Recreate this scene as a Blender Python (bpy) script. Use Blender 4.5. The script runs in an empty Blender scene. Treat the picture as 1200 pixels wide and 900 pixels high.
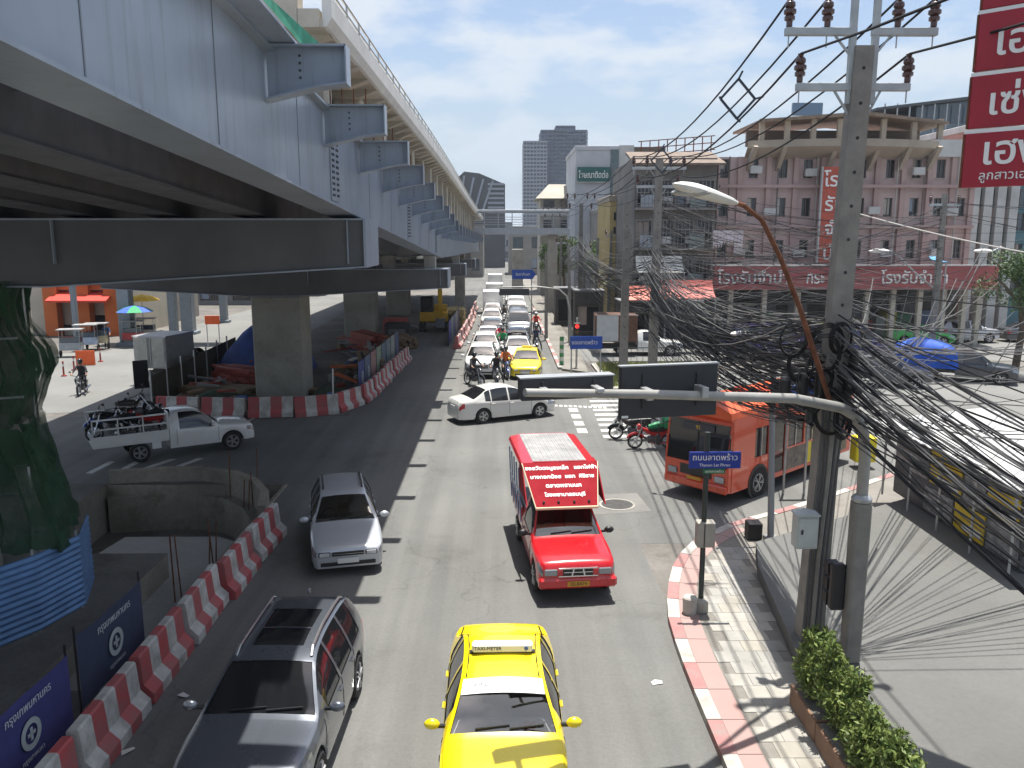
import bpy, math, random
from mathutils import Vector, Matrix
random.seed(7)
R = math.radians
S = bpy.context.scene
C = S.collection
# ---------------------------------------------------------------- camera, sky, sun, exposure
CAMZ, PITCH, YAW, FPX = 7.7, R(10.1), R(0.71), 970.0
cd = bpy.data.cameras.new('camera'); cam = bpy.data.objects.new('camera', cd); C.objects.link(cam)
cam.location = (0, 0, CAMZ); cam.rotation_euler = (R(90) - PITCH, 0, -YAW)
cd.sensor_width = 36; cd.lens = 36 * FPX / 1200; cd.clip_start = .1; cd.clip_end = 6000
S.camera = cam
SUN = Vector((.07, .165, 1)).normalized()
w = bpy.data.worlds.new('World'); S.world = w; w.use_nodes = True
nt = w.node_tree; N = nt.nodes; Lk = nt.links
bg = N['Background']; bg.inputs[1].default_value = .104
sky = N.new('ShaderNodeTexSky'); sky.sky_type = 'NISHITA'; sky.sun_disc = False
sky.sun_elevation = math.asin(SUN.z); sky.sun_rotation = math.atan2(SUN.x, SUN.y)
sky.air_density = 1.0; sky.dust_density = 2.6; sky.ozone_density = 1.6; sky.altitude = 0
tc = N.new('ShaderNodeTexCoord'); sep = N.new('ShaderNodeSeparateXYZ'); Lk.new(tc.outputs['Generated'], sep.inputs[0])
def mth(op, a, b=None, nodes=N, links=Lk):
    n = nodes.new('ShaderNodeMath'); n.operation = op
    for i, x in enumerate((a, b)):
        if x is None: continue
        if hasattr(x, 'links'): links.new(x, n.inputs[i])
        else: n.inputs[i].default_value = x
    return n.outputs[0]
zz = mth('ADD', mth('MAXIMUM', sep.outputs[2], 0.0), .22)
cmb = N.new('ShaderNodeCombineXYZ'); Lk.new(mth('DIVIDE', sep.outputs[0], zz), cmb.inputs[0]); Lk.new(mth('DIVIDE', sep.outputs[1], zz), cmb.inputs[1])
cn = N.new('ShaderNodeTexNoise'); cn.inputs['Scale'].default_value = 2.1; cn.inputs['Detail'].default_value = 9; cn.inputs['Roughness'].default_value = .56
mp = N.new('ShaderNodeMapping'); mp.inputs['Location'].default_value = (3.1, 1.4, 0); Lk.new(cmb.outputs[0], mp.inputs[0]); Lk.new(mp.outputs[0], cn.inputs['Vector'])
cr = N.new('ShaderNodeValToRGB'); cr.color_ramp.elements[0].position = .45; cr.color_ramp.elements[1].position = .57
cr.color_ramp.elements[0].color = (0, 0, 0, 1); cr.color_ramp.elements[1].color = (.85, .85, .85, 1)
Lk.new(cn.outputs['Fac'], cr.inputs[0])
mx = N.new('ShaderNodeMix'); mx.data_type = 'RGBA'
Lk.new(cr.outputs[0], mx.inputs['Factor']); Lk.new(sky.outputs[0], mx.inputs['A']); mx.inputs['B'].default_value = (4.6, 4.95, 5.4, 1)
hz = N.new('ShaderNodeMix'); hz.data_type = 'RGBA'
hf = N.new('ShaderNodeMapRange'); hf.inputs['From Min'].default_value = .0; hf.inputs['From Max'].default_value = .26; hf.inputs['To Min'].default_value = .85; hf.inputs['To Max'].default_value = 0; hf.interpolation_type = 'SMOOTHSTEP'
Lk.new(sep.outputs[2], hf.inputs[0]); Lk.new(hf.outputs[0], hz.inputs['Factor']); Lk.new(mx.outputs['Result'], hz.inputs['A']); hz.inputs['B'].default_value = (3.3, 3.95, 4.75, 1)
Lk.new(hz.outputs['Result'], bg.inputs[0])
sd = bpy.data.lights.new('sun', 'SUN'); sd.energy = 4.9; sd.angle = R(.53); sd.color = (1, .965, .90)
so = bpy.data.objects.new('sun', sd); C.objects.link(so); so.rotation_euler = (-SUN).to_track_quat('-Z', 'Y').to_euler(); so.location = (20, 30, 60)
S.view_settings.view_transform = 'Standard'; S.view_settings.look = 'None'; S.view_settings.gamma = 1; S.view_settings.exposure = .76
S.render.engine = 'CYCLES'; S.cycles.max_bounces = 6; S.cycles.diffuse_bounces = 4; S.cycles.glossy_bounces = 3; S.cycles.transparent_max_bounces = 6
S.cycles.use_denoising = True
# ---------------------------------------------------------------- where things stand, read off the place
def ray(px, py):
    u = (px - 600) / FPX; v = (450 - py) / FPX
    y = math.cos(PITCH) + v * math.sin(PITCH); z = -math.sin(PITCH) + v * math.cos(PITCH)
    c, s = math.cos(YAW), math.sin(YAW)
    return Vector((u * c + y * s, -u * s + y * c, z))
def G(px, py, z=0.):
    r = ray(px, py); t = (z - CAMZ) / r.z; return Vector((r.x * t, r.y * t, z))
def A(px, py, D):
    r = ray(px, py); t = D / r.y; return Vector((r.x * t, D, CAMZ + r.z * t))
# ---------------------------------------------------------------- materials
MATS = {}
def mat(name, col, rough=.6, metal=0., var=0., vscale=3., bump=0., bscale=40., spec=.5, col2=None, coat=0., emit=0., space='Object', detail=6):
    if name in MATS: return MATS[name]
    m = bpy.data.materials.new(name); m.use_nodes = True; MATS[name] = m
    nt = m.node_tree; b = nt.nodes['Principled BSDF']
    b.inputs['Base Color'].default_value = (*col, 1); b.inputs['Roughness'].default_value = rough; b.inputs['Metallic'].default_value = metal
    b.inputs['Specular IOR Level'].default_value = spec
    if coat: b.inputs['Coat Weight'].default_value = coat; b.inputs['Coat Roughness'].default_value = .04
    if emit: b.inputs['Emission Color'].default_value = (*col, 1); b.inputs['Emission Strength'].default_value = emit
    if var or bump or col2:
        t = nt.nodes.new('ShaderNodeTexCoord'); vec = t.outputs['Object']
        if space == 'World': g = nt.nodes.new('ShaderNodeNewGeometry'); vec = g.outputs['Position']
    if var or col2:
        n = nt.nodes.new('ShaderNodeTexNoise'); n.inputs['Scale'].default_value = vscale; n.inputs['Detail'].default_value = detail; n.inputs['Roughness'].default_value = .62
        nt.links.new(vec, n.inputs['Vector'])
        r = nt.nodes.new('ShaderNodeValToRGB'); r.color_ramp.elements[0].position = .3; r.color_ramp.elements[1].position = .7
        c2 = col2 or tuple(max(0, c * (1 - var)) for c in col); c1 = col if col2 else tuple(min(1, c * (1 + var)) for c in col)
        r.color_ramp.elements[0].color = (*c2, 1); r.color_ramp.elements[1].color = (*c1, 1)
        nt.links.new(n.outputs['Fac'], r.inputs[0]); nt.links.new(r.outputs[0], b.inputs['Base Color'])
        rr = nt.nodes.new('ShaderNodeMapRange'); rr.inputs['To Min'].default_value = min(1, rough * 1.15); rr.inputs['To Max'].default_value = rough * .85
        nt.links.new(n.outputs['Fac'], rr.inputs[0]); nt.links.new(rr.outputs[0], b.inputs['Roughness'])
    if bump:
        n2 = nt.nodes.new('ShaderNodeTexNoise'); n2.inputs['Scale'].default_value = bscale; n2.inputs['Detail'].default_value = 5
        nt.links.new(vec, n2.inputs['Vector'])
        bp = nt.nodes.new('ShaderNodeBump'); bp.inputs['Strength'].default_value = bump; bp.inputs['Distance'].default_value = .02
        nt.links.new(n2.outputs['Fac'], bp.inputs['Height']); nt.links.new(bp.outputs[0], b.inputs['Normal'])
    return m
def surface(name, col, big=.25, streak=0., bigscale=.18, fine=.12, finescale=18., stain=None, stainscale=.6, rough=.85, crack=0., bump=.25):
    """weathered ground: large patches, fine grain, stains, hairline cracks"""
    m = bpy.data.materials.new(name); m.use_nodes = True; MATS[name] = m
    nt = m.node_tree; b = nt.nodes['Principled BSDF']; b.inputs['Roughness'].default_value = rough; b.inputs['Specular IOR Level'].default_value = .25
    g = nt.nodes.new('ShaderNodeNewGeometry'); pos = g.outputs['Position']
    def noise(sc, det, ro=.6):
        n = nt.nodes.new('ShaderNodeTexNoise'); n.inputs['Scale'].default_value = sc; n.inputs['Detail'].default_value = det; n.inputs['Roughness'].default_value = ro
        nt.links.new(pos, n.inputs['Vector']); return n.outputs['Fac']
    def ramp(f, a, bb, ca, cb):
        r = nt.nodes.new('ShaderNodeValToRGB'); r.color_ramp.elements[0].position = a; r.color_ramp.elements[1].position = bb
        r.color_ramp.elements[0].color = (*ca, 1); r.color_ramp.elements[1].color = (*cb, 1); nt.links.new(f, r.inputs[0]); return r.outputs[0]
    def mul(a, bb):
        x = nt.nodes.new('ShaderNodeMix'); x.data_type = 'RGBA'; x.blend_type = 'MULTIPLY'; x.inputs['Factor'].default_value = 1
        nt.links.new(a, x.inputs['A']); nt.links.new(bb, x.inputs['B']); return x.outputs['Result']
    lo = tuple(c * (1 - big) for c in col); hi = tuple(c * (1 + big) for c in col)
    c = ramp(noise(bigscale, 6), .32, .68, lo, hi)
    f = 1 - fine; c = mul(c, ramp(noise(finescale, 4, .7), .3, .7, (f, f, f), (1, 1, 1)))
    c = mul(c, ramp(noise(110, 2, .8), .35, .65, (.84, .84, .84), (1.08, 1.08, 1.08)))
    if stain: c = mul(c, ramp(noise(stainscale, 8, .7), .56, .72, (1, 1, 1), stain))
    if streak:
        mp2 = nt.nodes.new('ShaderNodeMapping'); mp2.inputs['Scale'].default_value = (1.5, .05, 1); nt.links.new(pos, mp2.inputs[0]); n3 = nt.nodes.new('ShaderNodeTexNoise'); n3.inputs['Scale'].default_value = 1.2; n3.inputs['Detail'].default_value = 5; nt.links.new(mp2.outputs[0], n3.inputs['Vector'])
        s_ = 1 - streak; c = mul(c, ramp(n3.outputs['Fac'], .38, .64, (s_, s_, s_), (1.03, 1.03, 1.03)))
    if crack:
        v = nt.nodes.new('ShaderNodeTexVoronoi'); v.feature = 'DISTANCE_TO_EDGE'; v.inputs['Scale'].default_value = crack; v.inputs['Randomness'].default_value = 1
        w_ = nt.nodes.new('ShaderNodeMix'); w_.data_type = 'VECTOR'; w_.inputs['Factor'].default_value = .22
        nn = nt.nodes.new('ShaderNodeTexNoise'); nn.inputs['Scale'].default_value = 1.2; nn.inputs['Detail'].default_value = 6; nt.links.new(pos, nn.inputs['Vector'])
        sc = nt.nodes.new('ShaderNodeVectorMath'); sc.operation = 'MULTIPLY_ADD'; nt.links.new(nn.outputs['Color'], sc.inputs[0]); sc.inputs[1].default_value = (1.6, 1.6, 1.6); nt.links.new(pos, sc.inputs[2])
        nt.links.new(sc.outputs[0], v.inputs['Vector'])
        c = mul(c, ramp(v.outputs['Distance'], .0, .03 * crack, (.78, .77, .76), (1, 1, 1)))
    nt.links.new(c, b.inputs['Base Color'])
    if bump:
        bp = nt.nodes.new('ShaderNodeBump'); bp.inputs['Strength'].default_value = bump; bp.inputs['Distance'].default_value = .01
        nt.links.new(noise(60, 4), bp.inputs['Height']); nt.links.new(bp.outputs[0], b.inputs['Normal'])
    return m
# ---------------------------------------------------------------- mesh helpers
def ngon_normal(p):
    n = Vector((0, 0, 0))
    for i in range(len(p)):
        a, b = p[i], p[(i + 1) % len(p)]
        n += Vector(((a.y - b.y) * (a.z + b.z), (a.z - b.z) * (a.x + b.x), (a.x - b.x) * (a.y + b.y)))
    return n
class MB:
    def __init__(s): s.v = []; s.f = []; s.mi = []; s.m = None; s.k = 0
    def add(s, vs, fs):
        o = len(s.v)
        for p in vs:
            p = Vector(p); s.v.append(s.m @ p if s.m else p)
        for f in fs: s.f.append([o + i for i in f]); s.mi.append(s.k)
        return s
    def convex(s, vs, fs):
        vs = [Vector(p) for p in vs]; c = sum(vs, Vector()) / len(vs); out = []
        for f in fs:
            p = [vs[i] for i in f]; fc = sum(p, Vector()) / len(p)
            out.append(f if ngon_normal(p).dot(fc - c) >= 0 else f[::-1])
        return s.add(vs, out)
    def box(s, x0, y0, z0, x1, y1, z1, c=0.):
        lo = (x0, y0, z0); hi = (x1, y1, z1)
        if c <= 0:
            vs = [(hi[0] if i & 1 else lo[0], hi[1] if i & 2 else lo[1], hi[2] if i & 4 else lo[2]) for i in range(8)]
            return s.convex(vs, [[0, 1, 3, 2], [4, 5, 7, 6], [0, 1, 5, 4], [2, 3, 7, 6], [0, 2, 6, 4], [1, 3, 7, 5]])
        vs = []; idx = {}
        for i in range(8):
            for a in range(3):
                p = []
                for k in range(3):
                    up = (i >> k) & 1; b = hi[k] if up else lo[k]
                    p.append(b if k == a else (b - c if up else b + c))
                idx[i, a] = len(vs); vs.append(p)
        fs = []
        for a in range(3):
            b, d = (a + 1) % 3, (a + 2) % 3
            for sg in (0, 1):
                q = [(sg << a) | (i << b) | (j << d) for i, j in ((0, 0), (1, 0), (1, 1), (0, 1))]
                fs.append([idx[i, a] for i in q])
            for i in (0, 1):
                for j in (0, 1):
                    p, q = (i << b) | (j << d), (i << b) | (j << d) | (1 << a)
                    fs.append([idx[p, b], idx[q, b], idx[q, d], idx[p, d]])
        for i in range(8): fs.append([idx[i, 0], idx[i, 1], idx[i, 2]])
        return s.convex(vs, fs)
    def cbox(s, x, y, z, sx, sy, sz, c=0.): return s.box(x - sx / 2, y - sy / 2, z - sz / 2, x + sx / 2, y + sy / 2, z + sz / 2, c)
    def bar(s, p0, p1, wd, ht, up=(0, 0, 1)):
        p0, p1 = Vector(p0), Vector(p1); d = (p1 - p0).normalized(); u = Vector(up)
        sd = d.cross(u)
        if sd.length < 1e-4: sd = d.cross(Vector((1, 0, 0)))
        sd.normalize(); u = sd.cross(d)
        vs = [p + sd * (a * wd / 2) + u * (b * ht / 2) for p in (p0, p1) for a, b in ((-1, -1), (1, -1), (1, 1), (-1, 1))]
        return s.convex(vs, [[0, 1, 2, 3], [4, 5, 6, 7], [0, 1, 5, 4], [1, 2, 6, 5], [2, 3, 7, 6], [3, 0, 4, 7]])
    def tube(s, path, r, n=6, cap=True):
        P = [Vector(p) for p in path]; k = len(P); rr = r if isinstance(r, (list, tuple)) else [r] * k
        t0 = (P[1] - P[0]).normalized(); u = t0.cross(Vector((0, 0, 1)))
        if u.length < 1e-3: u = t0.cross(Vector((1, 0, 0)))
        u.normalize(); vs = []; fs = []
        for i in range(k):
            t = (P[min(i + 1, k - 1)] - P[max(i - 1, 0)]).normalized()
            u = (u - t * u.dot(t)); u = u.normalized() if u.length > 1e-6 else t.orthogonal().normalized(); w_ = t.cross(u)
            for j in range(n):
                a = 2 * math.pi * j / n; vs.append(P[i] + (u * math.cos(a) + w_ * math.sin(a)) * rr[i])
        for i in range(k - 1):
            for j in range(n):
                a, b = i * n + j, i * n + (j + 1) % n; fs.append([a, b, b + n, a + n])
        if cap: fs.append(list(range(n))[::-1]); fs.append([(k - 1) * n + j for j in range(n)])
        return s.add(vs, fs)
    def cyl(s, p0, p1, r0, r1=None, n=12): return s.tube([p0, p1], [r0, r0 if r1 is None else r1], n)
    def lathe(s, prof, n=16, axis='z', o=(0, 0, 0)):
        vs = []; fs = []; k = len(prof)
        for j in range(n):
            a = 2 * math.pi * j / n; c, d = math.cos(a), math.sin(a)
            for r, z in prof:
                p = (r * c, r * d, z) if axis == 'z' else (z, r * c, r * d) if axis == 'x' else (r * d, z, r * c)
                vs.append((p[0] + o[0], p[1] + o[1], p[2] + o[2]))
        for j in range(n):
            for i in range(k - 1):
                a, b = j * k + i, ((j + 1) % n) * k + i; fs.append([a, b, b + 1, a + 1])
        return s.add(vs, fs)
    def ball(s, c, r, nu=12, nv=8, sc=(1, 1, 1)):
        pr = [(math.sin(math.pi * i / nv), -math.cos(math.pi * i / nv)) for i in range(nv + 1)]
        vs = []; fs = []
        for j in range(nu):
            a = 2 * math.pi * j / nu
            for q, z in pr: vs.append((c[0] + r * sc[0] * q * math.cos(a), c[1] + r * sc[1] * q * math.sin(a), c[2] + r * sc[2] * z))
        k = nv + 1
        for j in range(nu):
            for i in range(nv):
                a, b = j * k + i, ((j + 1) % nu) * k + i; fs.append([a, b, b + 1, a + 1])
        return s.add(vs, fs)
    def extr(s, poly, axis, a0, a1):
        """poly: 2-d outline in the other two axes, extruded along axis"""
        def mk(p, a): return (a, p[0], p[1]) if axis == 'x' else (p[0], a, p[1]) if axis == 'y' else (p[0], p[1], a)
        n = len(poly); vs = [mk(p, a0) for p in poly] + [mk(p, a1) for p in poly]
        fs = [list(range(n)), list(range(n, 2 * n))] + [[i, (i + 1) % n, n + (i + 1) % n, n + i] for i in range(n)]
        V = [Vector(p) for p in vs]
        ar = sum(poly[i][0] * poly[(i + 1) % n][1] - poly[(i + 1) % n][0] * poly[i][1] for i in range(n))
        flip = (ar > 0) == (a1 > a0)
        if axis == 'y': flip = not flip
        fs = [fs[0][::-1] if flip else fs[0], fs[1] if flip else fs[1][::-1]] + [f if flip else f[::-1] for f in fs[2:]]
        return s.add(V, fs)
    def panel(s, w_, h, holes, t=.15, x0=0., z0=0.):
        """wall in the xz plane facing -y with real openings; reveals go back t"""
        xs = sorted({round(x, 4) for x in [0, w_] + [q for a in holes for q in (a[0], a[1])]}); zs = sorted({round(x, 4) for x in [0, h] + [q for a in holes for q in (a[2], a[3])]})
        vi = {}; vs = []; fs = []
        def V(x, y, z):
            k = (round(x, 4), y, round(z, 4))
            if k not in vi: vi[k] = len(vs); vs.append((x + x0, y, z + z0))
            return vi[k]
        inside = lambda x, z: any(a[0] < x < a[1] and a[2] < z < a[3] for a in holes)
        for i in range(len(xs) - 1):
            for j in range(len(zs) - 1):
                if not inside((xs[i] + xs[i + 1]) / 2, (zs[j] + zs[j + 1]) / 2):
                    fs.append([V(xs[i], 0, zs[j]), V(xs[i + 1], 0, zs[j]), V(xs[i + 1], 0, zs[j + 1]), V(xs[i], 0, zs[j + 1])])
        for a, b, c, d in holes:
            q = [(a, c), (b, c), (b, d), (a, d)]
            for i in range(4):
                p, r = q[i], q[(i + 1) % 4]
                fs.append([V(p[0], 0, p[1]), V(p[0], t, p[1]), V(r[0], t, r[1]), V(r[0], 0, r[1])])
        return s.add(vs, fs)
def mesh_from(name, mb, mats, smooth=False, ang=35):
    me = bpy.data.meshes.new(name); me.from_pydata([tuple(p) for p in mb.v], [], mb.f)
    for m in (mats if isinstance(mats, (list, tuple)) else [mats]): me.materials.append(m)
    if max(mb.mi, default=0): me.polygons.foreach_set('material_index', mb.mi)
    if smooth:
        me.polygons.foreach_set('use_smooth', [True] * len(mb.f))
        me.set_sharp_from_angle(angle=R(ang))
    me.update(); return me
def obj(name, me, parent=None, world=False):
    o = bpy.data.objects.new(name, me); C.objects.link(o)
    if parent is not None:
        o.parent = parent
        if world: o.matrix_parent_inverse = root_matrix(parent).inverted()
    return o
def root_matrix(o):
    m = Matrix.LocRotScale(o.location, o.rotation_euler, o.scale)
    return (root_matrix(o.parent) @ o.matrix_parent_inverse @ m) if o.parent else m
def part(name, mb, m, parent=None, smooth=False, world=False, ang=35): return obj(name, mesh_from(name, mb, m, smooth, ang), parent, world)
def tag(o, label, cat, group=None):
    o['label'] = label; o['category'] = cat
    if group: o['group'] = group
    return o
def thing(name, label, cat, loc=(0, 0, 0), rz=0., group=None):
    o = bpy.data.objects.new(name, None); C.objects.link(o); o.location = loc; o.rotation_euler = (0, 0, rz); o.empty_display_size = .3
    return tag(o, label, cat, group)
def struct(name, mb, m, smooth=False): o = part(name, mb, m, None, smooth); o['kind'] = 'structure'; return o
KIDS = {}
def clone(o, parent=None, paint=None):
    c = o.copy(); C.objects.link(c)
    if parent is not None: c.parent = parent
    if paint and c.type == 'MESH':
        for i, sl in enumerate(c.material_slots):
            if sl.material and sl.material.name in paint:
                nm_ = sl.material.name; sl.link = 'OBJECT'; sl.material = paint[nm_]
    for ch in o.children: clone(ch, c, paint)
    return c
def place(o, label, loc, rz=0., paint=None, group=None, first=False):
    c = o if first else clone(o, None, paint)
    c.location = loc; c.rotation_euler = (0, 0, rz); c['label'] = label
    if group: c['group'] = group
    return c
def lettering(text, size, m, parent, loc, rot=(R(90), 0, 0), align='CENTER', ext=.006, name='lettering', off=0., sx=1., world=False):
    f = bpy.data.curves.new(name, 'FONT'); f.body = text; f.size = size; f.extrude = ext; f.align_x = align; f.align_y = 'CENTER'; f.offset = off; f.resolution_u = 3
    t = bpy.data.objects.new(name, f); C.objects.link(t)
    me = bpy.data.meshes.new_from_object(t.evaluated_get(bpy.context.evaluated_depsgraph_get()))
    bpy.data.objects.remove(t); bpy.data.curves.remove(f)
    me.materials.clear(); me.materials.append(m); me.name = name
    o = obj(name, me, parent, world); o.location = loc; o.rotation_euler = rot; o.scale = (sx, 1, 1); return o
def pchip(pts):
    xs = [p[0] for p in pts]; ys = [p[1] for p in pts]; n = len(xs)
    h = [xs[i + 1] - xs[i] for i in range(n - 1)]; d = [(ys[i + 1] - ys[i]) / h[i] for i in range(n - 1)]
    m = [d[0]] + [0 if d[i - 1] * d[i] <= 0 else 3 * (h[i - 1] + h[i]) / ((2 * h[i] + h[i - 1]) / d[i - 1] + (h[i] + 2 * h[i - 1]) / d[i]) for i in range(1, n - 1)] + [d[-1]]
    def f(x):
        if x <= xs[0]: return ys[0]
        if x >= xs[-1]: return ys[-1]
        i = max(k for k in range(n - 1) if xs[k] <= x); t = (x - xs[i]) / h[i]
        return (2 * t**3 - 3 * t * t + 1) * ys[i] + (t**3 - 2 * t * t + t) * h[i] * m[i] + (3 * t * t - 2 * t**3) * ys[i + 1] + (t**3 - t * t) * h[i] * m[i + 1]
    return f
# palette
def streaked(name, col, rough):
    m = mat(name, col, rough, 0., var=.12, vscale=.8, spec=.55, space='World'); nt = m.node_tree; b = nt.nodes['Principled BSDF']; src = b.inputs['Base Color'].links[0].from_socket
    g = nt.nodes.new('ShaderNodeNewGeometry'); mp_ = nt.nodes.new('ShaderNodeMapping'); mp_.inputs['Scale'].default_value = (3.2, 3.2, .22); nt.links.new(g.outputs['Position'], mp_.inputs[0])
    n = nt.nodes.new('ShaderNodeTexNoise'); n.inputs['Scale'].default_value = 1.6; n.inputs['Detail'].default_value = 8; n.inputs['Roughness'].default_value = .7; nt.links.new(mp_.outputs[0], n.inputs['Vector'])
    r = nt.nodes.new('ShaderNodeValToRGB'); r.color_ramp.elements[0].position = .52; r.color_ramp.elements[1].position = .78; r.color_ramp.elements[0].color = (1, 1, 1, 1); r.color_ramp.elements[1].color = (.66, .62, .57, 1); nt.links.new(n.outputs['Fac'], r.inputs[0])
    x = nt.nodes.new('ShaderNodeMix'); x.data_type = 'RGBA'; x.blend_type = 'MULTIPLY'; x.inputs['Factor'].default_value = 1; nt.links.new(src, x.inputs['A']); nt.links.new(r.outputs[0], x.inputs['B']); nt.links.new(x.outputs['Result'], b.inputs['Base Color'])
    return m
def clear_glass(name, tint):
    m = bpy.data.materials.new(name); m.use_nodes = True; MATS[name] = m; nt = m.node_tree; nt.nodes.remove(nt.nodes['Principled BSDF'])
    t = nt.nodes.new('ShaderNodeBsdfTransparent'); t.inputs[0].default_value = (*tint, 1); g = nt.nodes.new('ShaderNodeBsdfGlossy'); g.inputs['Roughness'].default_value = .02; f = nt.nodes.new('ShaderNodeFresnel'); f.inputs[0].default_value = 2.7
    x = nt.nodes.new('ShaderNodeMixShader'); nt.links.new(f.outputs[0], x.inputs[0]); nt.links.new(t.outputs[0], x.inputs[1]); nt.links.new(g.outputs[0], x.inputs[2]); nt.links.new(x.outputs[0], nt.nodes['Material Output'].inputs[0]); return m
white_paint = mat('white paint', (.78, .77, .74), .35, var=.06, vscale=2, coat=.4)
black = mat('black plastic', (.012, .012, .014), .45)
rubber = mat('rubber', (.018, .018, .019), .85)
alloy = mat('alloy', (.55, .56, .58), .3, .9)
chrome = mat('chrome', (.7, .7, .72), .15, 1.)
glass_dark = mat('tinted glass', (.010, .011, .013), .04, spec=.9)
glass_sky = clear_glass('windscreen glass', (.78, .84, .84))
lamp_clear = mat('lamp lens', (.30, .32, .34), .10, .5, spec=.9)
lamp_red = mat('red lens', (.45, .012, .012), .15, spec=.8)
lamp_amber = mat('amber lens', (.6, .2, .02), .2)
plate_white = mat('white plate', (.75, .75, .72), .5)
plate_yellow = mat('yellow plate', (.55, .27, .02), .5)
ink = mat('black print', (.02, .02, .022), .6)
ink_white = mat('white print', (.8, .79, .76), .6)
conc = mat('cast concrete', (.33, .31, .275), .85, var=.22, vscale=1.1, bump=.2, bscale=25, space='World')
conc_l = mat('pale concrete', (.47, .43, .36), .85, var=.2, vscale=1.3, bump=.15, bscale=20, space='World')
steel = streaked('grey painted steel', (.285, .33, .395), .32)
steel_d = mat('dark and shaded steel', (.12, .125, .14), .5, var=.2, vscale=2, space='World')
galv = mat('galvanised steel', (.42, .43, .43), .42, .55, var=.18, vscale=4)
rust = mat('rusty steel', (.16, .06, .03), .8, .2, var=.4, vscale=6)
wire_m = mat('black cable', (.012, .012, .013), .7, spec=.25)
wire_g = mat('grey cable', (.09, .09, .093), .65, spec=.3)
ORD = ['first', 'second', 'third', 'fourth', 'fifth', 'sixth', 'seventh', 'eighth', 'ninth', 'tenth', 'eleventh', 'twelfth', 'thirteenth', 'fourteenth', 'fifteenth', 'sixteenth', 'seventeenth', 'eighteenth', 'nineteenth', 'twentieth']
# ================================================================= GROUND, ROADS, PAVEMENTS
asph = surface('worn asphalt', (.172, .172, .163), .16, bigscale=.16, fine=.16, finescale=14, stain=(.74, .73, .72), stainscale=.35, streak=.16, crack=.16, rough=.82)
asph_l = surface('pale road concrete', (.20, .20, .19), .14, bigscale=.15, fine=.12, finescale=12, stain=(.82, .81, .8), stainscale=.4, crack=.15)
dirt = surface('dusty ground', (.17, .16, .145), .3, bigscale=.3, fine=.25, finescale=9, stain=(.6, .57, .52), stainscale=.9)
plaza_m = surface('trowelled concrete', (.145, .145, .137), .14, bigscale=.35, fine=.10, finescale=10, stain=(.82, .81, .79), stainscale=.7)
pave_m = surface('pavement bed', (.24, .225, .20), .2, bigscale=.4, fine=.2, finescale=12, stain=(.7, .68, .65))
def grid_sheet(xs, ys, z, hole):
    b = MB(); idx = {}; vs = []; fs = []
    for j, y in enumerate(ys):
        for i, x in enumerate(xs): idx[i, j] = len(vs); vs.append((x, y, z))
    for j in range(len(ys) - 1):
        for i in range(len(xs) - 1):
            if not hole((xs[i] + xs[i + 1]) / 2, (ys[j] + ys[j + 1]) / 2): fs.append([idx[i, j], idx[i + 1, j], idx[i + 1, j + 1], idx[i, j + 1]])
    return b.add(vs, fs)
inpit = lambda x, y: (-12.5 < x < -6.75 and 19.5 < y < 25.3) or (-8.25 < x < -6.75 and 13.2 < y < 19.5)
struct('ground', grid_sheet([-2500, -12.5, -8.25, -6.75, 2500], [-80, 13.2, 19.5, 25.3, 5000], 0, inpit), dirt)
road = MB()
def quad(b, x0, y0, x1, y1, z): b.add([(x0, y0, z), (x1, y0, z), (x1, y1, z), (x0, y1, z)], [[0, 1, 2, 3]])
quad(road, -6.7, -20, 3.5, 25.4, .004); quad(road, -40, 25.4, 3.5, 35.3, .004); quad(road, -6.7, 35.3, 3.5, 480, .004); quad(road, 3.5, 20, 60, 47.2, .004)
struct('road', road, asph)
rl = MB(); rl.add([(-60, 30, .008), (-16.6, 36.6, .008), (-15.6, 60, .008), (-17, 130, .008), (-27, 130, .008), (-27, 56, .008), (-60, 44, .008)], [list(range(7))])
struct('side_road', rl, asph_l)
rs = MB(); quad(rs, 5.2, 51.2, 90, 60.4, .006); quad(rs, 10.4, 30.5, 70, 47.0, .010); struct('side_street', rs, asph_l)
# --- right-hand pavement and its kerb
K = [(3.2, -6), (3.2, 6), (3.22, 9), (3.25, 11), (3.25, 13), (3.32, 15.24), (3.68, 17.25), (4.43, 19.25), (5.97, 21.04), (8.0, 22.4), (11, 24.6), (16, 28.5), (26, 36)]
def resample(P, step, closed=False):
    P = [Vector((*p, 0)) if len(p) == 2 else Vector(p) for p in P]
    fx = pchip([(i, p.x) for i, p in enumerate(P)]); fy = pchip([(i, p.y) for i, p in enumerate(P)])
    n = 24 * (len(P) - 1); F = [Vector((fx(i / 24), fy(i / 24), 0)) for i in range(n + 1)]
    out = [F[0]]; acc = 0
    for i in range(n):
        d = (F[i + 1] - F[i]).length
        while acc + d >= step:
            t = (step - acc) / d; q = F[i].lerp(F[i + 1], t); out.append(q); F[i] = q; d = (F[i + 1] - q).length; acc = 0
        acc += d
    return out
def offs(P, d):
    o = []
    for i in range(len(P)):
        t = (P[min(i + 1, len(P) - 1)] - P[max(i - 1, 0)]).normalized(); o.append(P[i] + Vector((t.y, -t.x, 0)) * d)
    return o
KP = resample(K, .9); KI = offs(KP, .24); KB = offs(KP, .62)
pv = MB(); ring = [(p.x, p.y, .118) for p in KI] + [(60, KI[-1].y, .118), (60, -6, .118)]
pv.add(ring, [list(range(len(ring)))[::-1]])
pavement = struct('pavement', pv, pave_m)
kerb_red = mat('faded red kerb paint', (.36, .135, .13), .8, col2=(.27, .205, .19), vscale=3.5, space='World')
kerb_white = mat('faded white kerb paint', (.50, .48, .44), .8, col2=(.30, .285, .255), vscale=3.0, space='World')
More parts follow.
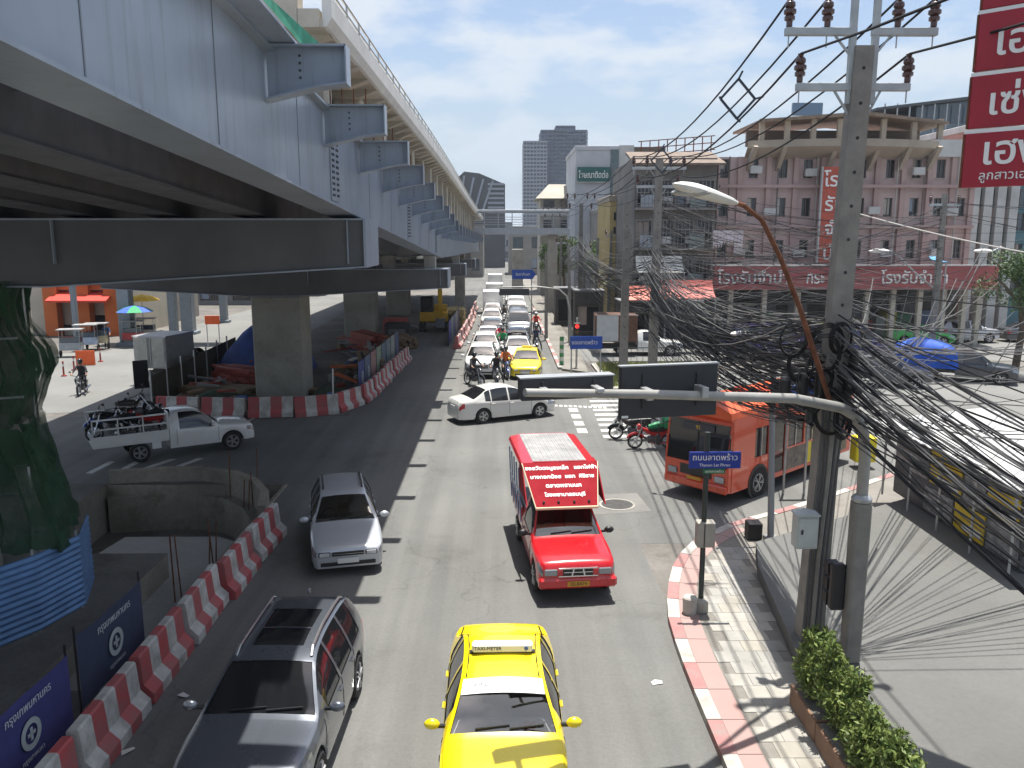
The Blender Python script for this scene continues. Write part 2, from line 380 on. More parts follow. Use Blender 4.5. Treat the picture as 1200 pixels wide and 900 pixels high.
tile_pink = mat('pink paver', (.36, .215, .195), .8, col2=(.31, .235, .215), vscale=1.5, space='World')
tile_a = mat('buff paver', (.30, .28, .24), .85, var=.16, vscale=2, space='World'); tile_b = mat('grey paver', (.29, .28, .255), .85, var=.16, vscale=2, space='World'); tile_c = mat('pale paver', (.33, .315, .28), .85, var=.15, vscale=2, space='World')
def slab4(b, a, c, d, e, z0, z1, gap=.006):
    ce = (a + c + d + e) / 4
    q = [p + (ce - p).normalized() * gap * 1.4 for p in (a, c, d, e)]
    vs = [(p.x, p.y, z0) for p in q] + [(p.x, p.y, z1) for p in q]
    b.convex(vs, [[0, 1, 2, 3], [4, 5, 6, 7], [0, 1, 5, 4], [1, 2, 6, 5], [2, 3, 7, 6], [3, 0, 4, 7]])
for i in range(len(KP) - 1):
    if KP[i].y < 8: continue
    b = MB(); slab4(b, KP[i], KP[i + 1], KI[i + 1], KI[i], 0, .135 + random.uniform(-.004, .004))
    part('kerb_stone', b, kerb_red if i % 2 else kerb_white, pavement)
    if KP[i].y < 20.8:
        b = MB(); slab4(b, KI[i], KI[i + 1], KB[i + 1], KB[i], .10, .128); part('paver', b, tile_pink, pavement)
PE = [(5.05, -6), (5.05, 6), (5.1, 11), (5.2, 13.3), (5.75, 17.5), (6.15, 19.0)]
pxe = pchip([(p[1], p[0]) for p in PE]); kbx = pchip([(p.y, p.x) for p in KB if p.y < 20.6])
tm = {}
y = 8.6; row = 0
while y < 19.2:
    x = 3.3 + (row % 2) * .2
    while x < 6.2:
        if kbx(y + .2) < x and x + .4 < pxe(y + .2) + .1 and x - .2 < 6:
            b = MB(); b.box(x + .004, y + .004, .10, x + .396, y + .396, .128 + random.uniform(-.002, .003))
            part('paver', b, random.choice([tile_a, tile_b, tile_b, tile_c]) if row % 7 != 3 else tile_c, pavement)
        x += .4
    y += .4; row += 1
# --- raised concrete forecourt
pz = MB(); E_ = [(p[0], p[1]) for p in PE] + [(7.6, 19.9), (12, 22.7), (20, 28.4), (30, 36), (60, 36), (60, -6)]
pz.extr(E_, 'z', .0, .42); struct('forecourt', pz, plaza_m)
# --- far right pavement and grass island
fp = MB(); fp.extr([(3.5, 47.6), (4.9, 46.3), (5.1, 51), (5.1, 300), (3.6, 300)], 'z', 0, .13); far_pave = struct('far_pavement', fp, pave_m)
for i in range(26):
    b = MB(); yy = 48 + i * 1.6; b.box(3.3, yy, 0, 3.52, yy + 1.55, .15); part('kerb_stone', b, kerb_red if i % 2 else kerb_white, far_pave)
gi = MB(); gi.extr([(5.5, 41.0), (9.5, 42.2), (12, 44), (12, 49.6), (5.4, 49.6)], 'z', 0, .14); struct('traffic_island', gi, conc)
grass_m = mat('grass blades', (.16, .21, .045), .8, col2=(.26, .25, .09), vscale=1.2)
gb = MB()
for i in range(9000):
    x, y_ = random.uniform(5.7, 11.7), random.uniform(41.6, 49.4)
    if y_ < 41.2 + (x - 5.5) * .42: continue
    h = random.uniform(.08, .24); a = random.uniform(0, 6.28); c_, s_ = math.cos(a) * .05, math.sin(a) * .05; l = random.uniform(-.08, .08)
    gb.add([(x - c_, y_ - s_, .13), (x + c_, y_ + s_, .13), (x + l, y_ + l, .13 + h)], [[0, 1, 2]])
o = part('grass', gb, grass_m); tag(o, 'rough yellow green grass on the traffic island', 'grass'); o['kind'] = 'stuff'
# --- paint on the road
line_m = mat('worn road paint', (.62, .61, .58), .75, col2=(.34, .335, .32), vscale=2.6, space='World')
def mark(name, pts, lab, grp, z=.013):
    b = MB(); b.add([(p[0], p[1], z) for p in pts], [[0, 1, 2, 3]]); o = part(name, b, line_m)
    if ngon_normal([Vector((p[0], p[1], 0)) for p in pts]).z < 0: o.data.flip_normals()
    o.parent = ROADP
    return o
ROADP = bpy.data.objects['road']
for i in range(9):
    yy = 31.2 + i * 1.0; x0 = 3.95 + .03 * i; mark('crossing_stripe', [(x0, yy), (x0 + 2.6, yy + .15), (x0 + 2.6, yy + .6), (x0, yy + .45)], '', '')
for i in range(4):
    yy = 32.0 + i * 1.35; mark('lane_dash', [(3.02, yy), (3.42, yy), (3.42, yy + .8), (3.02, yy + .8)], '', '')
for i in range(12):
    xx = 2.2 + i * .22; mark('stop_block', [(xx, 37.3 - i * .05), (xx + .15, 37.3 - i * .05), (xx + .15, 37.7 - i * .05), (xx, 37.7 - i * .05)], '', '')
for a in ((100, 555, 128, 541), (130, 556, 160, 540), (146, 556, 200, 538), (178, 557, 232, 537)):
    p, q = G(a[0], a[1]), G(a[2], a[3]); n = Vector((.24, -.05, 0)); mark('hatch_stripe', [p, p + n, q + n, q], '', '')
for (xa, ya, xb, yb) in ((278, 500, 300, 488), (400, 476, 430, 462)):
    p, q = G(xa, ya), G(xb, yb); n = Vector((.12, -.06, 0)); mark('edge_line', [p, p + n, q + n, q], '', '')
mh = MB(); mh.cyl((3.35, 23.1, .0), (3.35, 23.1, .016), .46, n=24); mo = part('manhole_cover', mh, mat('cast iron', (.07, .068, .065), .7, .4, var=.3, vscale=6), ROADP)
mh = MB(); mh.lathe([(.46, .004), (.46, .02), (.53, .02), (.53, .004)], 24, o=(3.35, 23.1, 0)); part('manhole_ring', mh, conc, ROADP)
# --- asphalt patches with tarred edges
patch_m = surface('asphalt patch', (.105, .103, .098), .15, bigscale=.5, fine=.2, finescale=16)
pb = MB(); pb.add([(2.55, 22.2, .009), (4.25, 22.5, .009), (4.1, 24.2, .009), (2.6, 24.0, .009)], [[0, 1, 2, 3]]); part('concrete_patch', pb, surface('concrete patch', (.19, .187, .176), .15, bigscale=.6, fine=.15, finescale=10), ROADP)
# --- excavation pit
pit_m = surface('raw pit concrete', (.30, .275, .225), .25, bigscale=.5, fine=.25, finescale=6, stain=(.55, .5, .44), stainscale=1.1)
pt = MB(); quad(pt, -13, 12.6, -6.2, 25.8, -1.5); struct('pit_floor', pt, dirt)
def wall(b, x0, y0, x1, y1, z0, z1, t):
    d = Vector((x1 - x0, y1 - y0, 0)).normalized(); n = Vector((-d.y, d.x, 0)) * t
    p = [Vector((x0, y0, 0)), Vector((x1, y1, 0)), Vector((x1, y1, 0)) + n, Vector((x0, y0, 0)) + n]
    vs = [(q.x, q.y, z0) for q in p] + [(q.x, q.y, z1) for q in p]
    b.convex(vs, [[0, 1, 2, 3], [4, 5, 6, 7], [0, 1, 5, 4], [1, 2, 6, 5], [2, 3, 7, 6], [3, 0, 4, 7]])
pr_ = thing('retaining_wall', 'curved low concrete wall around the excavation pit', 'wall', (-9.5, 25.2, 0))
arc = [(-12.4, 25.35), (-11, 25.6), (-9.6, 25.65), (-8.5, 25.2), (-7.6, 24.3), (-7.0, 23.2), (-6.72, 21.8)]
for i in range(len(arc) - 1):
    b = MB(); wall(b, *arc[i], *arc[i + 1], -1.5, .42 + .02 * (i % 2), .22); part('wall_panel', b, pit_m, pr_, world=True)
    b = MB(); wall(b, *[q * 1.0 for q in arc[i]], *arc[i + 1], -1.5, -.35, -.35); part('wall_footing', b, pit_m, pr_, world=True)
b = MB(); b.extr([(-8.7, 13.4), (-6.8, 13.4), (-6.8, 21.5), (-8.0, 22.3), (-10.6, 22.3), (-10.9, 20.2), (-8.7, 18)], 'z', -1.5, -.62); tag(part('pile_cap', b, surface('poured slab', (.36, .355, .33), .12, bigscale=.5, fine=.1, finescale=8, stain=(.8, .78, .75))), 'smooth grey concrete slab lying in the excavation pit', 'slab')
b = MB(); wall(b, -6.78, 13.0, -6.78, 21.8, -1.5, -.01, .12); wall(b, -12.6, 19.4, -8.3, 19.4, -1.5, -.01, -.12); wall(b, -6.78, 21.8, -6.78, 25.5, -1.5, -.01, .12); wall(b, -12.6, 25.28, -6.6, 25.28, -1.5, -.01, .12); wall(b, -12.48, 19.3, -12.48, 25.4, -1.5, -.01, .12); wall(b, -8.27, 13.1, -8.27, 19.5, -1.5, -.01, .12); wall(b, -8.4, 13.22, -6.6, 13.22, -1.5, -.01, -.12); struct('pit_wall', b, pit_m)
reb = thing('rebar_cluster', 'rusty starter bars standing out of the pit edge beside the barriers', 'rebar', (-7, 20, -.6))
for (px, py, h) in ((205, 700, 1.5), (213, 700, 1.5), (250, 660, 1.2), (253, 655, 1.0), (245, 668, .9), (285, 600, 1.0), (291, 604, 1.1), (297, 598, 1.2), (302, 583, 1.6), (270, 590, 1.7)):
    p = G(px, py, -.5); b = MB(); b.cyl((p.x, p.y, -.62), (p.x - random.uniform(-.1, .1), p.y + .05, -.5 + h), .018, n=6); part('rebar', b, rust, reb, world=True)
# ================================================================= STEEL VIADUCT
zg = lambda y: 9.17 - .06 * y if y < 42 else 6.65 - .012 * (y - 42)
zr_ = pchip([(-20, 11.1), (12, 11.07), (30, 11.06), (79, 10.38), (130, 10.1)])
vroot = thing('steel_viaduct', 'grey steel girder viaduct on concrete piers running over the left lanes', 'viaduct', (-10.4, 18, 0))
YS = [-14, -4, 5.2, 10.7, 17.3, 25, 33, 42, 60, 80, 112]
def sweep(b, prof, ys, zf):
    n = len(prof); vs = []; fs = []
    for y in ys:
        for x, z in prof: vs.append((x, y, z + zf(y)))
    for i in range(len(ys) - 1):
        for j in range(n):
            a, c = i * n + j, i * n + (j + 1) % n; fs.append([a, c, c + n, a + n])
    fs.append(list(range(n))[::-1]); fs.append([(len(ys) - 1) * n + j for j in range(n)])
    ar = sum(prof[i][0] * prof[(i + 1) % n][1] - prof[(i + 1) % n][0] * prof[i][1] for i in range(n))
    if ar > 0: fs = [f[::-1] for f in fs]
    b.add(vs, fs)
rect = lambda x0, z0, x1, z1: [(x0, z0), (x1, z0), (x1, z1), (x0, z1)]
GX = [-3.05, -4.95, -6.75, -8.5, -10.4, -12.3, -14.1, -15.9, -17.7]
for i, gx in enumerate(GX):
    gm_ = steel if i == 0 else steel_d  # inner girders get a darker steel, their shade put into the colour
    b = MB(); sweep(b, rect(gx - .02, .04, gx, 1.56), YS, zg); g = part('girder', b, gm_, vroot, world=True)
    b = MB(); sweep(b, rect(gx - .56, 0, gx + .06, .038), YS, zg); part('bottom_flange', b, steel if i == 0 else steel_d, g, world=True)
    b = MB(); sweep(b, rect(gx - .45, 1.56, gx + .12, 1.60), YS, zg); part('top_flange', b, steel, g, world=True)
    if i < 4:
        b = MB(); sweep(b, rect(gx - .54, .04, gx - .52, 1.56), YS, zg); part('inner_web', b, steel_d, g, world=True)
bolt_m = mat('dark bolts', (.05, .052, .06), .5, .4)
for y in (-1.0, 15.2, 27.3, 38.6):
    b = MB(); b.box(-3.047, y, zg(y) + .08, -3.03, y + .75, zg(y) + 1.5); sp = part('splice_plate', b, steel, vroot, world=True)
    b = MB()
    for c in (.12, .25, .50, .63):
        for r_ in range(13): b.cbox(-3.026, y + c, zg(y) + .18 + r_ * .102, .02, .045, .045)
    bo = part('bolts', b, bolt_m, sp, world=True); bo['kind'] = 'stuff'
for y in [2.2, 6.4, 9.3, 12.9, 19.6, 23.4, 31.2, 35.0]:
    b = MB(); b.box(-3.048, y, zg(y) + .05, -3.044, y + .022, zg(y) + 1.54); part('weld_seam', b, mat('weld primer', (.20, .225, .26), .5), vroot, world=True)
for y in range(-8, 60, 4):
    for i in range(len(GX) - 1):
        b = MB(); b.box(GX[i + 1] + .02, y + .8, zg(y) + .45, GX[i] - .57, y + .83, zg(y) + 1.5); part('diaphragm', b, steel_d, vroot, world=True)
BR = [11.3 + 3.5 * i for i in range(0, 24)]
for y in BR:
    t = zg(y) + 1.62
    b = MB(); b.extr([(-3.03, t - .02), (-3.03, t - .66), (-2.35, t - .50), (-2.0, t - .46), (-2.0, t - .02)], 'y', y - .012, y + .012); br = part('bracket', b, steel, vroot, world=True)
    b = MB(); b.extr([(-3.03, t - .68), (-2.35, t - .52), (-2.0, t - .48), (-2.0, t - .455), (-2.35, t - .495), (-3.03, t - .655)], 'y', y - .15, y + .15); part('bracket_flange', b, steel, br, world=True)
    b = MB(); b.box(-3.03, y - .15, t - .02, -1.99, y + .15, t + .005); part('bracket_top', b, steel, br, world=True)
    b = MB(); b.box(-2.0, y - .15, t - .48, -1.98, y + .15, t + .003); part('end_plate', b, steel, br, world=True)
    b = MB()
    for k in range(4): b.box(-2.615, y - .025, t - .40 + k * .09, -2.588, y - .012, t - .373 + k * .09)
    k_ = part('bolts', b, bolt_m, br, world=True); k_['kind'] = 'stuff'
    if y > 12:
        top = zr_(y) - .50
        b = MB(); b.box(-3.5, y - .3, t + .006, -2.95, y + .3, top, .02); pb_ = part('bearing_block', b, conc_l, vroot, world=True)
        for k in range(4):
            b = MB(); b.cyl((-2.9 + k * .2, y - .1, t + .01), (-2.9 + k * .2, y - .1, t + .26), .012, n=5); part('rebar', b, rust, pb_, world=True)
for a, c in ((0.8, 4.3), (4.3, 7.8), (7.8, 11.3)):
    b = MB(); b.add([(-3.0, a, zg(a) + 1.63), (-2.62, a, zg(a) + 1.63), (-2.62, c, zg(c) + 1.63), (-3.0, c, zg(c) + 1.63)] + [(-3.0, a, zg(a) + 1.66), (-2.62, a, zg(a) + 1.66), (-2.62, c, zg(c) + 1.66), (-3.0, c, zg(c) + 1.66)], [[0, 3, 2, 1], [4, 5, 6, 7], [0, 1, 5, 4], [1, 2, 6, 5], [2, 3, 7, 6], [3, 0, 4, 7]]); part('soffit_plate', b, steel, vroot, world=True)
DY = [12.6, 16, 20, 25, 30, 38, 47, 56, 66, 79, 95, 112]
white_c = mat('white fascia concrete', (.62, .61, .58), .75, var=.12, vscale=1.5, space='World')
b = MB(); sweep(b, rect(-18.4, -.42, -2.55, -.30), DY, zr_); part('deck_slab', b, conc_l, vroot, world=True)
b = MB(); sweep(b, rect(-18.4, 1.62, -4.4, 1.78), [-14, -4, 5.2, 12.6], zg); part('deck_slab', b, conc_l, vroot, world=True)
for i in range(len(DY) - 1):
    b = MB(); sweep(b, [(-2.62, -.42), (-2.50, -.40), (-2.42, -.28), (-2.42, 0), (-2.56, 0), (-2.56, -.28)], [DY[i] + .01, DY[i + 1] - .01], zr_); part('fascia_panel', b, white_c, vroot, world=True)
    for h in (.16, .30):
        b = MB(); b.tube([(-2.5, DY[i], zr_(DY[i]) + h), (-2.5, DY[i + 1], zr_(DY[i + 1]) + h)], .022, 6); part('handrail', b, galv, vroot, world=True)
y = 13.0
while y < 84:
    b = MB(); z = zr_(y) - .42; b.extr([(-2.55, z - .02), (-2.9, z - .16), (-5.6, z - .16), (-5.6, z + .02), (-2.55, z + .02)], 'y', y, y + .28); part('deck_rib', b, conc_l, vroot, world=True)
    b = MB(); b.cyl((-2.5, y + .1, zr_(y) - .02), (-2.5, y + .1, zr_(y) + .32), .018, n=5); part('rail_post', b, galv, vroot, world=True)
    y += 1.17
b = MB(); b.box(-5.5, 12.58, 10.65, -2.9, 12.95, 11.55, .02); b.box(-2.9, 12.58, 10.65, -2.6, 12.9, 10.9); part('end_wall', b, conc_l, vroot, world=True)
net_m = mat('green netting', (.03, .085, .045), .9, var=.45, vscale=1.6, bump=.5, bscale=22)
_nt = net_m.node_tree; _b = _nt.nodes['Principled BSDF']; _o = _nt.nodes['Material Output']; _tr = _nt.nodes.new('ShaderNodeBsdfTransparent'); _tl = _nt.nodes.new('ShaderNodeBsdfTranslucent'); _tl.inputs[0].default_value = (.05, .16, .08, 1)
_m1 = _nt.nodes.new('ShaderNodeMixShader'); _m1.inputs[0].default_value = .35; _m2 = _nt.nodes.new('ShaderNodeMixShader'); _vn = _nt.nodes.new('ShaderNodeTexNoise'); _vn.inputs['Scale'].default_value = 1.1; _vn.inputs['Detail'].default_value = 6; _tc = _nt.nodes.new('ShaderNodeTexCoord'); _nt.links.new(_tc.outputs['Object'], _vn.inputs['Vector'])
_mr = _nt.nodes.new('ShaderNodeMapRange'); _mr.inputs['From Min'].default_value = .42; _mr.inputs['From Max'].default_value = .66; _mr.inputs['To Min'].default_value = .12; _mr.inputs['To Max'].default_value = .72; _nt.links.new(_vn.outputs['Fac'], _mr.inputs[0]); _nt.links.new(_mr.outputs[0], _m2.inputs[0])
_nt.links.new(_b.outputs[0], _m1.inputs[1]); _nt.links.new(_tl.outputs[0], _m1.inputs[2]); _nt.links.new(_m1.outputs[0], _m2.inputs[1]); _nt.links.new(_tr.outputs[0], _m2.inputs[2]); _nt.links.new(_m2.outputs[0], _o.inputs[0])
b = MB(); b.add([(-2.63, 8.2, zg(8) + 1.66), (-2.60, 12.4, zg(12) + 1.66), (-2.58, 12.4, zg(12) + 1.95), (-2.62, 10.2, zg(10) + 1.8)], [[0, 1, 2, 3]]); part('green_sheet', b, mat('bright green netting', (.05, .30, .19), .8, var=.3), vroot, world=True)
pier_m = surface('pier concrete', (.31, .30, .26), .16, bigscale=.6, fine=.12, finescale=7, stain=(.72, .7, .66), stainscale=.8, bump=.1)
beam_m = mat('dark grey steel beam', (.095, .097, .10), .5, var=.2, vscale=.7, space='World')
for i, (yp, xe, zt_, ze, zc) in enumerate(((17.3, -2.8, 8.03, 7.10, 6.7), (38, -2.45, 6.22, 5.41, 5.05), (60, -2.6, 5.75, 4.95, 4.6), (82, -2.6, 5.5, 4.7, 4.35))):
    xr = -18.2
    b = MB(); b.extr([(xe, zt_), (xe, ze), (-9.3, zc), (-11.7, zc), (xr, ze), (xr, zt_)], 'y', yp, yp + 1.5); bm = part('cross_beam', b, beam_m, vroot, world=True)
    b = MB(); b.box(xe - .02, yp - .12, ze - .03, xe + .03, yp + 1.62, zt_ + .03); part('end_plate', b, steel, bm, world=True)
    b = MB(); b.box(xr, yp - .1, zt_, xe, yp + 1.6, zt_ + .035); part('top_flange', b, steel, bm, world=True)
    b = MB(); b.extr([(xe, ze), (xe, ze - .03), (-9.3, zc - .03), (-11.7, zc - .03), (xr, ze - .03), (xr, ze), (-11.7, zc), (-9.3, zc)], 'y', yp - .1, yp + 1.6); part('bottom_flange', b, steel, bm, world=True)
    for k in range(7):
        xs_ = xe - .35 - k * 2.0
        if xs_ < xr: break
        if k in (0, 3): b = MB(); b.box(xs_ - .01, yp - .1, zc + .45, xs_ + .01, yp - .001, zt_ - .001); part('stiffener', b, steel, bm, world=True)
    xo = -1.6 if i == 0 else 0; b = MB(); b.box(-11.4 + xo, yp - .2, 0, -9.15 + xo, yp + 1.7, zc - .03, .06); pr2 = part('pier', b, pier_m, vroot, world=True)
    for gx in GX:
        if zg(yp) - zt_ > .12: b = MB(); b.box(gx - .5, yp + .4, zt_ + .036, gx, yp + 1.1, zg(yp + .75) - .001); part('bearing', b, conc, bm, world=True)
# ================================================================= JERSEY BARRIERS
jr = mat('barrier red', (.46, .06, .065), .7, col2=(.30, .12, .115), vscale=2.6, detail=12, bump=.3, bscale=30, space='World'); jw = mat('barrier white', (.62, .61, .57), .75, col2=(.27, .26, .235), vscale=2.4, detail=12, bump=.3, bscale=30, space='World')
JP = [(-.29, .02), (-.29, .20), (-.13, .36), (-.09, .84), (-.06, .87), (.06, .87), (.09, .84), (.13, .36), (.29, .20), (.29, .02)]
def barrier_mesh(L, n, first):
    b = MB()
    for k in range(n):
        b.k = (k + first) % 2; a, c = -L / 2 + .05 + k * (L - .10) / n, -L / 2 + .05 + (k + 1) * (L - .10) / n
        ns = len(JP); vs = [(x, yy, z) for yy in (a, c) for x, z in JP]
        fs = [[j, (j + 1) % ns, ns + (j + 1) % ns, ns + j] for j in range(ns)]
        if k == 0: fs.append(list(range(ns)))
        if k == n - 1: fs.append([ns + j for j in range(ns)][::-1])
        b.add(vs, fs)
    me = mesh_from('jersey_barrier', b, [jr, jw]); me.flip_normals() if me.polygons[2].normal.x > 0 else None
    return me
JM = [barrier_mesh(2.0, 5, 0), barrier_mesh(2.0, 5, 1), barrier_mesh(2.0, 4, 0)]
def barrier_row(P, lab, grp, kind=2):
    pts = resample(P, 2.03)
    for i in range(len(pts) - 1):
        o = obj('jersey_barrier', JM[kind if kind == 2 else i % 2]); m_ = (pts[i] + pts[i + 1]) / 2; d = pts[i + 1] - pts[i]
        o.location = (m_.x + random.uniform(-.07, .07), m_.y, random.uniform(-.02, .02)); o.rotation_euler = (random.uniform(-.008, .008), random.uniform(-.015, .015), math.atan2(-d.x, d.y) + random.uniform(-.05, .05))
        tag(o, lab % ORD[i], 'barrier', grp)
barrier_row([(-6.1, 8.6), (-6.12, 12), (-6.05, 16), (-6.02, 21.1)], 'red and white jersey barrier beside the pit, %s from the camera', 'barriers beside the pit', 0)
barrier_row([(-15.1, 35.5), (-11.4, 35.2), (-8.2, 35.3), (-6.9, 36.8), (-6.35, 39.5), (-6.2, 46), (-6.0, 54)], 'red and white barrier around the second pier, %s counted from the pickup truck', 'barriers around the pier')
barrier_row([(-3.15, 57), (-2.95, 66), (-2.8, 76), (-2.8, 90)], 'red and white barrier beside the excavator, %s from the camera', 'barriers beside the queue')
# ================================================================= VEHICLES  (front towards local -y)
paint = lambda name, col, metal=0., rough=.28, dirt=None: mat(name, col, rough, metal, var=.05, vscale=1.5, coat=.8, spec=.5)
P_yellow = paint('taxi yellow', (.80, .62, .005)); P_red = paint('songthaew red', (.52, .008, .014)); P_silver = paint('silver metallic', (.50, .52, .55), .35, .35)
P_gun = paint('gunmetal metallic', (.11, .122, .145), .5, .28); P_white = paint('car white', (.74, .74, .72)); P_pearl = paint('pearl white', (.66, .65, .61)); P_dark = paint('dark grey metallic', (.06, .065, .075), .4)
P_green = paint('bright green paint', (.03, .42, .06)); P_orange = paint('bus orange', (.66, .062, .012)); P_teal = paint('grey blue metallic', (.20, .25, .28), .4)
lamp_bright = mat('bright lamp lens', (.62, .64, .66), .1, .2, spec=.9)
WHEELS = {}
def add_wheels(root, ys, track, r, wdt, rim=alloy):
    for y in ys:
        for sx in (-1, 1):
            key = (r, wdt, sx, rim.name)
            if key not in WHEELS:
                b = MB(); q = wdt / 2; b.lathe([(r * .66, -q * .9), (r * .9, -q), (r * .985, -q * .75), (r, -q * .3), (r, q * .3), (r * .985, q * .75), (r * .9, q), (r * .66, q * .9)], 22, 'x')
                c = MB(); c.lathe([(r * .67, q * .8 * sx), (r * .64, q * .90 * sx), (r * .59, q * .88 * sx), (r * .58, q * .55 * sx)], 22, 'x')
                for k in range(5):
                    a = k * 1.2566
                    for da in (-.16, .16):
                        c.bar((q * .78 * sx, math.cos(a) * r * .1, math.sin(a) * r * .1), (q * .82 * sx, math.cos(a + da) * r * .62, math.sin(a + da) * r * .62), .055 * r / .3, .03)
                c.lathe([(.055, q * .9 * sx), (.05, q * .95 * sx), (0, q * .95 * sx)], 10, 'x')
                d = MB(); d.lathe([(r * .61, q * .5 * sx), (0, q * .44 * sx)], 16, 'x')
                c.k = 1; c.v += []; c.add(d.v, d.f)
                WHEELS[key] = mesh_from('wheel', b, rubber, True), mesh_from('rim', c, [rim, black])
            t, rm = WHEELS[key]
            o = obj('wheel', t, root); o.location = (sx * track / 2, y, r)
            obj('rim', rm, o)
def car(name, label, sp, body, loc, rz, cat='car', group=None):
    root = thing(name, label, cat, loc, rz, group); L = sp['L']; h0 = sp.get('y0', L / 2)
    top, belt, hw = pchip(sp['top']), pchip(sp['belt']), pchip(sp['hw']); tum = sp.get('tum', .5); zlo0 = sp.get('zlo', .22); rw = sp['r']; ra = rw * 1.17
    crown = sp.get('crown', .045); yend = sp.get('yend', L)
    ys = {0, yend}; y = 0
    while y < yend: ys.add(round(y, 3)); y += .16
    for q in (.03, .07, .12): ys.add(q); ys.add(yend - q)
    for ya in sp['axles']:
        for k in range(13): ys.add(round(ya + ra * math.cos(math.pi * k / 12), 4))
    cuts = set(sp['ws']) | set(sp.get('rw', ())) | {q for w_ in sp['side'] for q in w_} | set(sp.get('hl', ())) | set(sp.get('tl', ())) | {q for w_ in sp.get('roofwin', ()) for q in w_}
    ys = [q for q in ys if 0 <= q <= yend and all(abs(q - c) > .018 for c in cuts)] + list(cuts); ys = sorted(set(ys))
    def ringat(y):
        zt, zb, w_ = top(y), belt(y), hw(y); zl = zlo0
        for ya in sp['axles']:
            d = abs(y - ya)
            if d < ra: zl = max(zl, rw + math.sqrt(max(0, ra * ra - d * d)))
        zb = max(min(zb, zt - .02), zl + .02); cr = min(crown, (zt - zb) * .6); ze = zt - cr
        hgt = max(0, ze - zb - .03); we = w_ * .97 - .03 - tum * hgt * (1 - .12 * hgt)
        pts = [(w_ * .90, zl + .01), (w_ * .965, zl), (w_ * .99, zl + (zb - zl) * .14), (w_, zl + (zb - zl) * .42), (w_ * .998, zl + (zb - zl) * .7), (w_ * .985, zb - (zb - zl) * .09), (w_ * .965, zb)]
        x0, z0 = pts[-1]
        for t in (.33, .67): pts.append((x0 + (we - x0) * t + .018 * math.sin(math.pi * t) * min(1, hgt / .3), z0 + (ze - z0) * t))
        pts.append((we, ze)); pts.append((we - .05, ze + cr * .45))
        for t in (.68, .36): pts.append(((we - .05) * t, ze + cr * (.45 + .55 * (1 - (t * t)))))
        pts.append((0, zt)); return pts
    rings = [ringat(y) for y in ys]; nv = len(rings[0]); BEL = 6; EDG = 9; RIM = 10
    def vert(i, j, sx): x, z = rings[i][j]; return (sx * x, ys[i] - h0, z)
    groups = {}
    def put(key, quadpts):
        b = groups.setdefault(key, MB()); b.add(quadpts, [[0, 1, 2, 3]])
    inr = lambda a, r_: r_ and r_[0] - 1e-6 <= a <= r_[1] + 1e-6
    for i in range(len(ys) - 1):
        ym = (ys[i] + ys[i + 1]) / 2
        for j in range(nv - 1):
            for sx in (-1, 1):
                key = 'body'
                if j >= RIM and inr(ym, sp['ws']): key = 'windscreen'
                elif j >= RIM and inr(ym, sp.get('rw')): key = 'rear_window'
                elif j >= RIM + 0 and any(inr(ym, w_) for w_ in sp.get('roofwin', ())): key = 'sunroof%d' % [k for k, w_ in enumerate(sp['roofwin']) if inr(ym, w_)][0] if j > RIM else 'body'
                elif BEL <= j < EDG and any(inr(ym, w_) for w_ in sp['side']): key = ('side_window', [k for k, w_ in enumerate(sp['side']) if inr(ym, w_)][0], sx)
                elif inr(ym, sp.get('hl')) and sp.get('hlv', (4, 6))[0] <= j < sp.get('hlv', (4, 6))[1]: key = ('headlight', sx)
                elif inr(ym, sp.get('tl')) and sp.get('tlv', (3, 6))[0] <= j < sp.get('tlv', (3, 6))[1]: key = ('taillight', sx)
                p = [vert(i, j, sx), vert(i + 1, j, sx), vert(i + 1, j + 1, sx), vert(i, j + 1, sx)]
                put(key, p if sx > 0 else p[::-1])
    for i, fl in ((0, 1), (len(ys) - 1, 0)):
        for j in range(nv - 2):
            p = [vert(i, j, -1), vert(i, j, 1), vert(i, j + 1, 1), vert(i, j + 1, -1)]; put('body', p if fl else p[::-1])
    def weld(b):
        d = {}; vs = []; mp_ = []
        for p in b.v:
            k = (round(p.x, 4), round(p.y, 4), round(p.z, 4))
            if k not in d: d[k] = len(vs); vs.append(p)
            mp_.append(d[k])
        b.v = vs; b.f = [[mp_[q] for q in f] for f in b.f]; nf = []
        for f in b.f:
            g = [q for n_, q in enumerate(f) if q != f[n_ - 1]]
            if len(set(g)) >= 3: nf.append(g)
        b.f = nf; b.mi = [0] * len(nf); return b
    gw = sp.get('glass', glass_sky)
    for key, b in groups.items():
        weld(b); k0 = key if isinstance(key, str) else key[0]; nm = 'sunroof' if k0.startswith('sunroof') else k0
        m_ = {'body': body, 'windscreen': gw, 'rear_window': glass_dark, 'side_window': glass_dark, 'headlight': lamp_clear, 'taillight': lamp_red, 'sunroof': glass_dark}[nm]
        if nm in ('windscreen', 'rear_window', 'side_window', 'sunroof'):
            # panes sit a little behind the bodywork
            c_ = Vector((0, (ys[0] + ys[-1]) / 2 - h0, .8))
            b.v = [p + (Vector((0, p.y * .9, .7)) - p).normalized() * .012 for p in b.v]
        part(nm, b, m_, root, True, ang=28)
    # underbody
    b = MB(); w0 = hw(L / 2); b.box(-w0 * .8, .25 - h0, zlo0 + .02, w0 * .8, yend - .2 - h0, min(belt(yend / 2), .72), 0); part('underbody', b, rubber, root)
    add_wheels(root, [q - h0 for q in sp['axles']], sp.get('track', w0 * 2 - .24), rw, sp.get('tw', .2), sp.get('rim', alloy))
    # mirrors
    ym = sp.get('mirror_y', sp['ws'][0] + .22); zm = belt(ym) + .10
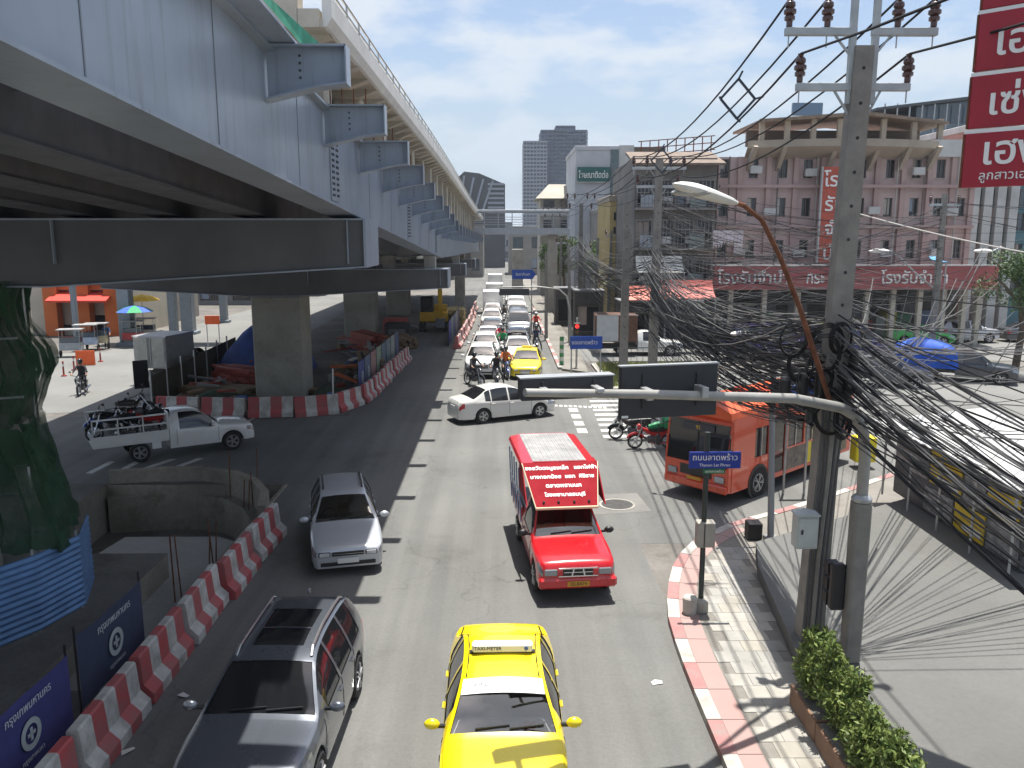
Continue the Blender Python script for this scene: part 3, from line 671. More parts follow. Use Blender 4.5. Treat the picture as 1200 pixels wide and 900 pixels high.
    for sx in (-1, 1):
        b = MB(); b.ball((sx * (hw(ym) + .13), ym - h0, zm), .1, 10, 8, (1.15, .7, .78)); mm = part('mirror', b, sp.get('mirror_m', body), root, True)
        b = MB(); b.bar((sx * (hw(ym) * .93), ym + .03 - h0, zm - .05), (sx * (hw(ym) + .06), ym - h0, zm - .03), .05, .04); part('mirror_arm', b, black, mm)
        for dy in sp.get('handles', ()):
            b = MB(); b.cbox(sx * (hw(dy) + .012), dy - h0, belt(dy) - .10, .03, .17, .028, .008); part('door_handle', b, sp.get('handle_m', body), root)
        for dy in sp.get('seams', ()):
            rg = ringat(dy); b = MB(); b.tube([(sx * (x + .001), dy - h0, z) for x, z in rg[2:7]], .006, 4); part('door_seam', b, black, root)
        if sp.get('gutter'):
            b = MB(); b.tube([(sx * (ringat(q)[RIM][0] - .03), q - h0, ringat(q)[RIM][1] + .006) for q in sp['gutter']], .010, 4); part('roof_trim', b, black, root)
        if sp.get('rails'):
            pts = []
            for n_, q in enumerate(sp['rails']): rg = ringat(q); pts.append((sx * (rg[RIM][0] - .02), q - h0, rg[RIM][1] + (.005 if n_ in (0, len(sp['rails']) - 1) else .06)))
            b = MB(); b.tube(pts, .024, 6); part('roof_rail', b, sp.get('rail_m', alloy), root)
    if gw is glass_sky:
        dm = mat('dashboard grey', (.44, .43, .42), .75, var=.15); cm = mat('seat cloth', (.24, .23, .22), .9); yc = sp['ws'][0]; zd = belt(yc + .1) - .02; W_ = hw(yc) * .86
        b = MB(); b.extr([(yc + .04 - h0, zd - .25), (yc + .04 - h0, zd + .0), (yc + .42 - h0, zd + .05), (yc + .56 - h0, zd), (yc + .56 - h0, zd - .3)], 'x', -W_, W_); da = part('dashboard', b, dm, root)
        b = MB(); b.tube([(-.36 + .18 * math.cos(a * .5236), yc + .62 + .06 * math.sin(a * .5236) - h0, zd + .05 + .17 * math.sin(a * .5236)) for a in range(13)], .016, 6); part('steering_wheel', b, black, da)
        for x_ in (-.37, .37):
            b = MB(); b.box(x_ - .25, yc + .75 - h0, zd - .42, x_ + .25, yc + 1.25 - h0, zd - .25, .04); st = part('front_seat', b, cm, root)
            b = MB(); b.extr([(yc + 1.12 - h0, zd - .3), (yc + 1.26 - h0, zd + .30), (yc + 1.36 - h0, zd + .30), (yc + 1.28 - h0, zd - .3)], 'x', x_ - .23, x_ + .23); part('seat_back', b, cm, st); b = MB(); b.box(x_ - .12, yc + 1.27 - h0, zd + .31, x_ + .12, yc + 1.37 - h0, zd + .47, .03); part('headrest', b, cm, st)
        if yend > 4: b = MB(); b.box(-W_ * .9, yc + 2.0 - h0, zd - .3, W_ * .9, yc + 2.2 - h0, zd + .22, .04); part('rear_seat', b, cm, root)
    # windscreen wipers
    a = sp['ws'][0] + .03; rg = ringat(a + .05)
    for x0 in (-.45, .1):
        b = MB(); b.bar((x0 * hw(a), a - h0, top(a) + .012), ((x0 + .55) * hw(a), a + .05 - h0, top(a + .05) + .006), .022, .02); part('wiper', b, black, root)
    # front: grille, bumper opening, plate
    f = sp.get('front', {}); zf = belt(0); w00 = hw(0)
    b = MB(); b.box(-w00 * f.get('gw', .55), -.02 - h0, f.get('gz', .50), w00 * f.get('gw', .55), .03 - h0, f.get('gz', .50) + f.get('gh', .09), .008); gr = part('grille', b, f.get('gm', black), root)
    if f.get('bars'):
        for k in range(f['bars']):
            z = f['gz'] + f['gh'] * (k + 1) / (f['bars'] + 1); b = MB(); b.box(-w00 * f['gw'] * .96, -.028 - h0, z - .008, w00 * f['gw'] * .96, -.018 - h0, z + .008); part('grille_bar', b, chrome, gr)
    b = MB(); b.box(-w00 * .9, -.022 - h0, zlo0 + .05, w00 * .9, .03 - h0, zlo0 + .14, .01); part('air_intake', b, black, root)
    py_ = f.get('py', 0)
    b = MB(); b.box(-.24, -.035 - h0 + py_, f.get('pz', .38), .24, -.024 - h0 + py_, f.get('pz', .38) + .12, .003); pl = part('number_plate', b, f.get('pm', plate_white), root)
    b = MB(); b.box(-.24, yend + .004 - h0, .62, .24, yend + .02 - h0, .74, .003); part('number_plate', b, f.get('pm', plate_white), root)
    for sx in (-1, 1):
        if f.get('lamps'):
            lx, lw, lz, lh = f['lamps']; y_ = f.get('ly', .0)
            b = MB(); b.box(sx * lx - lw / 2, y_ - .018 - h0, lz, sx * lx + lw / 2, y_ + .1 - h0, lz + lh, .012); ho = part('headlight', b, black, root); b = MB(); b.box(sx * lx - lw * .42, y_ - .03 - h0, lz + lh * .12, sx * lx + lw * .42, y_ - .012 - h0, lz + lh * .88, .01); part('lens', b, lamp_bright, ho)
    if f.get('ptext'): lettering(f['ptext'], .11, ink, pl, (0, -.037 - h0 + py_, f.get('pz', .38) + .058), ext=.001)
    return root
SEDAN = dict(L=4.55, top=[(0, .58), (.04, .67), (.16, .745), (.6, .855), (1.12, .945), (1.2, .97), (1.55, 1.19), (1.95, 1.405), (2.2, 1.455), (2.6, 1.475), (3.1, 1.435), (3.3, 1.39), (3.6, 1.22), (3.95, 1.06), (4.1, 1.035), (4.38, 1.015), (4.5, .95), (4.55, .78)],
             belt=[(0, .55), (.15, .68), (.6, .77), (1.2, .855), (3.0, .92), (3.9, .945), (4.4, .90), (4.55, .70)],
             hw=[(0, .60), (.06, .70), (.2, .79), (.45, .84), (.9, .862), (2.2, .875), (3.6, .862), (4.2, .82), (4.45, .74), (4.55, .64)],
             ws=(1.22, 1.93), rw=(3.28, 3.93), side=[(1.55, 2.30), (2.37, 3.12), (3.17, 3.42)], axles=(.86, 3.5), r=.315, hl=(.07, .46), tl=(4.32, 4.53), tlv=(4, 6), handles=(2.2, 3.05), seams=(1.28, 2.335, 3.2),
             front=dict(gz=.50, gh=.1, gw=.52, bars=2, lamps=(.50, .2, .50, .11)))
def variant(base, **k): d = dict(base); d.update(k); return d
SUV = dict(L=4.62, top=[(0, .78), (.04, .90), (.18, .99), (.6, 1.05), (1.1, 1.10), (1.2, 1.13), (1.55, 1.36), (1.92, 1.58), (2.2, 1.645), (2.7, 1.675), (3.6, 1.655), (4.0, 1.61), (4.15, 1.56), (4.4, 1.27), (4.5, 1.12), (4.58, .95), (4.62, .75)],
           belt=[(0, .76), (.15, .88), (.6, .95), (1.2, 1.01), (3.0, 1.05), (4.1, 1.09), (4.45, 1.02), (4.62, .72)],
           hw=[(0, .66), (.06, .77), (.2, .85), (.5, .90), (1.0, .918), (2.2, .925), (3.7, .918), (4.3, .87), (4.5, .8), (4.62, .70)], zlo=.28,
           ws=(1.22, 1.90), rw=(4.05, 4.42), side=[(1.55, 2.35), (2.43, 3.20), (3.28, 3.85)], axles=(.92, 3.6), r=.36, tw=.23, hl=(.07, .62), tl=(4.2, 4.55), handles=(2.25, 3.1), seams=(1.3, 2.39, 3.24),
           front=dict(gz=.60, gh=.2, gw=.62, bars=3, pz=.46, lamps=(.56, .2, .66, .12)))
WAGON = dict(L=4.3, top=[(0, .60), (.03, .66), (.12, .71), (.6, .82), (1.15, .905), (1.25, .935), (1.6, 1.15), (1.98, 1.355), (2.2, 1.40), (2.6, 1.42), (3.5, 1.405), (3.85, 1.37), (4.0, 1.30), (4.2, 1.0), (4.26, .88), (4.3, .7)],
             belt=[(0, .58), (.12, .66), (.6, .75), (1.2, .82), (3.0, .87), (3.9, .89), (4.2, .86), (4.3, .66)],
             hw=[(0, .69), (.05, .75), (.18, .80), (.5, .825), (2.0, .835), (3.6, .825), (4.1, .79), (4.3, .72)],
             ws=(1.24, 1.95), rw=(3.92, 4.16), side=[(1.55, 2.28), (2.36, 3.05), (3.12, 3.78)], axles=(.80, 3.22), r=.295, hl=(.02, .24), hlv=(4, 6), tl=(4.05, 4.27), handles=(2.2, 3.0), seams=(1.3, 2.32, 3.08), rails=(2.35, 2.5, 3.0, 3.6, 3.8), rail_m=black,
             front=dict(gz=.50, gh=.10, gw=.52, bars=1, pz=.33, lamps=(.53, .27, .49, .12)))
PICK = dict(L=5.1, yend=2.95, top=[(0, .72), (.04, .86), (.14, .94), (.6, .995), (1.15, 1.04), (1.25, 1.07), (1.55, 1.30), (1.86, 1.545), (2.1, 1.62), (2.5, 1.64), (2.8, 1.60), (2.92, 1.50), (2.95, 1.40)],
            belt=[(0, .70), (.14, .85), (.6, .92), (1.2, .97), (2.95, 1.02)], hw=[(0, .70), (.05, .78), (.18, .83), (.5, .855), (1.2, .865), (2.95, .86)], zlo=.36, tum=.34,
            ws=(1.27, 1.83), rw=None, side=[(1.5, 2.62)], axles=(.82,), r=.345, tw=.22, y0=2.55, hl=(.03, .3), hlv=(4, 6), handles=(2.35,), seams=(1.3, 2.72), mirror_y=1.5,
            front=dict(gz=.60, gh=.15, gw=.62, bars=2, pz=.42))
PICK['rw'] = ()
# ---- yellow taxi close to the camera
tx = car('taxi', 'bright yellow taxi with white roof sign nearest to the camera', variant(SEDAN, gutter=[1.95, 2.3, 2.8, 3.25, 3.9, 4.3], mirror_m=P_yellow), P_yellow, (0.0, 11.45, 0), R(.5), 'taxi')
def taxi_trim(root, near=True):
    g = mat('taxi green panel', (.01, .22, .09), .35)
    b = MB(); b.box(-.46, -.10 + .28, 1.485, .46, .06 + .28, 1.63, .03); sg = part('roof_sign', b, plate_white, root)
    b = MB(); b.box(-.5, -.06 + .28, 1.455, .5, .03 + .28, 1.488, .01); part('sign_base', b, black, sg)
    if near:
        lettering('TAXI-METER', .075, ink, sg, (-.22, .176, 1.56), ext=.002)
        b = MB(); b.cyl((.36, .17, 1.56), (.36, .179, 1.56), .03, n=12); part('badge', b, mat('blue badge', (.03, .1, .4), .4), sg)
        b = MB()
        top = pchip(SEDAN['top'])
        y0, y1 = 1.70, 1.925
        vs = []; fs = []
        for i in range(5):
            t = i / 4; y_ = y0 + (y1 - y0) * t
            for j in range(9):
                u = -1 + j / 4; vs.append((u * (.60 - .03 * t), y_ - 2.275 - .012, top(y_) + .012 - .045 * u * u * .8))
        for i in range(4):
            for j in range(8): a = i * 9 + j; fs.append([a, a + 1, a + 10, a + 9])
        b.add(vs, fs); part('sun_strip', b, plate_white, root, True)
        lettering('ภาษีเจริญ', .07, ink, root, (-.36, 1.80 - 2.275, top(1.80) + .02), rot=(R(30), 0, 0), ext=.001)
    for sx in (-1, 1):
        b = MB(); b.cbox(sx * .872, -1.4, .47, .02, .85 if False else .25, .2, .006); part('door_badge', b, g, root)
taxi_trim(tx)
for x_, w_, c_ in ((.12, .2, (.6, .6, .55)), (.38, .16, (.5, .04, .04)), (.55, .1, (.5, .52, .55))):
    b = MB(); b.box(x_ - w_ / 2, 1.42 - 2.275, .86, x_ + w_ / 2, 1.56 - 2.275, .93, .015); part('dash_item', b, mat('dash item %.2f' % x_, c_, .6), tx)
suv = car('suv', 'dark silver suv with black sunroof beside the red and white barriers', variant(SUV, roofwin=[(2.22, 2.72), (2.76, 3.42)], rails=(2.0, 2.15, 2.8, 3.5, 3.85, 4.0), glass=glass_dark), P_gun, (-3.38, 11.72, 0), R(-1.5), 'car')
b = MB(); b.ball((0, 1.75, 1.69), .05, 8, 6, (.6, 1.6, 1)); part('antenna_fin', b, P_gun, suv, True)
wag = car('estate_car', 'old silver estate car with roof rails crossing the shade edge', WAGON, P_silver, (-4.02, 20.15, 0), R(13), 'car')
sed = car('sedan', 'white sedan turning across the junction behind the red truck', variant(SEDAN, glass=glass_dark), P_pearl, (.0, 35.05, 0), R(115), 'car')
# ---- red songthaew
sg = car('songthaew', 'red songthaew pickup taxi with tall lettered canopy', variant(PICK, mirror_m=black, handle_m=black, front=dict(gz=.66, gh=.13, gw=.46, bars=1, gm=black, pz=.42, pm=plate_yellow, py=-.035, ptext='30-8474')), P_red, (1.36, 19.05, 0), R(5.5), 'truck')
add_wheels(sg, [1.35], 1.5, .345, .22)
dk = mat('dark red inner', (.16, .01, .012), .6); maroon = mat('canopy red', (.27, .010, .018), .8, var=.15, vscale=2, spec=.15)
tin = mat('dusty tin roof', (.30, .295, .29), .6, .1, var=.3, vscale=2.2)
b = MB(); b.box(-.84, .42, .62, .84, 2.62, .80, .02); part('bed', b, P_red, sg)
for sx in (-1, 1):
    b = MB(); b.box(sx * .84 - .02, .42, .80, sx * .84 + .02, 2.6, 1.18, .008); part('side_panel', b, P_red, sg)
    for k in range(5):
        yy = .46 + k * .52; b = MB(); b.tube([(sx * .86, yy, .8), (sx * .90, yy, 1.6), (sx * .92, yy, 2.18)], .02, 6); part('canopy_post', b, mat('light blue frame', (.25, .35, .5), .4), sg)
    b = MB(); b.bar((sx * .9, .4, 1.55), (sx * .9, 2.6, 1.55), .03, .03); part('side_rail', b, alloy, sg)
    b = MB(); b.extr([(-1.05, 1.69), (.42, 1.72), (.42, 2.40), (-.08, 2.40)], 'x', sx * .90 - .012, sx * .90 + .012); part('canopy_cheek', b, maroon, sg)
    b = MB(); b.tube([(sx * .70, -1.12, 1.67), (sx * .90, -.08, 2.43)], .022, 6); part('canopy_edge', b, mat('cream edge', (.7, .6, .4), .5), sg)
    b = MB(); b.box(sx * .55 - .2, .5, 1.0, sx * .55 + .2, 2.5, 1.06, .02); part('bench', b, black, sg)
b = MB(); b.extr([(-.92, 2.32), (-.88, 2.40), (-.6, 2.46), (.6, 2.46), (.88, 2.40), (.92, 2.32), (.86, 2.32), (.6, 2.41), (-.6, 2.41), (-.86, 2.32)], 'y', -.08, 2.78); rf = part('canopy_roof', b, P_red, sg)
b = MB()
for k in range(22):
    x = -.62 + k * .0565; b.box(x, -.02, 2.462, x + .028, 2.7, 2.468 + .005 * (k % 2))
b.box(-.64, -.04, 2.456, .64, 2.72, 2.464); tp = part('tin_sheet', b, tin, rf); tp['kind'] = 'stuff'
# sloping signboard over the cab
sb = MB(); f0, f1 = Vector((0, -1.12, 1.67)), Vector((0, -.08, 2.43)); n_ = Vector((0, -.59, .81)).normalized() * .02
vs = [(-.70, f0.y, f0.z), (.70, f0.y, f0.z), (.90, f1.y, f1.z), (-.90, f1.y, f1.z)]
sb.convex([Vector(p) for p in vs] + [Vector(p) + n_ for p in vs], [[0, 1, 2, 3], [4, 5, 6, 7], [0, 1, 5, 4], [1, 2, 6, 5], [2, 3, 7, 6], [3, 0, 4, 7]])
brd = part('signboard', sb, maroon, sg)
b = MB(); b.box(-.72, -1.16, 1.63, .72, -1.09, 1.69, .01); part('board_trim', b, mat('cream edge', (.7, .6, .4), .5), brd)
slope = math.atan2(f1.z - f0.z, f1.y - f0.y)
for t, txt, sz in ((.86, 'ซอยวัดดงมูลเหล็ก   แยกไฟฟ้า', .125), (.66, 'บางกอกน้อย  แยก  ศิริราช', .125), (.46, 'ตลาดพรานนก', .13), (.26, 'โรงพยาบาลธนบุรี', .12)):
    p = f0.lerp(f1, t) + n_ * 1.3; lettering(txt, sz * 1.15, ink_white, brd, p, rot=(slope, 0, 0), ext=.003, off=.004)
for x in (-.52, -.18, .18, .52):
    b = MB(); b.cbox(x, -1.04, 1.76, .05, .06, .08, .01); part('marker_lamp', b, black, brd)
b = MB(); b.box(-.42, -2.585, .63, .42, -2.56, .655); b.box(-.42, -2.585, .80, .42, -2.56, .825); part('grille_frame', b, chrome, sg)
for k in (-.14, .14):
    b = MB(); b.bar((k, -2.58, .64), (k * .7, -2.58, .81), .03, .03); part('grille_bar', b, chrome, sg)
for sx in (-1, 1):
    b = MB(); b.box(sx * .58 - .14, -2.57, .645, sx * .58 + .14, -2.53, .80, .02); part('headlight', b, lamp_clear, sg)
b = MB(); b.box(-.84, -2.60, .36, .84, -2.40, .60, .05); part('bumper', b, P_red, sg)
# ---- white pickup with cage, loaded with motorcycles
pk = car('pickup_truck', 'white pickup with caged bed loaded with motorcycles', variant(PICK, front=dict(gz=.60, gh=.15, gw=.62, bars=2, pz=.42), glass=glass_dark), P_white, (-11.75, 29.35, 0), R(122), 'truck')
add_wheels(pk, [1.40], 1.5, .345, .22)
b = MB(); b.box(-.86, .44, .66, .86, 2.85, .76, .01); part('bed_floor', b, P_white, pk)
for sx in (-1, 1):
    b = MB(); b.box(sx * .86 - .02, .44, .72, sx * .86 + .02, 2.85, 1.06, .008); part('bed_side', b, P_white, pk)
    b = MB(); b.box(sx * .80 - .03, .7, .42, sx * .80 + .03, 1.0, .70); part('side_guard', b, P_white, pk)
    for z in (1.30, 1.62):
        b = MB(); b.bar((sx * .86, .44, z), (sx * .86, 2.85, z), .04, .05); part('cage_rail', b, P_white, pk)
    for k in range(4):
        b = MB(); b.bar((sx * .86, .46 + k * .79, 1.0), (sx * .86, .46 + k * .79, 1.62), .04, .04); part('cage_post', b, P_white, pk)
b = MB(); b.box(-.86, .42, .72, .86, .46, 1.66); part('headboard', b, P_white, pk)
b = MB(); b.box(-.84, 2.83, .72, .84, 2.87, 1.06); part('tailgate', b, P_white, pk)
# ---- the queue at the lights
group_q = 'cars queueing at the junction'
sp1 = variant(SUV, glass=glass_sky)
q1 = car('suv', 'white suv first in the left queue behind the motorcycles', sp1, P_white, (-1.15, 47.0, 0), 0, 'car', group_q)
place(q1, 'white hatchback second in the left queue', (-1.05, 52.6, 0), 0, group=group_q)
s1 = car('sedan', 'white sedan third in the left queue', SEDAN, P_white, (-.95, 58.4, 0), 0, 'car', group_q)
place(s1, 'grey blue sedan fourth in the left queue ahead of a white suv', (-.75, 64.2, 0), 0, {'car white': P_teal}, group_q)
place(q1, 'white suv fifth in the left queue directly before the box truck', (-.85, 70.2, 0), 0, None, group_q)
t2 = place(s1, 'yellow taxi first in the right queue at the far stop line', (1.42, 46.6, 0), R(-4), {'car white': P_yellow}, 'taxis'); t2.name = 'taxi'; t2['category'] = 'taxi'
b = MB(); b.box(-.30, .2, 1.485, .30, .34, 1.58, .03); part('roof_sign', b, P_yellow, t2)
place(s1, 'white sedan second in the right queue behind the yellow taxi', (1.0, 52.2, 0), 0, None, group_q)
place(s1, 'dark blue grey sedan third in the right queue before the minibus', (1.05, 57.6, 0), 0, {'car white': P_teal}, group_q)
place(s1, 'silver sedan far up the right queue beyond the vans', (1.3, 86, 0), 0, {'car white': P_silver}, group_q)
place(q1, 'white suv far up the right queue near the footbridge', (1.3, 93, 0), 0, None, group_q)
place(q1, 'dark suv far up the left queue near the footbridge', (-.9, 101, 0), 0, {'car white': P_dark}, group_q)
# vans
VAN = dict(L=5.2, top=[(0, .80), (.05, .98), (.2, 1.10), (.5, 1.22), (.62, 1.30), (1.0, 1.72), (1.35, 2.05), (1.6, 2.16), (2.4, 2.22), (4.6, 2.20), (5.0, 2.12), (5.14, 1.8), (5.2, 1.0)], belt=[(0, .78), (.2, 1.0), (.6, 1.12), (1.5, 1.16), (5.0, 1.2), (5.2, .98)],
           hw=[(0, .74), (.06, .82), (.25, .89), (.8, .93), (4.8, .93), (5.1, .9), (5.2, .82)], zlo=.3, tum=.20, ws=(.68, 1.36), rw=(5.02, 5.13), side=[(1.15, 1.95), (2.05, 3.3), (3.4, 4.7)], axles=(1.0, 4.0), r=.34, hl=(.05, .35), tl=(5.0, 5.16), handles=(1.85,), seams=(1.0, 2.0), mirror_y=.95, front=dict(gz=.52, gh=.22, gw=.66, bars=3, pz=.36, lamps=(.62, .2, .60, .14)))
v1 = car('minibus', 'dark grey minibus fourth in the right queue', VAN, paint('mid grey metallic', (.17, .175, .185), .3), (1.3, 64.5, 0), 0, 'van')
place(v1, 'white van right behind the dark grey minibus', (1.32, 71.6, 0), 0, {'mid grey metallic': P_white})
place(v1, 'second white van farther up the right queue', (1.35, 79, 0), 0, {'mid grey metallic': P_white})
# box trucks
def box_truck(label, loc, rz, boxm, bh=1.9, bl=3.2, cabm=P_white, z0=.75, group=None, bw=1.85, side=None):
    sp = variant(PICK, front=dict(gz=.60, gh=.15, gw=.62, bars=2, pz=.42)); t = car('box_truck', label, sp, cabm, loc, rz, 'truck', group); add_wheels(t, [1.5], 1.5, .345, .22)
    b = MB(); b.box(-.5, .3, .45, .5, .3 + bl, .70); part('chassis', b, black, t)
    b = MB(); b.box(-bw / 2, .46, z0, bw / 2, .46 + bl, z0 + bh, .04); bx_ = part('cargo_box', b, boxm, t)
    for sx in (-1, 1):
        b = MB(); b.box(sx * bw / 2 - .03, .44, z0 + bh - .05, sx * bw / 2 + .03, .48 + bl, z0 + bh + .02); part('corner_trim', b, alloy, bx_)
        b = MB(); b.box(sx * .45 - .42, .46 + bl, z0 + .08, sx * .45 + .42, .49 + bl, z0 + bh - .08, .01); d_ = part('rear_door', b, side or boxm, bx_)
        b = MB(); b.cyl((sx * .1, .51 + bl, z0 + .1), (sx * .1, .51 + bl, z0 + bh - .1), .018, n=6); part('door_bar', b, alloy, d_)
        b = MB(); b.box(sx * .75 - .08, .42 + bl, .58, sx * .75 + .08, .45 + bl, .68); part('taillight', b, lamp_red, t)
    return t
box_w = mat('white box panel', (.74, .74, .73), .5, var=.08); box_g = mat('grey box panel', (.36, .36, .37), .5, var=.15)
box_truck('white box truck sixth in the left queue', (-.85, 77.5, 0), 0, box_w)
box_truck('second white box truck high up the left queue', (-.8, 90, 0), 0, box_w)
box_truck('third white box truck far up the left queue', (-.85, 108, 0), 0, box_w, 2.1)
lt = box_truck('grey box truck parked by the left roadside fence', G(208, 445) + Vector((0, 1.2, 0)), R(168), box_g, 1.7, 2.6, P_dark, .9, None, 1.9, mat('dusty steel door', (.38, .37, .33), .5, var=.2))
rt = box_truck('white pickup with grey and brown cargo box on the side street', (9.3, 54.3, 0), R(88), mat('brown box panel', (.13, .06, .035), .6, var=.3), 1.75, 2.7, P_white, .95)
b = MB(); b.box(-.945, 1.7, 1.0, -.932, 3.1, 2.65); pn = part('side_poster', b, mat('pale poster', (.5, .52, .54), .5, var=.1), rt)
# purple bus-like pickups in front of the pawn shop, parked cars on the right
pur = paint('dark purple paint', (.045, .035, .13))
v2 = place(v1, 'dark purple van parked under the cables before the pawn shop', (17.0, 52.5, 0), R(92), {'mid grey metallic': pur}); 
v3 = place(v1, 'second dark purple van at the right end by the concrete poles', (21.5, 51.5, 0), R(88), {'mid grey metallic': pur})
place(s1, 'bright green taxi parked in front of the pawn shop arcade', (30.4, 59.6, 0), R(80), {'car white': P_green})
place(q1, 'silver suv parked beside the bright green taxi', (34.2, 60.5, 0), R(95), {'car white': P_silver})
place(s1, 'dark sedan parked at the far right of the arcade', (39.5, 61, 0), R(92), {'car white': P_dark})
bt = box_truck('black truck carrying a load under bright blue tarpaulin in the right lot', (25.0, 44.0, 0), R(62), mat('dark canopy', (.05, .05, .055), .6), .8, 3.2, P_dark, .8)
bt2 = box_truck('black pickup truck parked left of the blue tarpaulin truck', (19.6, 42.5, 0), R(80), mat('dark canopy', (.05, .05, .055), .6), .9, 2.6, P_dark, .8)
# ---- orange bus
bs = thing('city_bus', 'orange city bus pulling out of the side street', 'bus', (8.6, 26.2, 0), R(-48)); BL, BW = 7.4, 2.25
def bus_side(sx):
    holes = [(2.1, 2.95, .15, 1.95), (3.1, 4.1, .85, 1.75), (4.15, 5.15, .85, 1.75), (5.2, 6.2, .85, 1.75), (6.25, 7.1, .85, 1.75), (1.2, 1.95, .85, 1.75)] if sx > 0 else [(1.2 + k * 1.02, 2.15 + k * 1.02, .85, 1.75) for k in range(6)]
    b = MB(); b.panel(BL, 2.2, holes + [(.9, 1.9, 0, .42)][:0], .05, 0, .38)
    return b, holes
skirt = mat('bus black panel', (.02, .02, .022), .4)
for sx in (-1, 1):
    b, holes = bus_side(sx); b.v = [Vector((sx * (BW / 2 - p.y), p.x - BL / 2, p.z)) for p in b.v]
    o = part('side_wall', b, P_orange, bs)
    if sx < 0: o.data.flip_normals()
    for n_, (a, c, d, e) in enumerate(holes):
        b = MB(); b.box(sx * (BW / 2 - .06), a - BL / 2, .38 + d, sx * (BW / 2 - .04), c - BL / 2, .38 + e); part('door' if (sx > 0 and n_ == 0) else 'side_window', b, glass_dark, o)
        if not (sx > 0 and n_ == 0):
            b = MB(); b.box(sx * (BW / 2 - .04), (a + c) / 2 - .02 - BL / 2, .38 + d, sx * (BW / 2 - .01), (a + c) / 2 + .02 - BL / 2, .38 + e); part('window_bar', b, alloy, o)
    if sx > 0:
        for k, (m_, y0, y1) in enumerate(((mat('advert dark', (.05, .05, .06), .4, col2=(.25, .2, .15), vscale=5), 3.0, 4.3), (mat('advert yellow', (.75, .6, .03), .4), 4.32, 4.6), (mat('advert mixed', (.3, .26, .2), .4, col2=(.04, .05, .06), vscale=7), 4.62, 7.1))):
            b = MB(); b.box(BW / 2 + .002, y0 - BL / 2, .5, BW / 2 + .008, y1 - BL / 2, 1.18); part('side_advert', b, m_, o)
    for y_ in (1.45 - BL / 2, 5.6 - BL / 2):
        b = MB(); b.lathe([(.56, 0), (.56, .015), (.48, .015), (.48, 0)], 20, 'x', (sx * (BW / 2 + .0 if sx > 0 else BW / 2 + .015), y_, .45)); part('wheel_arch', b, skirt, o)
        b = MB(); b.cyl((sx * (BW / 2 + .004), y_, .45), (sx * (BW / 2 + .012), y_, .45), .48, n=20); part('wheel_well', b, rubber, o)
b = MB(); b.extr([(-BW / 2, 2.56), (-BW / 2 + .03, 2.75), (-.7, 2.9), (0, 2.94), (.7, 2.9), (BW / 2 - .03, 2.75), (BW / 2, 2.56)], 'y', -BL / 2 - .12, BL / 2); rf = part('roof', b, mat('bus roof orange', (.70, .11, .03), .45, var=.15), bs, True)
b = MB(); b.box(-.5, -1.5, 2.93, .5, -.9, 3.02, .04); part('roof_hatch', b, P_orange, rf)
b = MB(); b.box(-.3, 1, 2.93, .3, 1.6, 3.0, .04); part('roof_hatch', b, P_orange, rf)
b = MB(); b.extr([(-BL / 2, .38), (-BL / 2 - .14, .42), (-BL / 2 - .16, 1.10), (-BL / 2 - .02, 2.45), (-BL / 2 - .12, 2.56), (-BL / 2, 2.6)], 'x', -BW / 2 + .01, BW / 2 - .01); fr = part('front_panel', b, P_orange, bs)
b = MB(); y0 = -BL / 2; vs = [(-1.04, y0 - .172, 1.12), (1.04, y0 - .172, 1.12), (1.04, y0 - .045, 2.36), (-1.04, y0 - .045, 2.36)]; b.convex([Vector(p) for p in vs] + [Vector(p) + Vector((0, .02, 0)) for p in vs], [[0, 1, 2, 3], [4, 5, 6, 7], [0, 1, 5, 4], [1, 2, 6, 5], [2, 3, 7, 6], [3, 0, 4, 7]]); ws_ = part('windscreen', b, glass_dark, fr)
b = MB(); b.box(-.55, y0 - .115, 2.08, .55, y0 - .085, 2.30, .01); rb_ = part('route_board', b, mat('route board', (.05, .05, .06), .5), ws_); lettering('92', .16, mat('route digits', (.8, .55, .05), .5), rb_, (0, y0 - .12, 2.18), ext=.002)
b = MB(); b.box(.45, y0 - .165, 1.25, .85, y0 - .150, 1.55, .005); part('windscreen_card', b, plate_white, ws_)
b = MB(); b.bar((0, y0 - .18, 1.13), (0, y0 - .055, 2.35), .035, .03); part('windscreen_post', b, black, ws_)
b = MB(); b.box(-.55, y0 - .185, .72, .55, y0 - .15, 1.02, .01); part('grille', b, skirt, fr)
b = MB(); b.box(-1.1, y0 - .24, .36, 1.1, y0 - .10, .60, .04); bp_ = part('bumper', b, P_orange, fr)
b = MB(); b.box(-.25, y0 - .26, .62, .25, y0 - .24, .72); part('number_plate', b, plate_yellow, bp_)
for sx in (-1, 1):
    b = MB(); b.box(sx * .82 - .17, y0 - .20, .66, sx * .82 + .17, y0 - .15, .86, .03); part('headlight', b, lamp_clear, fr)
    b = MB(); b.tube([(sx * 1.05, y0 - .1, 2.2), (sx * 1.25, y0 - .35, 2.1), (sx * 1.25, y0 - .35, 1.7)], .02, 6); m2 = part('mirror_arm', b, black, bs)
    b = MB(); b.cbox(sx * 1.25, y0 - .36, 1.62, .16, .08, .34, .03); part('mirror', b, black, m2)
b = MB(); b.box(-BW / 2 + .01, BL / 2 - .02, .38, BW / 2 - .01, BL / 2 + .02, 2.6); part('rear_panel', b, P_orange, bs)
b = MB(); b.box(-BW / 2 + .1, -BL / 2 + .1, .42, BW / 2 - .1, BL / 2 - .1, .6); part('underbody', b, rubber, bs)
add_wheels(bs, [1.45 - BL / 2, 5.6 - BL / 2], BW - .20, .43, .26)
b = MB(); b.bar((BW / 2 + .01, 2.03 - BL / 2, .45), (BW / 2 + .01, 2.03 - BL / 2, 2.4), .06, .06); part('door_frame', b, lamp_red, bs)
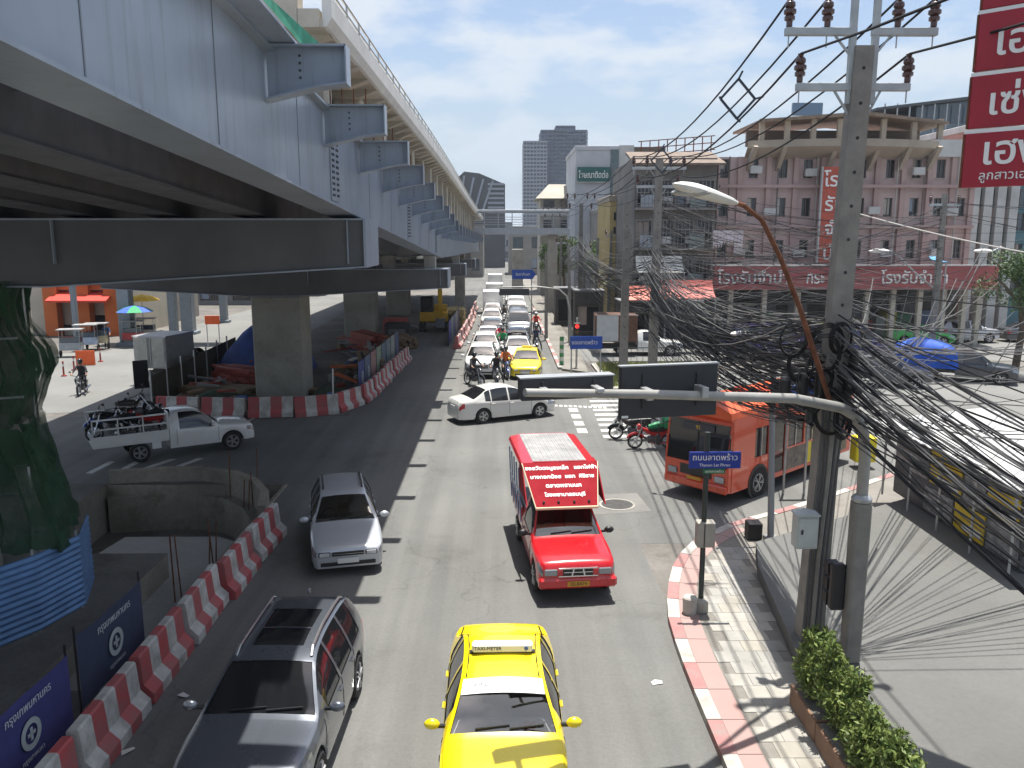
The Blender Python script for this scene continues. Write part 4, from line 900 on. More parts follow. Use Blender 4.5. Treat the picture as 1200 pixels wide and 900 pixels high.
# ================================================================= MOTORCYCLES
mb_body = {'red': paint('bike red', (.42, .02, .02)), 'white': P_white, 'black': paint('bike black', (.015, .015, .017)), 'blue': paint('bike blue', (.02, .06, .3))}
def motorcycle(label, fair):
    t = thing('motorcycle', label, 'motorcycle')
    for y in (-.62, .62):
        b = MB(); b.lathe([(.23, -.035), (.27, -.045), (.29, 0), (.27, .045), (.23, .035)], 18, 'x', (0, y, .29)); o = part('wheel', b, rubber, t, True)
        b = MB(); b.lathe([(.235, -.02), (.205, -.02), (.205, .02), (.235, .02)], 18, 'x', (0, y, .29)); b.lathe([(.06, -.05), (.06, .05)], 10, 'x', (0, y, .29))
        for k in range(6):
            a = k * 1.047; b.bar((0, y, .29), (0, y + math.cos(a) * .21, .29 + math.sin(a) * .21), .015, .02, (1, 0, 0))
        part('rim', b, alloy, o)
        b = MB(); n = 9
        b.tube([(0, y + .33 * math.cos(math.pi * (.15 + .7 * k / n)), .29 + .33 * math.sin(math.pi * (.15 + .7 * k / n))) for k in range(n + 1)], .05, 6); part('mudguard', b, fair, t, True)
    for sx in (-1, 1):
        b = MB(); b.tube([(sx * .07, -.62, .29), (sx * .08, -.47, .72), (sx * .08, -.42, .92)], .022, 6); part('fork', b, alloy, t)
        b = MB(); b.tube([(sx * .1, .62, .29), (sx * .12, .5, .62)], .025, 6); part('shock', b, chrome, t)
        b = MB(); b.tube([(sx * .34, -.38, 1.02), (sx * .37, -.42, 1.16)], .008, 5); o = part('mirror_stem', b, black, t); b = MB(); b.ball((sx * .38, -.42, 1.19), .05, 8, 6, (1.2, .4, .8)); part('mirror', b, black, o, True)
    b = MB(); b.tube([(-.36, -.32, 1.0), (-.12, -.42, .97), (.12, -.42, .97), (.36, -.32, 1.0)], .016, 6); part('handlebar', b, black, t)
    b = MB(); b.ball((0, -.52, .86), .12, 10, 8, (1, .8, 1.1)); h = part('headlamp', b, fair, t, True); b = MB(); b.ball((0, -.58, .86), .085, 10, 6, (1, .6, 1)); part('lens', b, lamp_clear, h, True)
    b = MB(); b.tube([(0, -.42, .82), (0, -.25, .72), (0, .0, .60), (0, .3, .62), (0, .7, .72)], [.05, .09, .10, .11, .06], 8); part('fairing', b, fair, t, True)
    b = MB(); b.cbox(0, .0, .36, .24, .36, .26, .05); part('engine', b, mat('engine grey', (.12, .12, .125), .5, .5), t)
    b = MB(); b.tube([(0, -.12, .74), (0, .1, .76), (0, .38, .79), (0, .72, .83)], [.07, .12, .13, .07], 8); part('seat', b, black, t, True)
    b = MB(); b.tube([(.1, -.1, .28), (.16, .2, .24), (.17, .75, .34)], [.025, .03, .05], 8); part('exhaust', b, chrome, t, True)
    b = MB(); b.box(-.1, .78, .5, .1, .80, .62); part('number_plate', b, plate_white, t)
    b = MB(); b.tube([(-.08, .05, .26), (-.22, .08, .05), (-.24, .1, .02)], .012, 5); part('kickstand', b, black, t)
    return t
moto = motorcycle('white and red motorcycle with green delivery box leaning by the bus', mb_body['red'])
def bike(label, loc, rz, col, group=None, lean=0., first=False, pitch=0.):
    o = moto if first else clone(moto, None, {'bike red': mb_body[col]}); o.location = loc; o.rotation_euler = (pitch, lean, rz); o['label'] = label
    if group: o['group'] = group
    return o
p = G(765, 528); bike('white and red motorcycle with green delivery box parked before the bus', p + Vector((0, .35, 0)), R(-86), 'red', 'parked motorcycles', .18, True)
bike('dark parked motorcycle behind the green delivery box', (5.0, 31.0, 0), R(-92), 'black', 'parked motorcycles', .16)
bike('white parked motorcycle half hidden behind the traffic board', (5.4, 32.4, 0), R(-88), 'white', 'parked motorcycles', .16)
for k, (lx, ly, lz, rz_, ln, cc, lab) in enumerate(((.35, .95, .78, R(4), .1, 'black', 'black motorcycle nearest the cab on the pickup bed'), (-.3, 1.0, .78, R(176), -.12, 'red', 'red motorcycle standing beside the headboard on the pickup bed'), (.1, 1.75, .80, R(82), .2, 'black', 'black motorcycle lying across the middle of the pickup bed'), (.42, 2.05, .78, R(10), .14, 'blue', 'blue motorcycle along the near side of the pickup bed'), (-.35, 2.1, .78, R(172), -.1, 'black', 'black motorcycle at the tail end of the pickup bed'), (.0, 1.15, 1.28, R(40), .5, 'black', 'black motorcycle stacked on top of the load behind the cab'))):
    wp = root_matrix(pk) @ Vector((lx, ly, lz)); bike(lab, wp, R(122) + rz_, cc, 'motorcycles on the pickup', ln)
# ================================================================= PEOPLE
skin_m = mat('skin', (.36, .20, .13), .6); helmet_m = {c: mat('helmet ' + c, v, .25, coat=.5) for c, v in (('black', (.015, .015, .017)), ('white', (.7, .7, .7)), ('red', (.4, .02, .02)), ('blue', (.03, .08, .35)))}
def person(label, pose, shirt, pants, loc, rz, helmet=None, hair=None, group=None):
    J, E, rad = dict(pose), [], {}
    chain = [('pelvis', 'waist', .15, .125), ('waist', 'chest', .125, .15), ('chest', 'neck', .15, .055), ('neck', 'head', .055, .085), ('head', 'crown', .085, .075)]
    for s in 'lr': chain += [('chest', 'sh' + s, .15, .065), ('sh' + s, 'el' + s, .065, .045), ('el' + s, 'wr' + s, .045, .03), ('wr' + s, 'ha' + s, .03, .035), ('pelvis', 'hip' + s, .15, .10), ('hip' + s, 'kn' + s, .10, .065), ('kn' + s, 'an' + s, .065, .042), ('an' + s, 'to' + s, .042, .035)]
    for s, sg_ in (('l', 1), ('r', -1)):
        wr, ha = Vector(J['wr' + s]), Vector(J['ha' + s]); d = (ha - wr).normalized(); sd_ = d.cross(Vector((0, 0, 1)));
        sd_ = sd_.normalized() if sd_.length > .01 else Vector((1, 0, 0))
        for k, (o_, ln_) in enumerate(((-.03, .07), (-.01, .08), (.01, .078), (.03, .062))):
            J['f%d%s' % (k, s)] = ha + sd_ * o_ + d * ln_ * .5; J['g%d%s' % (k, s)] = ha + sd_ * o_ * 1.1 + d * ln_ * .8 + Vector((0, 0, -.03))
            chain += [('ha' + s, 'f%d%s' % (k, s), .035, .009), ('f%d%s' % (k, s), 'g%d%s' % (k, s), .009, .008)]
        J['t' + s] = wr.lerp(ha, .5) - sd_ * sg_ * .055 + d * .02; chain.append(('wr' + s, 't' + s, .03, .010))
    hd = Vector(J['head']); J['nose'] = hd + Vector((0, -.105, .0)); chain.append(('head', 'nose', .085, .018))
    names = list(J); ix = {n: i for i, n in enumerate(names)}
    for a, c, ra, rc in chain: E.append((ix[a], ix[c])); rad[a] = max(rad.get(a, 0), ra); rad[c] = max(rad.get(c, 0), rc)
    me = bpy.data.meshes.new('person'); me.from_pydata([tuple(J[n]) for n in names], E, [])
    o = bpy.data.objects.new('tmp', me); C.objects.link(o); o.modifiers.new('s', 'SKIN'); ss = o.modifiers.new('u', 'SUBSURF'); ss.levels = ss.render_levels = 1
    for n in names: sv = me.skin_vertices[0].data[ix[n]]; sv.radius = (rad[n], rad[n]); sv.use_root = n == 'pelvis'
    m2 = bpy.data.meshes.new_from_object(o.evaluated_get(bpy.context.evaluated_depsgraph_get())); bpy.data.objects.remove(o); m2.name = 'person'
    m2.materials.clear()
    for m_ in (shirt, pants, skin_m, black): m2.materials.append(m_)
    hz = Vector(J['neck']); keyp = [(Vector(J[n]), i) for n, i in [('chest', 0), ('waist', 0), ('shl', 0), ('shr', 0), ('ell', 0), ('elr', 0), ('pelvis', 1), ('hipl', 1), ('hipr', 1), ('knl', 1), ('knr', 1), ('anl', 1), ('anr', 1), ('tol', 3), ('tor', 3), ('neck', 2), ('head', 2), ('crown', 2), ('wrl', 2), ('wrr', 2), ('hal', 2), ('har', 2)]]
    for p_ in m2.polygons: p_.use_smooth = True; p_.material_index = min(keyp, key=lambda q: (q[0] - p_.center).length)[1]
    o = obj('person', m2); o.location = loc; o.rotation_euler = (0, 0, rz); tag(o, label, 'person', group)
    c_ = (hd + Vector(J['crown'])) / 2
    if helmet:
        b = MB(); b.ball((hd.x, hd.y + .01, hd.z + .05), .145, 14, 10, (.95, 1.05, 1.0)); hm = part('helmet', b, helmet_m[helmet], o, True)
        b = MB(); b.ball((hd.x, hd.y - .05, hd.z + .03), .112, 12, 8, (1, 1, .62)); part('visor', b, glass_dark, hm, True)
    else:
        b = MB(); b.ball((hd.x, hd.y + .025, hd.z + .06), .105, 12, 8, (.95, 1.05, 1.0)); part('hair', b, ink, o, True)
        for s in (-1, 1): b = MB(); b.ball((hd.x + s * .035, hd.y - .082, hd.z + .02), .012, 6, 5); part('eye', b, ink, o, True)
    return o
def ride(foot=False):
    d = dict(pelvis=(0, .18, .92), waist=(0, .14, 1.08), chest=(0, .06, 1.30), neck=(0, .02, 1.47), head=(0, -.02, 1.60), crown=(0, -.02, 1.70))
    for s, g in (('l', 1), ('r', -1)):
        d.update({'sh' + s: (g * .19, .05, 1.38), 'el' + s: (g * .30, -.12, 1.16), 'wr' + s: (g * .33, -.30, 1.06), 'ha' + s: (g * .33, -.37, 1.045), 'hip' + s: (g * .12, .14, .88), 'kn' + s: (g * .22, -.22, .78)})
        if foot and g > 0: d.update({'kn' + s: (g * .30, -.1, .55), 'an' + s: (g * .38, .02, .10), 'to' + s: (g * .40, -.12, .045)})
        else: d.update({'an' + s: (g * .20, -.02, .40), 'to' + s: (g * .20, -.16, .34)})
    return d
def stand(arm=0.):
    d = dict(pelvis=(0, 0, .95), waist=(0, 0, 1.10), chest=(0, -.01, 1.32), neck=(0, -.02, 1.50), head=(0, -.04, 1.60), crown=(0, -.03, 1.70))
    for s, g in (('l', 1), ('r', -1)): d.update({'sh' + s: (g * .19, 0, 1.42), 'el' + s: (g * .25, -.02 - arm * .1, 1.15), 'wr' + s: (g * .24, -.08 - arm * .25, .93 + arm * .15), 'ha' + s: (g * .23, -.11 - arm * .3, .86 + arm * .18), 'hip' + s: (g * .10, 0, .90), 'kn' + s: (g * .11, -.02, .50), 'an' + s: (g * .12, .02, .09), 'to' + s: (g * .13, -.12, .045)})
    return d
cl = lambda n, c: mat('cloth ' + n, c, .85, var=.15, vscale=6)
def rider(lab_p, lab_b, x, y, rz, shirt, hel, col, foot=True):
    bike(lab_b, (x, y, 0), rz, col, 'motorcycles in traffic'); person(lab_p, ride(foot), cl(*shirt), cl('dark trousers', (.03, .032, .04)), (x, y, 0), rz, hel, group='motorcycle riders')
rider('rider in dark clothes on the leftmost motorcycle before the white suv', 'dark motorcycle before the white suv, leftmost of the riders', -1.45, 42.8, R(38), ('charcoal', (.03, .03, .035)), 'black', 'black')
rider('rider in a black jacket between the two queues, foremost', 'black motorcycle between the two queues, foremost', -.28, 42.9, R(4), ('black', (.015, .015, .02)), 'black', 'black')
rider('rider in an orange shirt beside the yellow taxi at the lights', 'blue motorcycle beside the yellow taxi at the lights', .22, 45.2, R(8), ('orange', (.5, .13, .03)), 'black', 'blue')
rider('rider in a green jacket squeezing between the white sedans', 'black motorcycle under the rider in the green jacket', .05, 54.5, R(2), ('green', (.02, .22, .08)), 'black', 'black')
rider('rider in a red shirt between the queued sedans', 'red motorcycle between the queued sedans', -.08, 57.2, R(2), ('red', (.5, .03, .06)), 'white', 'red')
rider('rider in dark clothes along the right kerb beside the sedans', 'dark motorcycle along the right kerb beside the sedans', 2.35, 56.2, R(2), ('navy', (.03, .04, .08)), 'black', 'black')
rider('rider in a red vest by the kerb beside the grey minibus', 'white motorcycle by the kerb beside the grey minibus', 2.75, 66, R(0), ('red vest', (.6, .06, .03)), 'white', 'white')
rider('rider between the queues far up beside the box truck', 'dark motorcycle between the queues beside the box truck', .2, 74, 0, ('grey', (.1, .1, .1)), 'black', 'black')
m_ = G(97, 462); rider('rider in dark clothes alone on the sunny left road', 'dark motorcycle alone on the sunny left road', m_.x, m_.y, R(12), ('charcoal', (.03, .03, .035)), 'black', 'black', False)
m_ = G(126, 408); person('person in a blue shirt standing by the roadside food carts', stand(.6), cl('blue', (.06, .13, .28)), cl('dark trousers', (.03, .032, .04)), (m_.x, m_.y, 0), R(20))
m_ = G(155, 404); person('person in a red shirt standing by the red food cart', stand(.3), cl('red', (.5, .03, .06)), cl('dark trousers', (.03, .032, .04)), (m_.x, m_.y, 0), R(-60))
b = MB(); b.box(-.2, .38, .86, .2, .8, 1.2, .03); bxo = part('delivery_box', b, mat('delivery green', (.01, .28, .10), .5), moto)
b = MB(); b.tube([(0, -.15, .86), (0, .15, .93), (0, .36, .98)], [.08, .13, .12], 8); part('rain_cover', b, mat('delivery green', (.01, .28, .10), .5), moto, True)
# ================================================================= POLES, SIGNS AND CABLES ON THE RIGHT
pole_m = mat('weathered pole concrete', (.27, .255, .225), .9, col2=(.17, .16, .145), vscale=2.2, bump=.25, bscale=18)
ins_m = mat('brown porcelain', (.075, .032, .025), .25, spec=.7); arm_m = mat('pale crossarm', (.40, .43, .44), .6, var=.15)
insb = MB(); insb.lathe([(.03, 0), (.05, .02), (.05, .1), (.085, .12), (.085, .17), (.06, .19), (.10, .22), (.10, .27), (.065, .30), (.085, .33), (.08, .38), (.04, .42), (.05, .46), (.0, .47)], 12)
INS = mesh_from('insulator', insb, ins_m, True)
P1 = Vector((5.66, 14.2, 0)); P2 = Vector((7.0, 38, 0)); P3 = Vector((6.6, 70, 0)); P4 = Vector((6.2, 102, 0))
def power_pole(label, base, top, h, arms, w0=.42, w1=.30, group='utility poles', name='utility_pole'):
    t = thing(name, label, 'pole', base, 0, group); tx_ = top - base.x
    b = MB(); vs = []
    for z, w_ in ((0, w0), (h, w1)):
        for sx, sy in ((-1, -1), (1, -1), (1, 1), (-1, 1)): vs.append((sx * w_ / 2 + tx_ * z / h, sy * w_ * .42, z))
    b.convex(vs, [[0, 1, 2, 3], [4, 5, 6, 7], [0, 1, 5, 4], [1, 2, 6, 5], [2, 3, 7, 6], [3, 0, 4, 7]]); sh = part('shaft', b, pole_m, t)
    for k in range(int(h / .55)):
        z = 1.6 + k * .55
        if z > h - .2: break
        ww = w0 + (w1 - w0) * z / h; b = MB(); b.cyl((tx_ * z / h, -ww * .42 - .004, z), (tx_ * z / h, -ww * .42 + .01, z), .03, n=8); part('bolt_hole', b, ink, sh)
    tips = []
    for (x0, x1, z, xs) in arms:
        b = MB(); b.box(min(x0, x1) + tx_, -.06, z - .06, max(x0, x1) + tx_, .06, z + .06, .006); a_ = part('crossarm', b, arm_m, t)
        b = MB(); b.bar((x0 + tx_, 0, z - .45), (x0 + (x1 - x0) * .3 + tx_, 0, z - .05), .04, .03); part('arm_brace', b, arm_m, a_)
        for x in xs:
            o = obj('insulator', INS, a_); o.location = (x + tx_, 0, z + .06); tips.append(base + Vector((x + tx_, 0, z + .52)))
            b = MB(); b.cyl((x + tx_, 0, z - .25), (x + tx_, 0, z + .07), .012, n=5); part('pin', b, galv, a_)
    return t, tips
pp, T1 = power_pole('tall concrete utility pole carrying brown insulators beside the hedge', P1, 5.90, 10.75, [(-.12, -1.28, 10.98, (-1.22, -.60)), (.14, 1.2, 10.98, (.55, 1.14)), (-.15, -1.05, 10.12, (-1.0,)), (.15, .82, 10.12, (.78,))])
for x in (-.17, .20):
    b = MB(); b.box(x + .24 - .05, -.05, 9.85, x + .24 + .05, .05, 12.6, .005); part('steel_upright', b, arm_m, pp)
b = MB(); b.box(-.12, -.06, 11.9, .9, .06, 12.0); part('crossarm', b, arm_m, pp)
a2 = [(-.1, -1.2, 10.7, (-1.15, -.55)), (.1, 1.2, 10.7, (.5, 1.1)), (-.1, -1.0, 9.9, (-.95,)), (.1, .9, 9.9, (.85,))]
_, T2 = power_pole('second concrete utility pole along the right road, before the old shophouses', P2, 7.05, 11.1, a2)
_, T3 = power_pole('third concrete utility pole farther along the right pavement', P3, 6.6, 10.4, a2)
_, T4 = power_pole('fourth concrete utility pole far along the right pavement', P4, 6.2, 10.4, a2)
_, TX = power_pole('twin concrete pole standing right behind the second utility pole', P2 + Vector((-.9, 3, 0)), P2.x - .9, 9.3, [])
P5 = A(1092, 400, 46); P5.z = 0
_, T5 = power_pole('concrete pole with a short crossarm in front of the pink building', P5, P5.x, 10.0, [(-.8, .9, 9.4, (-.75, .0, .8))], .34, .24)
for i, (px, D, h) in enumerate(((640, 62, 6.5), (655, 78, 7.5), (668, 60, 7.2), (683, 72, 7.0), (697, 66, 7.6), (712, 70, 8.2), (735, 60, 7.8))):
    q = A(px, 400, D); power_pole('thin grey pole among the far cables, %s from the road' % ORD[i], Vector((q.x, D, 0)), q.x + random.uniform(-.2, .2), h, [(-.5, .5, h - .4, (-.45, .45))] if i % 2 else [], .26, .18)
def sagpath(a, b, sag, n=16): return [a.lerp(b, i / n) - Vector((0, 0, 4 * sag * (i / n) * (1 - i / n))) for i in range(n + 1)]
def cable(name, label, grp, a, b, sag, r, m=wire_m, n=14, k=5):
    mb = MB(); mb.tube(sagpath(Vector(a), Vector(b), sag, n), r, k, True); return tag(part(name, mb, m, None, True), label, 'cable', grp)
SIDE = ['outer left upper', 'inner left upper', 'inner right upper', 'outer right upper', 'left lower', 'right lower']
for i in range(6):
    back = T1[i] + Vector((.4 - .05 * i, -34, .4))
    cable('power_line', 'thick black power line over the %s insulator, towards the camera' % SIDE[i], 'power lines', T1[i], back, .9, .021)
    cable('power_line', 'thick black power line from the %s insulator to the second pole' % SIDE[i], 'power lines', T1[i], T2[i], .75, .021)
    cable('power_line', 'black power line from the %s insulator of the second pole onward' % SIDE[i], 'power lines', T2[i], T3[i], .7, .02)
    cable('power_line', 'far black power line on the %s side beyond the third pole' % SIDE[i], 'power lines', T3[i], T4[i], .6, .02)
for i, D_ in enumerate((19.5, 31)):
    f = (D_ - 14.2) / (38 - 14.2); pts = [sagpath(T1[k], T2[k], .75, 40)[int(f * 40)] for k in (0, 1, 4)]
    c_ = sum(pts, Vector()) / 3; b = MB()
    ring_ = [c_ + Vector((0, 0, .42)), c_ + Vector((.38, 0, 0)), c_ + Vector((0, 0, -.42)), c_ + Vector((-.38, 0, 0))]
    for k in range(4): b.bar(ring_[k], ring_[(k + 1) % 4], .035, .05); b.bar(ring_[k], ring_[k] + (ring_[k] - c_) * .28 + Vector((.08, 0, .05)), .03, .04)
    tag(part('line_spacer', b, mat('spacer plastic', (.03, .04, .06), .4)), 'diamond shaped spacer holding the power lines, %s' % ('nearer one' if i == 0 else 'one close to the second pole'), 'spacer')
rnd = random.Random(3)
# telecom cables
def fan(n, label, grp, fa, fb, sag, rr, ms):
    for i in range(n): cable('telecom_cable', label, grp, fa(i), fb(i), rnd.uniform(*sag), rnd.uniform(*rr), rnd.choice(ms))
wire_l = mat('dusty cable', (.13, .128, .122), .75, spec=.25); mm3 = [wire_m, wire_m, wire_g, wire_g, wire_l]
fan(64, 'black telecom cable fanning from the pole towards the lower right', 'cable fan on the near pole', lambda i: Vector((5.78 + rnd.uniform(-.18, .3), 14.1 + rnd.uniform(-.2, .2), rnd.uniform(4.3, 6.4))), lambda i: (lambda q: Vector((q[0] + rnd.gauss(0, .22), -6, q[1] + rnd.gauss(0, .3))))(rnd.choice([(5.6, 5.2), (6.2, 4.6), (6.2, 5.0), (6.8, 5.6), (7.6, 5.4)])), (.2, 1.5), (.006, .015), mm3)
fan(6, 'thick black trunk cable in the fan towards the lower right', 'trunk cables on the near pole', lambda i: Vector((5.7 + .06 * i, 14.1, 4.9 + .22 * i)), lambda i: Vector((5.9 + .25 * i, -6, 4.4 + .15 * i)), (.6, 1.2), (.024, .036), [wire_m])
fan(22, 'telecom cable running from the near pole out to the right', 'cables to the right', lambda i: Vector((5.85 + rnd.uniform(-.1, .2), 14.2, rnd.uniform(4.8, 7.2))), lambda i: Vector((rnd.uniform(15, 26), rnd.uniform(14, 34), rnd.uniform(4.5, 7.5))), (.3, 1.3), (.008, .014), mm3)
fan(66, 'sagging telecom cable between the near pole and the second pole', 'cables between the first two poles', lambda i: Vector((5.7 + rnd.uniform(-.35, .3), 14.3, rnd.uniform(4.6, 6.3))), lambda i: Vector((7.0 + rnd.uniform(-.5, .5), 38, rnd.uniform(4.4, 6.6))), (.15, 1.2), (.008, .018), mm3)
fan(4, 'thick grey cable bundle between the near pole and the second pole', 'thick cables between the first two poles', lambda i: Vector((5.6, 14.3, 4.9 + .2 * i)), lambda i: Vector((6.9, 38, 5.2 + .2 * i)), (.5, .9), (.022, .034), [wire_g])
fan(34, 'telecom cable sagging beyond the second pole', 'cables beyond the second pole', lambda i: Vector((7.0 + rnd.uniform(-.5, .5), 38, rnd.uniform(4.4, 6.8))), lambda i: Vector((6.6 + rnd.uniform(-.6, .6), 70, rnd.uniform(4.4, 7.2))), (.2, 1.4), (.012, .024), mm3)
fan(14, 'telecom cable sagging beyond the third pole', 'cables beyond the third pole', lambda i: Vector((6.6 + rnd.uniform(-.5, .5), 70, rnd.uniform(4.6, 7.2))), lambda i: Vector((6.2 + rnd.uniform(-.6, .6), 102, rnd.uniform(4.6, 7.4))), (.3, 1.2), (.02, .03), mm3)
fan(52, 'thin cable strung across the front of the pink building', 'cables across the pink building', lambda i: Vector((7.0, 38, rnd.uniform(5.0, 10.2))), lambda i: Vector((P5.x + rnd.uniform(-.3, .3), 46, rnd.uniform(4.2, 9.6))), (.2, 1.2), (.008, .016), mm3)
fan(16, 'thin cable leaving the short crossarm pole to the right', 'cables right of the pink building', lambda i: Vector((P5.x, 46, rnd.uniform(4.5, 9.7))), lambda i: Vector((46 + rnd.uniform(-3, 3), rnd.uniform(36, 50), rnd.uniform(4.5, 10))), (.2, 1.0), (.008, .016), mm3)
fan(14, 'drooping telecom cable above the bus stop corner', 'cables over the corner', lambda i: Vector((5.6, 14.4, rnd.uniform(4.2, 5.6))), lambda i: Vector((rnd.uniform(6.0, 8.2), rnd.uniform(30, 40), rnd.uniform(3.2, 5.0))), (.4, 1.3), (.008, .016), mm3)
cable('telecom_cable', 'pale grey cable rising from the right edge to the near pole', 'pale cables', (5.95, 14.2, 8.1), (13.5, 14.0, 7.0), .25, .014, mat('pale cable', (.5, .48, .45), .5))
tg = MB(); r9 = random.Random(77)
for i in range(215):
    u = r9.random()
    if u < .52: a_, c_ = Vector((5.7 + r9.uniform(-.5, .4), 14.3, r9.uniform(4.3, 6.4))), Vector((7.0 + r9.uniform(-.8, .6), 38, r9.uniform(4.0, 7.4)))
    elif u < .75: a_, c_ = Vector((7 + r9.uniform(-.4, .4), 38, r9.uniform(4.2, 9.5))), Vector((r9.uniform(12, 34), r9.uniform(44, 57), r9.uniform(3.6, 5.0) if r9.random() < .6 else r9.uniform(6.5, 9)))
    elif u < .9: a_, c_ = Vector((6.6 + r9.uniform(-.6, .6), 70, r9.uniform(4, 8))), Vector((7 + r9.uniform(-.6, .6), 38, r9.uniform(4, 8)))
    else: a_, c_ = Vector((5.85, 14.1, r9.uniform(4.4, 6.8))), Vector((r9.uniform(9, 20), r9.uniform(16, 40), r9.uniform(3.8, 6.8)))
    tg.k = r9.choice((0, 0, 1, 2)); tg.tube(sagpath(a_, c_, r9.uniform(.1, 1.5), 9), r9.uniform(.005, .012) * (1.6 if a_.y > 60 else 1.25), 4, False)
o = part('cable_tangle', tg, [wire_m, wire_g, wire_l]); tag(o, 'mass of thin grey and black cables tangled over the right hand side', 'cables'); o['kind'] = 'stuff'
# coils of slack cable strapped to the near pole
for i in range(11):
    q = Vector((5.72 + rnd.uniform(-.75, .35), 14.0 + rnd.uniform(-.3, .1), rnd.uniform(4.55, 6.0))); r_ = rnd.uniform(.16, .34); b = MB(); tl_ = rnd.uniform(-.5, .5); yw = rnd.uniform(-.9, .9)
    rot = Matrix.Rotation(yw, 3, 'Z') @ Matrix.Rotation(tl_, 3, 'X')
    for t_ in range(3):
        rr_ = r_ * (1 + .07 * t_); b.tube([q + rot @ Vector((math.cos(a * .349) * rr_ * .75, .03 * t_, math.sin(a * .349) * rr_)) for a in range(19)], .014, 5, False)
    o = part('cable_coil', b, wire_m, None, True); tag(o, 'coil of slack black cable strapped to the near pole', 'cable coil', 'coils on the near pole')
for i in range(9):
    q = Vector((5.75 + rnd.uniform(-.9, .4), 13.95, rnd.uniform(4.9, 5.9))); b = MB(); b.cyl(q, q - Vector((0, 0, rnd.uniform(.3, .45))), .085, n=10); b.lathe([(.085, 0), (.06, .05), (.0, .06)], 10, o=q)
    o = part('splice_closure', b, black, None, True); tag(o, 'black cable splice canister hanging in the tangle at the near pole', 'canister', 'splice canisters')
for i in range(5):
    x = 5.55 + .07 * i; b = MB(); b.tube([(x - .1, 13.93 - .01 * i, .15), (x - .06, 13.92, 2.0), (x + .02, 13.93, 3.6), (x + .03 * i, 13.95, 5.0)], .022 if i != 2 else .045, 6); o = part('conduit', b, pole_m if i == 2 else wire_g, None, True); tag(o, 'conduit strapped up the near pole, %s from the left' % ORD[i], 'conduit', 'conduits on the near pole')
# meter cabinet
q = A(943, 620, 13.75); mc = thing('meter_cabinet', 'pale grey metal cabinet fixed to the near pole', 'cabinet', q)
b = MB(); b.box(-.19, -.14, -.32, .19, .12, .28, .015); part('case', b, mat('cabinet paint', (.42, .45, .43), .5, var=.12), mc)
b = MB(); b.box(-.165, -.155, -.28, .165, -.142, .24, .006); d_ = part('door', b, mat('cabinet paint', (.42, .45, .43), .5), mc); b = MB(); b.cbox(-.1, -.165, .0, .03, .02, .08); part('handle', b, black, d_)
b = MB(); b.extr([(-.21, .28), (.21, .28), (.21, .30), (0, .35), (-.21, .30)], 'y', -.17, .13); part('lid', b, arm_m, mc)
# ---- mast arm with the two boards
ma = thing('mast_arm', 'grey steel mast arm reaching left over the road from the forecourt', 'pole', (6.05, 13.3, .42))
b = MB(); b.box(5.91, 13.16, .42, 6.19, 13.44, 3.32, .03); part('pedestal', b, pole_m, ma, world=True)
b = MB(); b.lathe([(.16, 0), (.17, .05), (.13, .10), (.10, .12)], 14, o=(6.05, 13.3, 3.32)); part('collar', b, galv, ma, True, world=True)
SLP = .54
def on_arm(px, py, off=0.):
    r_ = ray(px, py); t_ = (13.3 - 6.05 * SLP + off) / (r_.y - SLP * r_.x); return Vector((r_.x * t_, r_.y * t_, CAMZ + r_.z * t_))
AANG = math.atan(SLP)
b = MB(); b.tube([(6.05, 13.3, 3.4), (6.05, 13.3, 4.1), (5.98, 13.27, 4.5), (5.80, 13.19, 4.80), (5.5, 13.06, 4.97), on_arm(930, 467), on_arm(760, 462), on_arm(615, 460)], [.095, .095, .093, .09, .086, .078, .064, .052], 14); part('arm', b, mat('mast steel', (.30, .295, .275), .55, .2, var=.2, vscale=2), ma, True, world=True)
bd_m = mat('dark board back', (.028, .030, .035), .55, var=.15)
def board(px0, px1, py0, py1, D, label, dep=.10):
    a, c = on_arm(px0, py1, D), on_arm(px1, py0, D); a2_ = on_arm((px0 + px1) / 2, py1, D); t = thing('sign_board', label, 'sign', ((a.x + c.x) / 2, (a.y + c.y) / 2, a2_.z), AANG * .45)
    w_, h = (Vector((c.x, c.y)) - Vector((a.x, a.y))).length, on_arm((px0 + px1) / 2, py0, D).z - a2_.z
    b = MB(); b.box(-w_ / 2, 0, 0, w_ / 2, dep, h, .01); part('back_panel', b, bd_m, t)
    b = MB(); b.box(-w_ / 2 - .02, -.006, h - .006, w_ / 2 + .02, dep + .01, h + .012); part('top_rail', b, galv, t)
    for x in (-w_ * .28, w_ * .28):
        b = MB(); b.box(x - .05, -.30, h * .42, x + .05, -.001, h * .62, .01); k = part('clamp', b, galv, t); b = MB(); b.cyl((x, -.02, h * .2), (x, -.02, h * .85), .018, n=6); part('strut', b, bd_m, k)
    return t, w_, h
tb, bw_, bh_ = board(735, 832, 428, 489, .32, 'large black sign board seen from behind on the mast arm')
b = MB(); b.box(-bw_ / 2 + .02, -.004, .02, -bw_ / 2 + .12, -.001, .055); part('sticker', b, plate_white, tb)
board(617, 712, 442, 468, .30, 'long dark lamp housing at the left tip of the mast arm', .22)
tl = thing('traffic_light', 'black traffic light seen from behind on the pedestal', 'traffic light', (5.9, 13.32, 1.75))
b = MB(); b.box(-.24, .0, -.42, .0, .16, .42, .03); part('housing', b, black, tl)
for k in range(3):
    b = MB(); b.extr([(.0, .11), (.16, .13), (.22, -.02), (.0, -.11)], 'x', -.22, -.02); o = part('visor', b, black, tl); o.location = (-.04, .16, -.27 + .27 * k)
    b = MB(); b.cyl((-.12, .16, -.27 + .27 * k), (-.12, .17, -.27 + .27 * k), .085, n=14); part('lens', b, [lamp_red, lamp_amber, lamp_clear][2 - k], tl)
